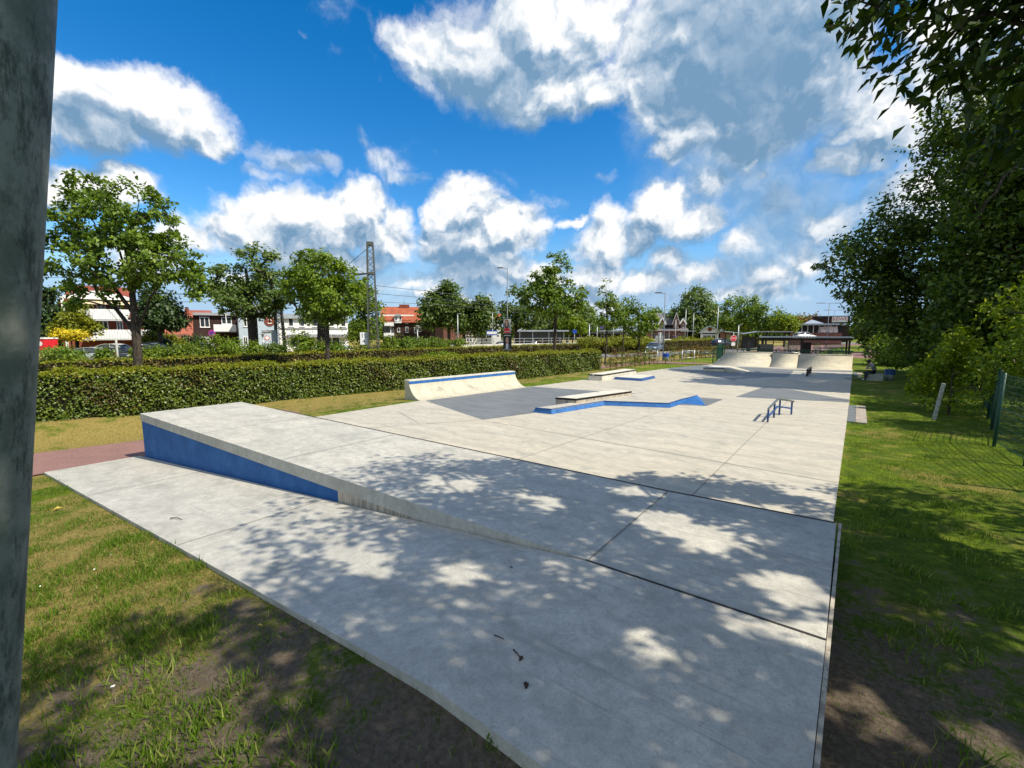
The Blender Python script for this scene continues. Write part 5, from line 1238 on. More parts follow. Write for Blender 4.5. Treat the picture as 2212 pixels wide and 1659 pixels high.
# ------------------------------------------------------------------ signs, gate, board
def sign_post(name, label, px, D, top, cat='sign', r=.035):
    base = ground_at(px, D); t = thing(name, label, cat, base, YAW); hh = P(px, top, D)[2] - base[2]
    b = MB(); b.tube([(0, 0, -.2), (0, 0, hh)], r, 8); b.build('post', M['light_steel'], t)
    return t, hh
def disc(t, name, r, z, y, m, n=24, x=0, th=.02):
    b = MB(); b.add([(x + r * math.cos(2 * math.pi * (i + .5) / n), y - th, z + r * math.sin(2 * math.pi * (i + .5) / n)) for i in range(n)] + [(x + r * math.cos(2 * math.pi * (i + .5) / n), y, z + r * math.sin(2 * math.pi * (i + .5) / n)) for i in range(n)],
                    [tuple(range(n)), tuple(range(2 * n - 1, n - 1, -1))] + [(i, n + i, n + (i + 1) % n, (i + 1) % n) for i in range(n)])
    return b.build(name, m, t)
RX = (R(90), 0, 0)
t, hh = sign_post('stop_sign', 'red octagonal stop sign in front of the bus stop roofs', 1585, 62, 718)
r_ = .46; zc = P(1585, 731, 62)[2] - t.location.z
o = disc(t, 'rim', r_, zc, -.04, M['white'], 8); o2 = disc(t, 'panel', r_ * .93, zc, -.062, M['red'], 8, th=.004)
text_mesh('STOP', .34, 'lettering', M['white'], t, (0, -.07, zc), RX)
b = MB(); b.box(-.26, .26, -.06, -.04, zc - 1.0, zc - .56); b.build('plate', M['white'], t)
t, hh = sign_post('round_sign', 'faded pink round road sign before the dark brick house', 458, 55, 714)
zc = P(458, 720, 55)[2] - t.location.z; disc(t, 'panel', .42, zc, -.04, M['pink']); disc(t, 'inner_disc', .29, zc, -.062, M['violet'], th=.003)
b = MB(); b.bar((-.24, -.066, zc + .24), (.24, -.066, zc - .24), .07, .003); b.build('bar', M['pink'], t)
t, hh = sign_post('round_sign', 'small white round sign beside the faded pink one', 449, 56, 729)
zc = P(448, 733, 56)[2] - t.location.z; disc(t, 'panel', .32, zc, -.04, M['offwhite'])
# white traffic board seen from behind
base = ground_at(1426, 45.5); t = thing('traffic_board', 'large pale board on posts seen from behind beside the car', 'board', base, YAW)
zb, zt_ = P(1426, 741, 45.5)[2] - base[2], P(1426, 725, 45.5)[2] - base[2]
b = MB(); b.box(-.47, .47, -.02, .02, zb, zt_); b.build('panel', M['light_steel'], t, .01)
b = MB(); b.box(-.2, .2, -.018, .018, zt_ + .01, zt_ + .33); b.build('upper_panel', M['light_steel'], t)
for x in (-.02,):
    b = MB(); b.tube([(x, -.05, -.2), (x, -.05, zt_ + .3)], .035, 8); b.build('post', M['light_steel'], t)
b = MB(); b.box(.3, .42, -.032, -.02, zb + .1, zb + .28); b.build('clamp', M['black'], t)
gq = [( -12.6, 35.75), (-10.6, 38.7)]
for k, (x, y, rz_) in enumerate([(-13.0, 35.0, .35), (-10.9, 37.6, .25)]):
    t = thing('gate_barrier', ['grey tubular barrier frame left of the gate bin', 'grey tubular barrier frame right of the gate bin'][k], 'barrier', (x, y, float(gz(x, y))), YAW + rz_ * .2, 'gate barriers')
    for xx in (-.5, .5):
        b = MB(); b.tube([(xx, 0, -.1), (xx, 0, 1.1)], .032, 8); b.build('post', M['light_steel'], t)
    for z in (1.05, .48):
        b = MB(); b.tube([(-.5, 0, z), (.5, 0, z)], .026, 8); b.build('rail', M['light_steel'], t)

# ------------------------------------------------------------------ lattice masts and wires
def lattice(name, label, px, D, top, w0, w1, px_top=None, sign=False, arm=False):
    base = ground_at(px, D, -.5); hh = P(px, top, D)[2] - base[2]
    t = thing(name, label, 'mast', base, YAW + .25, 'lattice masts of the railway')
    c = [[(sx * (w0 + (w1 - w0) * u_) / 2, sy * (w0 + (w1 - w0) * u_) / 2, hh * u_) for u_ in (0, 1)] for sx, sy in ((-1, -1), (1, -1), (1, 1), (-1, 1))]
    b = MB()
    for a, d in c: b.bar(a, d, .14)
    b.build('legs', M['mast_steel'], t)
    b = MB(); nseg = int(hh / .62)
    for f in range(4):
        A, B_ = c[f], c[(f + 1) % 4]
        for i in range(nseg):
            u0, u1 = i / nseg, (i + 1) / nseg; p0, p1 = (A, B_) if i % 2 else (B_, A)
            b.bar(Vector(p0[0]).lerp(Vector(p0[1]), u0), Vector(p1[0]).lerp(Vector(p1[1]), u1), .09, .05)
    b.build('bracing', M['mast_steel'], t)
    b = MB(); b.box(-w1 / 2 - .06, w1 / 2 + .06, -w1 / 2 - .06, w1 / 2 + .06, hh - .35, hh); b.build('head', M['mast_steel'], t)
    if arm:
        za = P(px, 591, D)[2] - base[2]
        b = MB(); b.box(-w1 * .75, w1 * .75, -w1 * .75, w1 * .75, za - .1, za + .1); b.build('collar', M['mast_steel'], t)
        b = MB(); b.bar((-.2, 0, za), (-3.6, -.5, za - .55), .12); b.build('arm', M['black_steel'], t)
        b = MB(); b.tube([(-.2, 0, hh - .6), (-3.2, -.5, za - .2)], .025, 5); b.build('stay', M['black_steel'], t)
    if sign:
        zs = P(px, 731, D)[2] - base[2]
        s_ = MB(); s_.box(-w0 / 2 - .75, -w0 / 2 - .02, -.3, -.27, zs - .62, zs + .62); o = s_.build('kilometre_plate', M['offwhite'], t)
        text_mesh('15', .58, 'lettering', M['black'], o, (-w0 / 2 - .385, -.304, zs + .28), RX); text_mesh('4', .58, 'lettering', M['black'], o, (-w0 / 2 - .385, -.304, zs - .3), RX)
    return t
lattice('lattice_mast', 'tall lattice railway mast with side arm and number plate', 806, 46, 523, 1.05, .55, sign=True, arm=True)
lattice('lattice_mast', 'shorter lattice mast in front of the white shop', 604, 50, 640, .95, .55)
for k, (pts, lab) in enumerate([
    ([(-200, 598, 46), (420, 601, 47), (800, 590, 46.5)], 'overhead wire running left from the lattice mast'), ([(812, 617, 47), (960, 633, 62), (1090, 656, 80), (1290, 690, 110)], 'upper overhead wire running right from the lattice mast'),
    ([(812, 634, 47), (950, 646, 60), (1100, 665, 80), (1290, 695, 110)], 'middle overhead wire running right from the lattice mast'), ([(812, 652, 47), (950, 658, 60), (1100, 672, 80), (1290, 700, 110)], 'lowest overhead wire running right from the lattice mast'),
    ([(-200, 640, 50), (150, 648, 50), (420, 652, 50), (806, 648, 47)], 'lower overhead wire crossing behind the left trees')]):
    b = MB(); b.tube([P(*q) for q in pts], .022, 4); tag(b.build('overhead_wire', M['dark_grey']), lab, 'wire', 'overhead wires')
for px, D, top, lab, lmp in [(365, 60, 0, '', 0), (158 + 62, 60, 712, 'garden lamp in front of the left balcony house', 1), (844, 62, 703, 'low lamp before the dark brick apartments, left one', 1), (902, 63, 703, 'low lamp before the dark brick apartments, right one', 1), (567, 62, 720, 'low lamp in front of the white shop windows', 1)]:
    if not lab: continue
    base = ground_at(px, D, -.6); hh = P(px, top, D)[2] - base[2]; t = thing('path_lamp', lab, 'lamp', base, YAW, 'low path lamps')
    b = MB(); b.tube([(0, 0, 0), (0, 0, hh - .5)], .06, 8); b.build('post', M['light_steel'], t)
    b = MB(); b.lathe([(.1, hh - .55), (.16, hh - .15), (.45, hh - .1), (.05, hh)], 12); b.build('lamp_shade', M['grey_trim'], t)
for px, D, top, lab in [(989, 75, 678, 'thin lamp post left of the platform'), (1273, 75, 700, 'thin post behind the airy maple'), (1354, 88, 680, 'slim post left of the pyramid roofed pavilion'), (1480, 110, 668, 'thin post behind the tall lamp at the bin'), (1549, 100, 662, 'white topped post beside the barrel roofed hall'), (1595, 75, 702, 'grey post beside the bus stop roofs'), (1325, 90, 682, 'slim post before the lime green tree'), (1497, 125, 676, 'tall concrete post by the dark dome tree'), (1459, 125, 690, 'thin post beside the station gable'), (1290, 92, 700, 'slim post near the platform end')]:
    base = ground_at(px, D, -.8); hh = P(px, top, D)[2] - base[2]; t = thing('slim_post', lab, 'post', base, YAW, 'slim posts around the station')
    b = MB(); b.tube([(0, 0, 0), (0, 0, hh)], [.11, .07], 8); b.build('shaft', M['light_steel'], t)
    b = MB(); b.box(-.05, .55, -.1, .1, hh - .02, hh + .06); b.build('lamp_head', M['grey_trim'], t)

# ------------------------------------------------------------------ buildings: a local frame facing the viewer, x right, y away, z up from the ground
class Bld:
    def __init__(s, name, label, px, D, cat='building', zb=-.9, dyaw=0.0):
        s.px, s.D, s.zb = px, D, zb; q = P(px, 718, D); s.a = YAW + math.atan((1106 - px) / 967.0) * .92 + dyaw; s.o = q
        s.t = thing(name, label, cat, (q[0], q[1], zb), s.a)
    def x(s, px):
        d = ray(px, 718); r = (math.cos(s.a), math.sin(s.a))
        return float((s.o[0] * d[1] - s.o[1] * d[0]) / (d[0] * r[1] - d[1] * r[0]))
    def z(s, py): return EYE + (718 - py) * s.D / 967.0 - s.zb
    def box(s, name, m, px0, px1, py0, py1, y0=0.0, y1=6.0, parent=None, bevel=0):
        b = MB(); b.box(s.x(px0), s.x(px1), y0, y1, s.z(py1) if py1 is not None else -.3, s.z(py0)); return b.build(name, m, parent or s.t, bevel)
    def window(s, px0, px1, py0, py1, y=0.0, frame='white', panes=2, lintel=False):
        x0, x1, z0, z1 = s.x(px0), s.x(px1), s.z(py1), s.z(py0); f = min(.09, (x1 - x0) * .12)
        b = MB()
        b.box(x0, x1, y - .05, y + .02, z0, z0 + f); b.box(x0, x1, y - .05, y + .02, z1 - f, z1)
        for k in range(panes + 1):
            xx = x0 + (x1 - x0 - f) * k / panes; b.box(xx, xx + f, y - .048, y + .02, z0 + f, z1 - f)
        b.box(x0 - .05, x1 + .05, y - .12, y + .01, z0 - .06, z0 - .002)
        o = b.build('window', M[frame], s.t)
        b = MB(); b.box(x0 + f * .5, x1 - f * .5, y - .015, y + .012, z0 + f * .5, z1 - f * .5); b.build('pane', M['glass'], o)
        return o
    def gable_roof(s, m, px0, px1, py_e, py_r, y0, y1, over=.3, name='roof', parent=None):
        """ridge along x"""
        x0, x1, ze, zr = s.x(px0) - over, s.x(px1) + over, s.z(py_e), s.z(py_r); ym = (y0 + y1) / 2
        b = MB(); th = .18
        b.extrude_profile([(0, 0)], 0, 0) if False else None
        pr = [(y0 - over, ze - .1), (ym, zr), (y1 + over, ze - .1), (y1 + over, ze - .1 - th), (ym, zr - th), (y0 - over, ze - .1 - th)]
        n = len(pr); vs = [(x0, y, z) for y, z in pr] + [(x1, y, z) for y, z in pr]
        b.add(vs, [(0, 1, 4, 5), (1, 2, 3, 4), (n + 5, n + 4, n + 1, n), (n + 4, n + 3, n + 2, n + 1)] + [(i, n + i, n + (i + 1) % n, (i + 1) % n) for i in range(n)])
        return b.build(name, m, parent or s.t)
    def gable_wall(s, m, px0, px1, py_e, py_r, y0, y1, name='gable'):
        x0, x1, ze, zr = s.x(px0), s.x(px1), s.z(py_e) - .12, s.z(py_r) - .25; ym = (y0 + y1) / 2
        b = MB()
        b.add([(x0, y0, ze), (x0, ym, zr), (x0, y1, ze), (x1, y0, ze), (x1, ym, zr), (x1, y1, ze)], [(0, 1, 2), (5, 4, 3), (0, 3, 4, 1), (1, 4, 5, 2), (0, 2, 5, 3)])
        return b.build(name, m, s.t)
    def front_gable(s, m_wall, m_roof, px0, px1, py_e, py_a, y0, y1, trim='white', name='gable'):
        """small gable facing the viewer, ridge along y"""
        x0, x1, ze, za = s.x(px0), s.x(px1), s.z(py_e), s.z(py_a); xm = (x0 + x1) / 2
        b = MB(); b.add([(x0, y0, ze - 2.5), (x1, y0, ze - 2.5), (x1, y0, ze), (xm, y0, za), (x0, y0, ze), (x0, y1, ze - 2.5), (x1, y1, ze - 2.5), (x1, y1, ze), (xm, y1, za), (x0, y1, ze)],
                        [(0, 1, 2, 3, 4), (9, 8, 7, 6, 5), (0, 5, 6, 1), (1, 6, 7, 2), (2, 7, 8, 3), (3, 8, 9, 4), (4, 9, 5, 0)])
        g = b.build(name, m_wall, s.t)
        b = MB(); o_ = .28
        for sgn, xe in ((-1, x0), (1, x1)):
            b.add([(xe + sgn * o_, y0 - .3, ze - o_ * 1.2), (xm, y0 - .3, za + .02), (xm, y1, za + .02), (xe + sgn * o_, y1, ze - o_ * 1.2), (xe + sgn * o_, y0 - .3, ze - o_ * 1.2 + .16), (xm, y0 - .3, za + .2), (xm, y1, za + .2), (xe + sgn * o_, y1, ze - o_ * 1.2 + .16)],
                  [(0, 1, 2, 3), (7, 6, 5, 4), (0, 4, 5, 1), (1, 5, 6, 2), (2, 6, 7, 3), (3, 7, 4, 0)])
        b.build('roof', m_roof, g)
        b = MB()
        for sgn, xe in ((-1, x0), (1, x1)): b.bar((xe + sgn * .34, y0 - .36, ze - .34), (xm - sgn * .03, y0 - .36, za + .12), .1, .38)
        b.build('bargeboard', M[trim], g)
        return g

# red house with the white balconies at far left
B = Bld('red_apartment_house', 'red brick house with white curved balconies and striped awning behind the oak', 215, 50, zb=-.9)
B.box('wall', M['brick_red'], 122, 318, 668, None, 1.6, 9)
b = MB(); x0, x1, xa, xb_ = B.x(112), B.x(320), B.x(150), B.x(280); b.add([(x0, .8, B.z(684)), (x1, .8, B.z(684)), (xb_, 5.2, B.z(612)), (xa, 5.2, B.z(612)), (x0, 9.5, B.z(684)), (x1, 9.5, B.z(684))], [(0, 1, 2, 3), (4, 3, 2, 5), (0, 3, 4), (1, 5, 2), (0, 4, 5, 1)]); roof = b.build('roof', M['tile_red'], B.t)
b = MB(); n_ = 14; pts_ = [(B.x(134 + (300 - 134) * i / n_), B.z(645) + (B.z(629) - B.z(645)) * math.sin(math.pi * i / n_)) for i in range(n_ + 1)]
b.extrude_profile([(p[0], p[1]) for p in pts_] + [(B.x(300), B.z(647)), (B.x(134), B.z(647))], .35, 2.2); b.build('curved_fascia', M['white'], B.t)
for (a0, a1) in [(158, 230), (233, 290)]:
    b = MB(); b.add([(B.x(a0), 1.7, B.z(645)), (B.x(a1), 1.7, B.z(645)), (B.x(a1), -.5, B.z(657)), (B.x(a0), -.5, B.z(657)), (B.x(a0), 1.7, B.z(646.5)), (B.x(a1), 1.7, B.z(646.5)), (B.x(a1), -.5, B.z(658.5)), (B.x(a0), -.5, B.z(658.5))], [(0, 1, 2, 3), (7, 6, 5, 4), (0, 4, 5, 1), (1, 5, 6, 2), (2, 6, 7, 3), (3, 7, 4, 0)]); b.build('awning', M['cream'], B.t)
for (p0, p1, q0, q1, sp_) in [(165, 288, 668, 690, 10), (176, 326, 712, 732, 4)]:
    b = MB(); zt_, zb_ = B.z(q0), B.z(q1); xs_ = [B.x(p0), B.x(p0 + sp_), B.x(p1 - sp_), B.x(p1)]
    b.add([(xs_[1], -.25, zb_), (xs_[2], -.25, zb_), (xs_[3], -.25, zt_), (xs_[0], -.25, zt_), (xs_[1], -.12, zb_), (xs_[2], -.12, zb_), (xs_[3], -.12, zt_), (xs_[0], -.12, zt_)], [(0, 1, 2, 3), (7, 6, 5, 4), (0, 4, 5, 1), (1, 5, 6, 2), (2, 6, 7, 3), (3, 7, 4, 0)])
    b.use(1)
    for k in range(1, 26): xx = xs_[0] + (xs_[3] - xs_[0]) * k / 26; b.box(xx - .012, xx + .012, -.262, -.251, zb_ + .05, zt_ - .05)
    o = b.build('balcony', [M['white'], M['grey_trim']], B.t)
    B.box('balcony_floor', M['offwhite'], p0, p1, q1, q1 + 2.5, -.2, 1.7, parent=o)
for px_ in (139, 205):
    B.box('pillar', M['white'], px_, px_ + 6, 646 if px_ < 160 else 690, None if px_ < 160 else 715, .0, .35)
for w_ in [(165, 180, 652, 669), (212, 232, 654, 669), (252, 266, 654, 669), (178, 196, 692, 713), (212, 234, 692, 713), (252, 266, 693, 713)]: B.window(*w_, y=1.58)
b = MB(); b.add([(B.x(268), 1.2, B.z(686)), (B.x(287), 1.2, B.z(690)), (B.x(289), -.2, B.z(696)), (B.x(268), -.2, B.z(696))], [(0, 1, 2, 3)]); b.build('red_awning', M['red'], B.t)
# red tiled house next to it
B = Bld('red_tiled_house', 'small house with steep red tiled roof left of the dark brick house', 395, 62)
B.box('wall', M['brick_rose'], 362, 408, 722, None, .5, 8)
rf = B.gable_roof(M['tile_salmon'], 360, 411, 732, 672, .5, 8); B.box('chimney', M['brick_red'], 400, 408, 661, 680, 4, 4.7, rf)
b = MB(); b.add([(B.x(391), 1.6, B.z(706)), (B.x(398), 1.6, B.z(706)), (B.x(397), 2.3, B.z(696)), (B.x(389), 2.3, B.z(696))], [(0, 1, 2, 3)])
b.v = [(x, y - .55, z + .25) for x, y, z in b.v]; b.build('skylight', M['white'], rf)
# dark brick house
B = Bld('dark_brick_house', 'two storey dark brown brick house with white balcony and flat eaves', 460, 68)
B.box('wall', M['brick_dark'], 408, 514, 681, None, .4, 9)
B.box('roof', M['grey_trim'], 405, 516, 676, 681.5, -.1, 9.4)
rf = B.gable_roof(M['tile_salmon'], 400, 450, 677, 668, 2, 9, name='rear_roof')
B.window(433, 454, 685, 707, y=.4); B.window(480, 502, 685, 700, y=.4, panes=2)
bc = B.box('balcony', M['offwhite'], 463, 511, 701, 716, -1.0, -.88); B.box('balcony_floor', M['grey_trim'], 463, 511, 716, 718, -.88, .4, parent=bc)
B.box('corner_post', M['white'], 490, 491.5, 672, 702, -.95, -.85)
b = MB(); b.box(B.x(408), B.x(449), -1.1, .4, B.z(729), B.z(727)); b.build('porch_roof', M['white'], B.t)
B.window(486, 494, 732, 745, y=.4, panes=1); B.window(450, 462, 733, 745, y=.4, panes=1)
# pale blue and white shop building
B = Bld('white_shop_building', 'long white two storey shop building with round red emblem on its pale gable', 640, 70)
B.box('gable_wall', M['pale_blue'], 515, 602, 683, None, .2, 9)
B.box('wall', M['white'], 603, 752, 688, None, .25, 9)
B.box('roof', M['zinc'], 600, 756, 679, 688.5, -.2, 9.2); B.box('gable_coping', M['grey_trim'], 513, 603, 680.5, 683.4, .0, 9.1)
rf = B.gable_roof(M['slate'], 530, 570, 682, 660, 2, 8, name='rear_roof')
for w_ in [(527, 541, 685, 706), (524, 534, 727, 745), (538, 547, 728, 745)]: B.window(*w_, y=.2)
for px_ in (624, 648, 676, 712, 737): B.window(px_, px_ + 11, 684.5 + 1, 705, y=.25, panes=1)
B.box('storey_band', M['grey_trim'], 604, 751, 708, 710, .1, .26)
B.box('shop_fascia', M['grey_trim'], 620, 752, 722, 729, -.5, .24)
for px_ in (626, 700): text_mesh('Thorsten Bleuwer', .55, 'lettering', M['black'], B.t, (B.x(px_ + 14), -.51, B.z(725.5)), RX)
for px_ in (628, 646, 664, 700, 718): B.window(px_, px_ + 14, 730, 746, y=.25, frame='dark_grey', panes=2)
e_ = disc(B.t, 'emblem', .72, B.z(695), .18, M['brick_red'], 28, x=B.x(583.5), th=.06)
b = MB(); cx_, cz_ = B.x(583.5), B.z(695)
b.tube([(cx_ + .25 * math.cos(a_), .10, cz_ + .12 + .15 * math.sin(a_)) for a_ in np.linspace(2.8, -.2, 9)], .05, 6); b.tube([(cx_ + .28 * math.cos(a_), .10, cz_ - .16 + .18 * math.sin(a_)) for a_ in np.linspace(3.4, 6.2, 9)], .07, 6)
b.build('emblem_mark', M['white'], e_)
b = MB(); b.box(B.x(567), B.x(600), .05, .19, B.z(717), B.z(713)); b.build('name_board', M['grey_trim'], B.t)
text_mesh('Thorsten', .3, 'lettering', M['black'], B.t, (B.x(586), .04, B.z(715)), RX)
o = disc(B.t, 'round_sign', .34, B.z(729.5), .18, M['red'], x=B.x(576)); disc(B.t, 'round_sign_face', .25, B.z(729.5), .155, M['white'], x=B.x(576), th=.003)
b = MB(); b.tube([(B.x(514.5), .1, -.2), (B.x(514.5), .1, B.z(682))], .08, 8); b.build('drainpipe', M['black'], B.t)
# apartments with orange roof
B = Bld('orange_roofed_apartments', 'dark brick apartment block with orange tiled roof and arched dormer', 890, 88)
B.box('wall', M['brick_dark'], 826, 958, 697, None, .4, 12)
rf = B.gable_roof(M['tile_orange'], 824, 962, 694, 660, .2, 12.2); B.box('chimney', M['brick_red'], 861, 884, 655, 664, 5.6, 7, rf)
b = MB(); b.tube([(B.x(872), 6.3, B.z(656)), (B.x(872), 6.3, B.z(645))], .04, 5); b.build('aerial', M['dark_grey'], rf)
b = MB(); n_ = 10; pr_ = [(B.x(851) + (B.x(870) - B.x(851)) * i / n_, B.z(684) + (B.z(678.5) - B.z(684)) * math.sin(math.pi * i / n_)) for i in range(n_ + 1)]
b.extrude_profile([(B.x(853), B.z(698)), (B.x(868), B.z(698)), (B.x(868), B.z(683)), (B.x(853), B.z(683))][::-1], -.2, 3.5); dm = b.build('dormer', M['offwhite'], B.t)
b = MB(); b.extrude_profile(pr_ + [(B.x(870), B.z(683.4)), (B.x(851), B.z(683.4))], -.45, 3.6); b.build('roof', M['grey_trim'], dm)
B.window(854.5, 859, 685, 693, y=-.2, panes=1); B.window(864, 868, 684.5, 692, y=-.2, panes=1)
B.box('eaves', M['white'], 828, 895, 680.5, 683, -.3, -.1)
for (p0, p1, q0, q1) in [(832, 852, 697, 704), (830, 852, 719, 726)]:
    bc = B.box('balcony', M['offwhite'], p0, p1, q0, q1, -1.4, -1.3); B.box('balcony_floor', M['grey_trim'], p0, p1, q1, q1 + 1.2, -1.3, .4, parent=bc)
B.box('loggia', M['dark_grey'], 829, 851, 705, 719, .3, .42)
for w_ in [(858, 864, 708, 717), (876, 882, 706, 718), (895, 901, 707, 719), (904, 910, 706, 716), (876, 882, 693, 699), (894, 900, 728, 734), (905, 911, 728, 734)]: B.window(*w_, y=.4, panes=1)
# rose brick and half timbered fronts
B = Bld('rose_brick_house', 'pale red brick house between the dark lime trees', 975, 90)
B.box('wall', M['brick_rose'], 947, 999, 690, None, .4, 8); B.gable_roof(M['tile_red'], 945, 1001, 691, 675, .4, 8)
B.window(985, 989, 706, 720, y=.4, panes=1); B.window(965, 971, 730, 742, y=.4, panes=2)
B = Bld('half_timbered_shop', 'low white half timbered front beside the rose brick house', 1030, 92)
B.box('wall', M['white'], 1000, 1062, 714, None, .4, 7); B.gable_roof(M['slate'], 998, 1064, 714, 708, .4, 7)
b = MB()
for k in range(9): xx = B.x(1001 + k * 7.3); b.box(xx, xx + .16, .33, .42, B.z(727), B.z(714))
b.box(B.x(1000), B.x(1062), .32, .41, B.z(728.5), B.z(726.5)); b.build('timber_frame', M['black'], B.t)
for px_ in (1002, 1008, 1014, 1040, 1048): B.window(px_, px_ + 5, 730, 738, y=.4, panes=1)
B = Bld('orange_gabled_house', 'distant orange roofed house peeping between trees left of the poster lamp', 1066, 130)
B.box('wall', M['offwhite'], 1052, 1082, 688, None, .4, 8); B.gable_roof(M['tile_orange'], 1050, 1084, 688, 676, .4, 8)
B = Bld('grey_house', 'dark house with white windows behind the platform shelter', 1150, 112)
B.box('wall', M['brick_dark'], 1110, 1215, 700, None, .4, 8); B.gable_roof(M['slate'], 1106, 1220, 700, 690, .4, 8)
for w_ in [(1119, 1126, 704, 712), (1127.5, 1134, 704, 712), (1190, 1196, 703, 713), (1198, 1204, 703, 713)]: B.window(*w_, y=.4, panes=1)

# ------------------------------------------------------------------ railway platform, fence, shelter
def along(p0, p1, t_): return tuple(p0[i] * (1 - t_) + p1[i] * t_ for i in range(3))
A0, A1 = P(996, 740, 66), P(1295, 738, 86)
A0 = (A0[0], A0[1], .55); A1 = (A1[0], A1[1], .55); dv = (Vector(A1) - Vector(A0)).normalized(); nv = Vector((-dv.y, dv.x, 0))
t = thing('platform', 'pale railway platform edge beyond the far hedge', 'platform', A0)
b = MB(); q = [Vector((0, 0, 0)), Vector(A1) - Vector(A0)]
b.prism([(q[0].x, q[0].y), (q[1].x, q[1].y), (q[1].x + nv.x * 4, q[1].y + nv.y * 4), (nv.x * 4, nv.y * 4)], -1.7, -.22); b.build('wall', M['stone'], t)
b = MB(); b.prism([(q[0].x - nv.x * .2, q[0].y - nv.y * .2), (q[1].x - nv.x * .2, q[1].y - nv.y * .2), (q[1].x + nv.x * 4.1, q[1].y + nv.y * 4.1), (nv.x * 4.1, nv.y * 4.1)], -.22, 0); b.build('edge_slab', M['stone'], t)
t = thing('railing', 'white tubular railing along the railway platform', 'railing', A0)
Lp = q[1].length; n_ = int(Lp / 2.1)
for k in range(n_ + 1):
    c_ = dv * (Lp * k / n_) + nv * .3; b = MB(); b.bar((c_.x, c_.y, 0), (c_.x, c_.y, .95), .07); b.build('post', M['light_steel'], t)
b = MB()
for z in (.95, .5): c0, c1 = nv * .3, dv * Lp + nv * .3; b.bar((c0.x, c0.y, z), (c1.x, c1.y, z), .06)
b.build('rails', M['light_steel'], t)
B = Bld('platform_shelter', 'flat roofed dark glass shelter on the railway platform', 1310 - 105, 80, 'shelter', zb=.5)
B.box('roof', M['zinc'], 1118, 1229, 713, 716.2, -.6, 2.6)
B.box('back_wall', M['dark_grey'], 1122, 1218, 716.4, 733, 1.8, 1.95)
for px_ in (1122, 1150, 1185, 1217): B.box('post', M['light_steel'], px_, px_ + 1.6, 716.3, None, .0, .12)
B.box('timetable', M['offwhite'], 1196, 1203, 719, 728, 1.7, 1.78)
B = Bld('platform_shelter', 'long low dark shelter with pale edge behind the airy maple', 1330, 100, 'shelter', zb=-.2)
B.box('roof', M['dark_grey'], 1225, 1345, 718, 720.5, -.4, 2.8); B.box('eaves', M['white'], 1225, 1262, 717, 718, -.5, -.3)
for px_ in (1228, 1252, 1275, 1298, 1320, 1340): B.box('post', M['grey_trim'], px_, px_ + 1.2, 720.6, None, .0, .12)
B.box('back_wall', M['black'], 1226, 1344, 720.7, 729, 2.2, 2.3)
t, hh = sign_post('station_sign', 'blue and white station name sign on its post by the platform', 1064, 70, 706, r=.05)
hh = P(1064, 676, 70)[2] - t.location.z
b = MB(); b.tube([(0, 0, hh * .6), (0, 0, hh)], .05, 8); b.bar((0, 0, hh), (-.9, 0, hh + .25), .06); b.bar((0, 0, hh), (.9, 0, hh + .25), .06); b.build('lamp_arms', M['light_steel'], t)
zc = P(1064, 726 - 7, 70)[2] - t.location.z
b = MB(); b.box(-.95, .75, -.12, -.06, zc - .36, zc + .36); b.build('panel', M['sign_blue'], t); b = MB(); b.box(-.88, .68, -.132, -.121, zc - .2, zc + .2); b.build('white_field', M['white'], t)
t, hh = sign_post('station_sign', 'violet parking banner on a slim post near the young trees', 1346 - 41, 95, 684); zc = P(1305, 700, 95)[2] - t.location.z
b = MB(); b.box(-1.1, .1, -.12, -.06, zc - 1.0, zc + 1.2); b.build('panel', M['violet'], t); text_mesh('P', 1.0, 'lettering', M['white'], t, (-.5, -.125, zc + .6), RX)
t, hh = sign_post('station_sign', 'small blue white sign post on the platform behind the posters', 1178 + 63, 78, 702 + 9); zc = P(1241, 716, 78)[2] - t.location.z
b = MB(); b.box(-.35, .35, -.12, -.06, zc - .3, zc + .3); b.build('panel', M['sign_blue'], t)

# ------------------------------------------------------------------ station buildings
B = Bld('grey_pavilion', 'low brick pavilion with metal pyramid roof left of the gabled station', 1350, 110, zb=-1)
B.box('wall', M['brick_dark'], 1305, 1390, 719, None, 1, 10); B.box('eaves', M['zinc'], 1294, 1398, 713, 716, -.6, 11)
b = MB(); b.frustum([(B.x(1325), 1), (B.x(1385), 1), (B.x(1385), 9), (B.x(1325), 9)], B.z(713), [(B.x(1347), 4.4), (B.x(1362), 4.4), (B.x(1362), 5.6), (B.x(1347), 5.6)], B.z(702)); b.build('pyramid_roof', M['zinc'], B.t)
for px_ in (1316, 1328, 1340, 1354, 1366): B.window(px_, px_ + 9, 722, 736, y=1, frame='offwhite', panes=2)
for px_ in (1297, 1319, 1352, 1375): B.box('column', M['light_steel'], px_, px_ + 1.3, 716.2, None, -.3, -.1)
B = Bld('gabled_station', 'old brick railway station with slate roof and three pointed white edged gables', 1440, 130, zb=-1)
B.box('wall', M['brick_rose'], 1400, 1482, 714, None, 1.5, 11); B.box('upper_wall', M['brick_dark'], 1412, 1478, 699, 716, 2.5, 10)
B.gable_roof(M['slate'], 1410, 1480, 700, 675, 1.8, 10.5)
for (p0, p1, e, a, y_) in [(1424, 1436, 699, 686, 1.0), (1454, 1466, 699, 676, .6), (1470, 1480, 698, 689, 1.2)]: B.front_gable(M['brick_rose'], M['slate'], p0, p1, e, a, y_, 4)
for (p0, p1, q0, q1, y_) in [(1427, 1429, 701, 710, 1.0), (1431, 1433, 701, 710, 1.0), (1455.5, 1457, 699, 708, .6), (1459, 1461, 694, 708, .6), (1463, 1464.5, 699, 708, .6), (1473, 1477, 700, 708, 1.2)]: B.window(p0, p1, q0, q1, y=y_, panes=1)
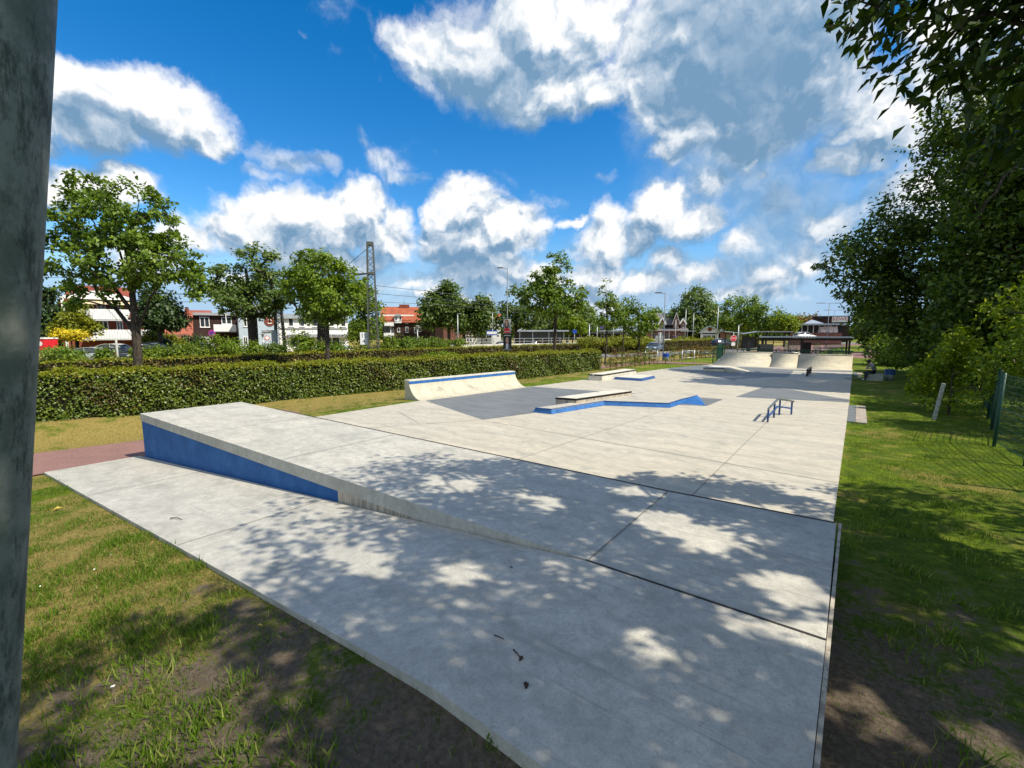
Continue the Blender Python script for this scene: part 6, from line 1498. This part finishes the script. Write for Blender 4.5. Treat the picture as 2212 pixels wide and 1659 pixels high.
b = MB(); b.add([(B.x(1405), -.8, B.z(714)), (B.x(1488), -.8, B.z(714)), (B.x(1484), 1.6, B.z(708)), (B.x(1409), 1.6, B.z(708)), (B.x(1405), -.8, B.z(715)), (B.x(1488), -.8, B.z(715)), (B.x(1484), 1.6, B.z(709)), (B.x(1409), 1.6, B.z(709))], [(0, 1, 2, 3), (7, 6, 5, 4), (0, 4, 5, 1), (1, 5, 6, 2), (2, 6, 7, 3), (3, 7, 4, 0)]); b.build('porch_roof', M['slate'], B.t)
B.gable_wall(M['brick_rose'], 1378, 1408, 715, 704, .5, 8, 'side_wing'); B.gable_roof(M['slate'], 1376, 1410, 715, 703.5, .5, 8, name='side_roof'); B.box('side_wall', M['brick_rose'], 1380, 1407, 715.5, None, .6, 7.9)
for px_ in (1414, 1426, 1440, 1466, 1474): B.window(px_, px_ + 4, 721, 732, y=1.5, panes=1)
for px_ in (1408, 1445, 1484): B.box('column', M['light_steel'], px_, px_ + 1.2, 715.2, None, -.6, -.45)
B.box('glass_canopy', M['zinc'], 1470, 1502, 714.5, 715.8, -1.2, 3)
for k, (px, c_) in enumerate([(1454, 'cloth_dark'), (1460, 'cloth_purple')]):
    JS = dict(J); JS.update({'pelvis': (0, 0, .92), 'spine': (0, 0, 1.12), 'chest': (0, .01, 1.32), 'neck': (0, 0, 1.48), 'head': (0, -.02, 1.62), 'shL': (.18, 0, 1.38), 'elL': (.23, .03, 1.1), 'wrL': (.24, -.02, .86), 'fgL': (.24, -.03, .74), 'shR': (-.18, 0, 1.38), 'elR': (-.23, .03, 1.1), 'wrR': (-.24, -.02, .86), 'fgR': (-.24, -.03, .74),
                            'hipL': (.09, 0, .88), 'knL': (.10, -.02, .48), 'anL': (.10, .02, .09), 'toL': (.11, -.14, .04), 'hipR': (-.09, 0, .88), 'knR': (-.10, -.02, .48), 'anR': (-.10, .02, .09), 'toR': (-.11, -.14, .04)})
    q = P(px, 718, 118); figure('person', ['standing person in dark clothes before the gabled station', 'standing person in a purple jacket before the gabled station'][k], JS, Eg, Rd, (q[0], q[1], .1), YAW + (.5 if k else -.4), SKN, mats=[M['skin'], M[c_], M['cloth_dark'], M['black']], scale=1.05)
b = MB(); q0, q1 = P(1440, 718, 118), P(1475, 718, 118); 
B2 = Bld('station_platform', 'grey station platform where two people stand', 1460, 116, 'platform', zb=-1); B2.box('slab', M['stone'], 1400, 1500, 735.5 - 1.5, None, .0, 14)
B = Bld('barrel_roofed_hall', 'station hall with barrel shaped metal roof and round red emblem', 1545, 125, zb=-1)
n_ = 12; arcp = [(B.x(1510) + (B.x(1556) - B.x(1510)) * i / n_, B.z(718) + (B.z(704) - B.z(718)) * math.sin(math.pi * i / n_)) for i in range(n_ + 1)]
b = MB(); b.extrude_profile(arcp + [(x * .97 + .03 * B.x(1533), z - .32) for x, z in arcp[::-1]], -.6, 14); b.build('barrel_roof', M['zinc'], B.t)
b = MB(); b.extrude_profile([(x, z - .33) for x, z in arcp[1:-1]] + [(B.x(1552), -.3), (B.x(1514), -.3)], -.0, 13); b.build('wall', M['offwhite'], B.t)
B.box('side_wing', M['brick_rose'], 1556, 1602, 716, None, 1, 10)
b = MB(); arc2 = [(B.x(1554) + (B.x(1606) - B.x(1554)) * i / n_, B.z(716) + (B.z(704.5) - B.z(716)) * math.sin(math.pi * .5 + math.pi * .5 * i / n_)) for i in range(n_ + 1)]
b.extrude_profile(arc2 + [(B.x(1606), B.z(717)), (B.x(1554), B.z(717))], .4, 10.5); b.build('side_roof', M['zinc'], B.t)
disc(B.t, 'emblem', .55, B.z(711.5), -.02, M['brick_red'], x=B.x(1533), th=.08)
for px_ in (1519, 1528, 1538): B.window(px_, px_ + 8, 724, 737, y=0, frame='grey_trim', panes=2)
B.box('window_band', M['glass'], 1517, 1549, 719, 722, -.04, .01)
# pavilion at right and the supermarket behind
B = Bld('glazed_pavilion', 'round glazed pavilion with wide flat roof and grey pyramid cap at right', 1755, 100, zb=-1)
B.box('roof', M['zinc'], 1690, 1828, 699, 702.5, -1, 12)
b = MB(); b.frustum([(B.x(1735), 2), (B.x(1782), 2), (B.x(1782), 10), (B.x(1735), 10)], B.z(699), [(B.x(1752), 5.6), (B.x(1758), 5.6), (B.x(1758), 6.4), (B.x(1752), 6.4)], B.z(690)); b.build('pyramid_cap', M['zinc'], B.t)
B.box('base_wall', M['brick_rose'], 1705, 1820, 719, None, .6, 9)
B.box('glazing', M['glass'], 1706, 1819, 703, 719, .9, 8.5)
for k in range(9): B.box('mullion', M['offwhite'], 1706 + k * 12.5, 1708 + k * 12.5, 702.6, 719, .6, .88)
b = MB()
for (x0, q0, x1, q1, ww) in [(1765, 718, 1772, 705, .8), (1776, 706, 1778, 718, .9), (1784, 706, 1788, 717, .7), (1795, 705, 1794, 718, .9), (1804, 706, 1806, 718, .8), (1778, 711, 1788, 711, .5)]: b.bar((B.x(x0), .52, B.z(q0)), (B.x(x1), .52, B.z(q1)), ww, .02)
b.build('window_lettering', M['offwhite'], B.t)
B = Bld('supermarket', 'dark red supermarket building with red lettered white sign at far right', 1790, 125, zb=-1)
B.box('wall', M['brick_dark'], 1756, 1834, 684, None, .4, 14); B.box('parapet', M['dark_grey'], 1754, 1836, 682.5, 684.2, .2, 14.2)
sg = B.box('sign_panel', M['white'], 1795, 1829, 684.6, 696, .0, .38)
text_mesh('REWE', 1.28, 'lettering', M['red'], B.t, (B.x(1812), -.02, B.z(690)), RX, depth=.02)
b = MB(); b.bar((B.x(1766), .3, B.z(686)), (B.x(1774), .3, B.z(686)), .6, .05); b.build('small_window', M['grey_trim'], B.t)

# ------------------------------------------------------------------ bus stop roofs and bike shelter
B = Bld('bus_shelter', 'long dark bus stop roof with pale edges behind the stop sign', 1650, 66, 'shelter', zb=-.9)
b = MB(); b.add([(B.x(1565), -.6, B.z(715)), (B.x(1606), .2, B.z(719)), (B.x(1606), 3.2, B.z(719)), (B.x(1565), 3.2, B.z(716)), (B.x(1565), -.6, B.z(716.5)), (B.x(1606), .2, B.z(720.5)), (B.x(1606), 3.2, B.z(720.5)), (B.x(1565), 3.2, B.z(717.5))], [(0, 1, 2, 3), (7, 6, 5, 4), (0, 4, 5, 1), (1, 5, 6, 2), (2, 6, 7, 3), (3, 7, 4, 0)]); b.build('left_roof', M['zinc'], B.t)
b = MB(); b.add([(B.x(1603), -.5, B.z(721)), (B.x(1636), -.5, B.z(716)), (B.x(1636), 3, B.z(715)), (B.x(1603), 3, B.z(720)), (B.x(1603), -.5, B.z(722.5)), (B.x(1636), -.5, B.z(717.5)), (B.x(1636), 3, B.z(716.5)), (B.x(1603), 3, B.z(721.5))], [(0, 1, 2, 3), (7, 6, 5, 4), (0, 4, 5, 1), (1, 5, 6, 2), (2, 6, 7, 3), (3, 7, 4, 0)]); b.build('right_roof', M['zinc'], B.t)
B.box('flat_roof', M['dark_grey'], 1636, 1712, 715.5, 718, -.5, 3)
B.box('roof_edge', M['offwhite'], 1636, 1712, 716, 717, -.6, -.51)
for px_ in (1566, 1604, 1640, 1672, 1706): B.box('post', M['black'], px_, px_ + 2, 718.2 if px_ > 1600 else 717.6, None, 1.0, 1.15)
B.box('glass_wall', M['clear_glass'], 1568, 1603, 724, 745, 2.4, 2.44)
B.box('bench_wall', M['dark_grey'], 1606, 1634, 728, 752, 2.4, 2.6)
B = Bld('bike_shelter', 'black steel bicycle shelter with corrugated roof behind the far ramps', 1745, 50, 'shelter', zb=-.35)
b = MB(); xs_ = np.linspace(B.x(1640), B.x(1846), 120); vs = []
for x in xs_:
    z = B.z(730) + .035 * math.sin(x * 22)
    vs += [(x, -.3, z), (x, 2.6, z + .12), (x, -.3, z + .05), (x, 2.6, z + .17)]
fs = []
for i in range(len(xs_) - 1): a = 4 * i; fs += [(a, a + 4, a + 5, a + 1), (a + 2, a + 3, a + 7, a + 6), (a, a + 2, a + 6, a + 4), (a + 1, a + 5, a + 7, a + 3)]
b.add(vs, fs); b.build('roof', M['dark_grey'], B.t)
B.box('roof_edge', M['light_steel'], 1640, 1846, 728, 729.3, -.36, -.3); B.box('front_beam', M['black'], 1643, 1844, 731.2, 735, -.1, .1); B.box('rear_beam', M['black'], 1643, 1844, 731, 734.5, 2.2, 2.4)
for px_ in (1646, 1733, 1835):
    for y_ in (0.0, 2.3): B.box('post', M['black'], px_, px_ + 4.5, 735.05, None, y_ - .08, y_ + .08)
for (p0, p1) in [(1695, 1732), (1762, 1780), (1785, 1833)]:
    g_o = B.box('glass_panel', M['clear_glass'], p0, p1, 742, 767, 2.28, 2.31)
B.box('side_panel', M['black'], 1738, 1756, 740, 768, 1.1, 1.16)
# bicycles
def bicycle():
    t = thing('bicycle', 'bicycle', 'bicycle', (0, 0, 0), 0, 'bicycles in the bike shelter')
    for x in (-.52, .52):
        b = MB(); b.tube([(x + .33 * math.cos(a_), 0, .34 + .33 * math.sin(a_)) for a_ in np.linspace(0, 2 * math.pi, 25)], .03, 6, cap=False); o = b.build('wheel', M['rubber'], t)
        b = MB()
        for a_ in np.linspace(0, math.pi, 7)[:-1]: b.bar((x - .32 * math.cos(a_), 0, .34 - .32 * math.sin(a_)), (x + .32 * math.cos(a_), 0, .34 + .32 * math.sin(a_)), .004)
        b.build('spokes', M['light_steel'], o)
    b = MB()
    for a_, c_ in [((-.52, 0, .34), (-.12, 0, .32)), ((-.12, 0, .32), (-.22, 0, .82)), ((-.52, 0, .34), (-.2, 0, .75)), ((-.12, 0, .32), (.36, 0, .78)), ((-.2, 0, .76), (.35, 0, .84)), ((.36, 0, .72), (.52, 0, .34)), ((.36, 0, .7), (.32, 0, .98))]: b.tube([a_, c_], .03, 6)
    b.build('frame', M['dark_blue_steel'], t)
    b = MB(); b.tube([(.25, -.29, 1.02), (.33, -.15, 1.0), (.32, 0, .98), (.33, .15, 1.0), (.25, .29, 1.02)], .024, 6); b.build('handlebar', M['black_steel'], t)
    b = MB(); b.ball((-.24, 0, .88), (.14, .08, .045), 10, 6); b.build('saddle', M['black'], t)
    return t
bp = bicycle()
for i, (px, D, rz_) in enumerate([(1680, 50.5, .2), (1703, 50.7, -.15), (1718, 50.3, .3), (1770, 50.6, .1), (1797, 50.4, .5), (1815, 50.6, -.2)]):
    o = bp if i == 0 else copy_tree(bp); q = P(px, 718, D); o.location = (q[0], q[1], -.33); o.rotation_euler = (0, 0, YAW + rz_)
    o['label'] = ['leftmost dark bicycle standing in the black bike shelter', 'dark bicycle left of the pair before the left glass panel', 'dark bicycle just left of the middle shelter post', 'dark bicycle just right of the black side panel', 'dark bicycle before the right glass panel', 'rightmost dark bicycle near the right shelter post'][i]
# dark green park fence behind the far ramps
t = thing('bar_fence', 'dark green mesh fence behind the left far ramp', 'fence', (-9, 40, 0))
b = MB(); f0, f1 = Vector((-9.55, 39.9, 0)), Vector((-.2, 39.9, 0))
for k in range(187): x = -9.55 + k * .05; b.bar((x + 9, -.1, -.2), (x + 9, -.1, 1.16), .010)
for z in np.arange(.0, 1.2, .2): b.bar((-.55, -.1, z), (8.8, -.1, z), .008)
b.bar((-.55, -.1, 1.15), (8.8, -.1, 1.15), .05, .08)
b.build('mesh_panel', M['green_wire'], t)
for x in np.arange(-9.55, 0, 2.3):
    b = MB(); b.box(x + 8.97, x + 9.03, -.13, -.07, -.3, 1.2); b.build('post', M['green_wire'], t)
q = P(1556, 750, 41); 
t = thing('metal_gate', 'tall dark green gate leaf left of the stop sign', 'gate', (q[0], q[1], -.2), YAW)
b = MB(); b.box(-.2, .2, -.03, .03, .05, 1.6); b.build('leaf', M['green_wire'], t)
for x in (-.25, .25):
    b = MB(); b.box(x - .04, x + .04, -.05, .05, -.1, 1.7); b.build('post', M['green_wire'], t)
q = P(1618, 750, 46); t = thing('notice_cabinet', 'black slatted cabinet standing left of the bike shelter', 'cabinet', (q[0], q[1], -.3), YAW)
b = MB(); b.box(1.0, 2.3, -.3, .3, .0, 1.6); b.build('body', M['black'], t)
b = MB()
for z in np.arange(.2, 1.6, .2): b.box(.98, 2.32, -.32, -.3, z, z + .06)
b.build('slats', M['dark_grey'], t)
b = MB(); b.box(-.2, .1, -.1, .1, 0, 1.9); b.build('column', M['black'], t)

# ------------------------------------------------------------------ cars
def car_mesh(paint):
    t = thing('parked_car', 'car', 'car', (0, 0, 0), 0, 'parked cars behind the far hedge')
    # stations along x (front +): (x, half width, sill z, belt z)
    st = [(2.08, .50, .34, .52), (2.0, .70, .26, .66), (1.7, .82, .22, .78), (1.0, .87, .20, .88), (.4, .88, .20, .93), (-.6, .88, .20, .95), (-1.5, .87, .22, .97), (-1.95, .78, .28, .95), (-2.08, .64, .36, .80)]
    b = MB(); vs = []; m_ = 9
    for (x, hw, zs, zb_) in st:
        ring = [(-hw * .8, zs), (-hw, zs + .12), (-hw * 1.01, (zs + zb_) / 2), (-hw * .97, zb_ - .04), (-hw * .80, zb_), (hw * .80, zb_), (hw * .97, zb_ - .04), (hw * 1.01, (zs + zb_) / 2), (hw, zs + .12), (hw * .8, zs)]
        vs += [(x, y, z) for y, z in ring]; m_ = len(ring)
    fs = [(i * m_ + k, i * m_ + (k + 1) % m_, (i + 1) * m_ + (k + 1) % m_, (i + 1) * m_ + k) for i in range(len(st) - 1) for k in range(m_)] + [tuple(range(m_ - 1, -1, -1)), tuple(range((len(st) - 1) * m_, len(st) * m_))]
    b.add(vs, fs, True); b.build('body', paint, t)
    cab = [(1.02, .70, .90, .90), (.35, .66, .90, 1.36), (-.2, .64, .92, 1.45), (-.9, .63, .94, 1.43), (-1.55, .60, .95, 1.22), (-1.98, .60, .93, .96)]
    b = MB(); vs = []
    for (x, hw, z0, z1) in cab: vs += [(x, -hw - .12, z0), (x, -hw, z1), (x, hw, z1), (x, hw + .12, z0)]
    fs = []
    for i in range(len(cab) - 1):
        a = 4 * i; fs += [(a, a + 1, a + 5, a + 4), (a + 1, a + 2, a + 6, a + 5), (a + 2, a + 3, a + 7, a + 6)]
    fs += [(0, 3, 2, 1), (20, 21, 22, 23)]; b.add(vs, fs, True); b.build('windows', M['glass'], t)
    b = MB(); vs = []
    for (x, hw, z1) in [(.40, .655, 1.345), (-.2, .645, 1.462), (-.9, .635, 1.442), (-1.5, .61, 1.26)]: vs += [(x, -hw, z1 + .012), (x, hw, z1 + .012)]
    b.add(vs, [(0, 1, 3, 2), (2, 3, 5, 4), (4, 5, 7, 6)], True)
    for s_ in (-1, 1):
        for p_, q_ in [((1.02, .83, .91), (.38, .665, 1.35)), ((-.25, .655, 1.45), (-.3, .765, .95)), ((-1.5, .615, 1.25), (-1.98, .73, .95)), ((.38, .662, 1.352), (-.2, .652, 1.455)), ((-.2, .652, 1.455), (-.9, .642, 1.435)), ((-.9, .642, 1.435), (-1.5, .615, 1.25))]:
            b.bar((p_[0], s_ * p_[1], p_[2]), (q_[0], s_ * q_[1], q_[2]), .06)
    b.build('roof', paint, t)
    for x in (1.3, -1.3):
        for s_ in (-1, 1):
            b = MB(); b.lathe([(.20, -.10), (.31, -.10), (.325, -.06), (.325, .06), (.31, .10), (.20, .10)], 20, (x, s_ * .80, .325), 'Y'); w_ = b.build('wheel', M['rubber'], t)
            b = MB(); b.lathe([(0, -.02), (.20, -.085), (.21, 0), (.20, .085), (0, .02)], 14, (x, s_ * .80, .325), 'Y'); b.build('rim', M['light_steel'], w_)
    for s_ in (-1, 1):
        b = MB(); b.ball((1.93, s_ * .58, .66), (.14, .17, .08), 10, 6); b.build('headlight', M['lamp_lens'], t)
        b = MB(); b.ball((-2.0, s_ * .62, .82), (.08, .14, .09), 8, 6); b.build('tail_light', M['red'], t)
        b = MB(); b.ball((.72, s_ * .98, .98), (.08, .09, .06), 8, 5); b.build('mirror', paint, t)
    b = MB(); b.box(2.0, 2.095, -.5, .5, .36, .50); b.build('grille', M['black'], t)
    b = MB(); b.box(2.10, 2.11, -.26, .26, .38, .48); b.build('number_plate', M['white'], t)
    return t
def paint(name, c):
    return mat(name, lambda n: n.new('ShaderNodeBsdfPrincipled', {'Base Color': C(*c), 'Metallic': .35, 'Roughness': .3, 'Coat Weight': .6, 'Coat Roughness': .05}).outputs[0])
PT = {'steel': paint('steel blue car paint', (.10, .14, .18)), 'dark': paint('dark car paint', (.02, .025, .035)), 'white': paint('white car paint', (.72, .72, .72)), 'silver': paint('silver car paint', (.34, .36, .38)), 'navy': paint('navy car paint', (.02, .035, .09))}
protos = {k: None for k in PT}
def place_car(k, px, D, rz_, label, z=None, group='parked cars behind the far hedge'):
    if protos[k] is None: protos[k] = car_mesh(PT[k]); o = protos[k]
    else: o = copy_tree(protos[k])
    q = P(px, 718, D); o.location = (q[0], q[1], float(gz(q[0], q[1])) + .04 if z is None else z); o.rotation_euler = (0, 0, YAW + rz_); o['label'] = label; o['group'] = group; o.name = 'parked_car'
c = place_car
c('steel', 1415, 71, R(-125), 'steel grey hatchback driving towards the viewer on the road', z=-.50, group='car on the road'); protos['steel'].name = 'driving_car'; del protos['steel']['group']
zc_ = -.62
for k, px, D, rz_, top, lab in [('silver', 178, 41, R(200), 750, 'silver car at the left end of the row behind the hedge'), ('dark', 236, 43, R(8), 749, 'dark car just left of the oak trunk'), ('white', 251, 47, R(5), 742, 'white roofed car behind the dark one near the oak trunk'), ('dark', 312, 46, R(170), 739, 'dark tall car just right of the oak trunk'), ('navy', 376, 50, R(10), 744, 'navy car left of the red house corner'),
                           ('silver', 408, 54, R(172), 742, 'silver car before the dark brick house porch'), ('dark', 436, 52, R(8), 741, 'dark car below the pink road sign'), ('white', 728, 60, R(175), 745, 'white car before the shop windows right of the maple trunk'), ('silver', 560, 60, R(5), 748, 'silver car before the pale gable'), ('navy', 985, 74, R(20), 736, 'navy car behind the left end of the railing'), ('silver', 1095, 86, R(20), 735, 'silver car behind the railing near the posters'), ('dark', 1150, 92, R(15), 735, 'dark car behind the railing under the shelter'), ('white', 1265, 104, R(12), 734, 'white car behind the right end of the railing'), ('white', 1738, 88, R(5), 717, 'white van like car before the glazed pavilion'), ('dark', 1562, 80, R(20), 731, 'dark car behind the green gate leaf')]:
    c(k, px, D, rz_, lab, z=max(-.9, EYE + (718 - top) * D / 967 - 1.47))
# red booth at the far left
q = P(96, 718, 40); t = thing('kiosk', 'small red booth with white roof and round emblem at the far left', 'booth', (q[0], q[1], -.6), YAW)
zt_ = P(96, 732, 40)[2] + .6
b = MB(); b.box(-1.0, .48, -.6, .6, zt_ - .95, zt_); b.build('body', M['red'], t); b = MB(); b.box(-1.05, .53, -.65, .65, zt_, zt_ + .12); b.build('roof', M['white'], t)
for x in (-.9, .38):
    b = MB(); b.box(x - .05, x + .05, -.5, -.4, -.1, zt_ - .95); b.build('leg', M['grey_trim'], t)
e_ = disc(t, 'emblem', .2, zt_ - .42, -.6, M['white'], x=-.12, th=.01); disc(t, 'emblem', .2, zt_ - .42, -.6, M['white'], x=.12, th=.012)
q = P(188 // 1 + 12, 718, 42)
for k, (px, D, top, lab) in enumerate([(249, 38, 730, 'short wooden post beside the oak trunk'), (166, 46, 733, 'short post near the yellow flowering shrub'), (592, 47, 713, 'thick round concrete post beside the shorter lattice mast')]):
    base = ground_at(px, D, -.6); hh = P(px, top, D)[2] + .6
    b = MB(); b.tube([(0, 0, -.1), (0, 0, hh)], .08 if k < 2 else .28, 10); tag(b.build('short_post', M['dry_post'], loc=base), lab, 'post')
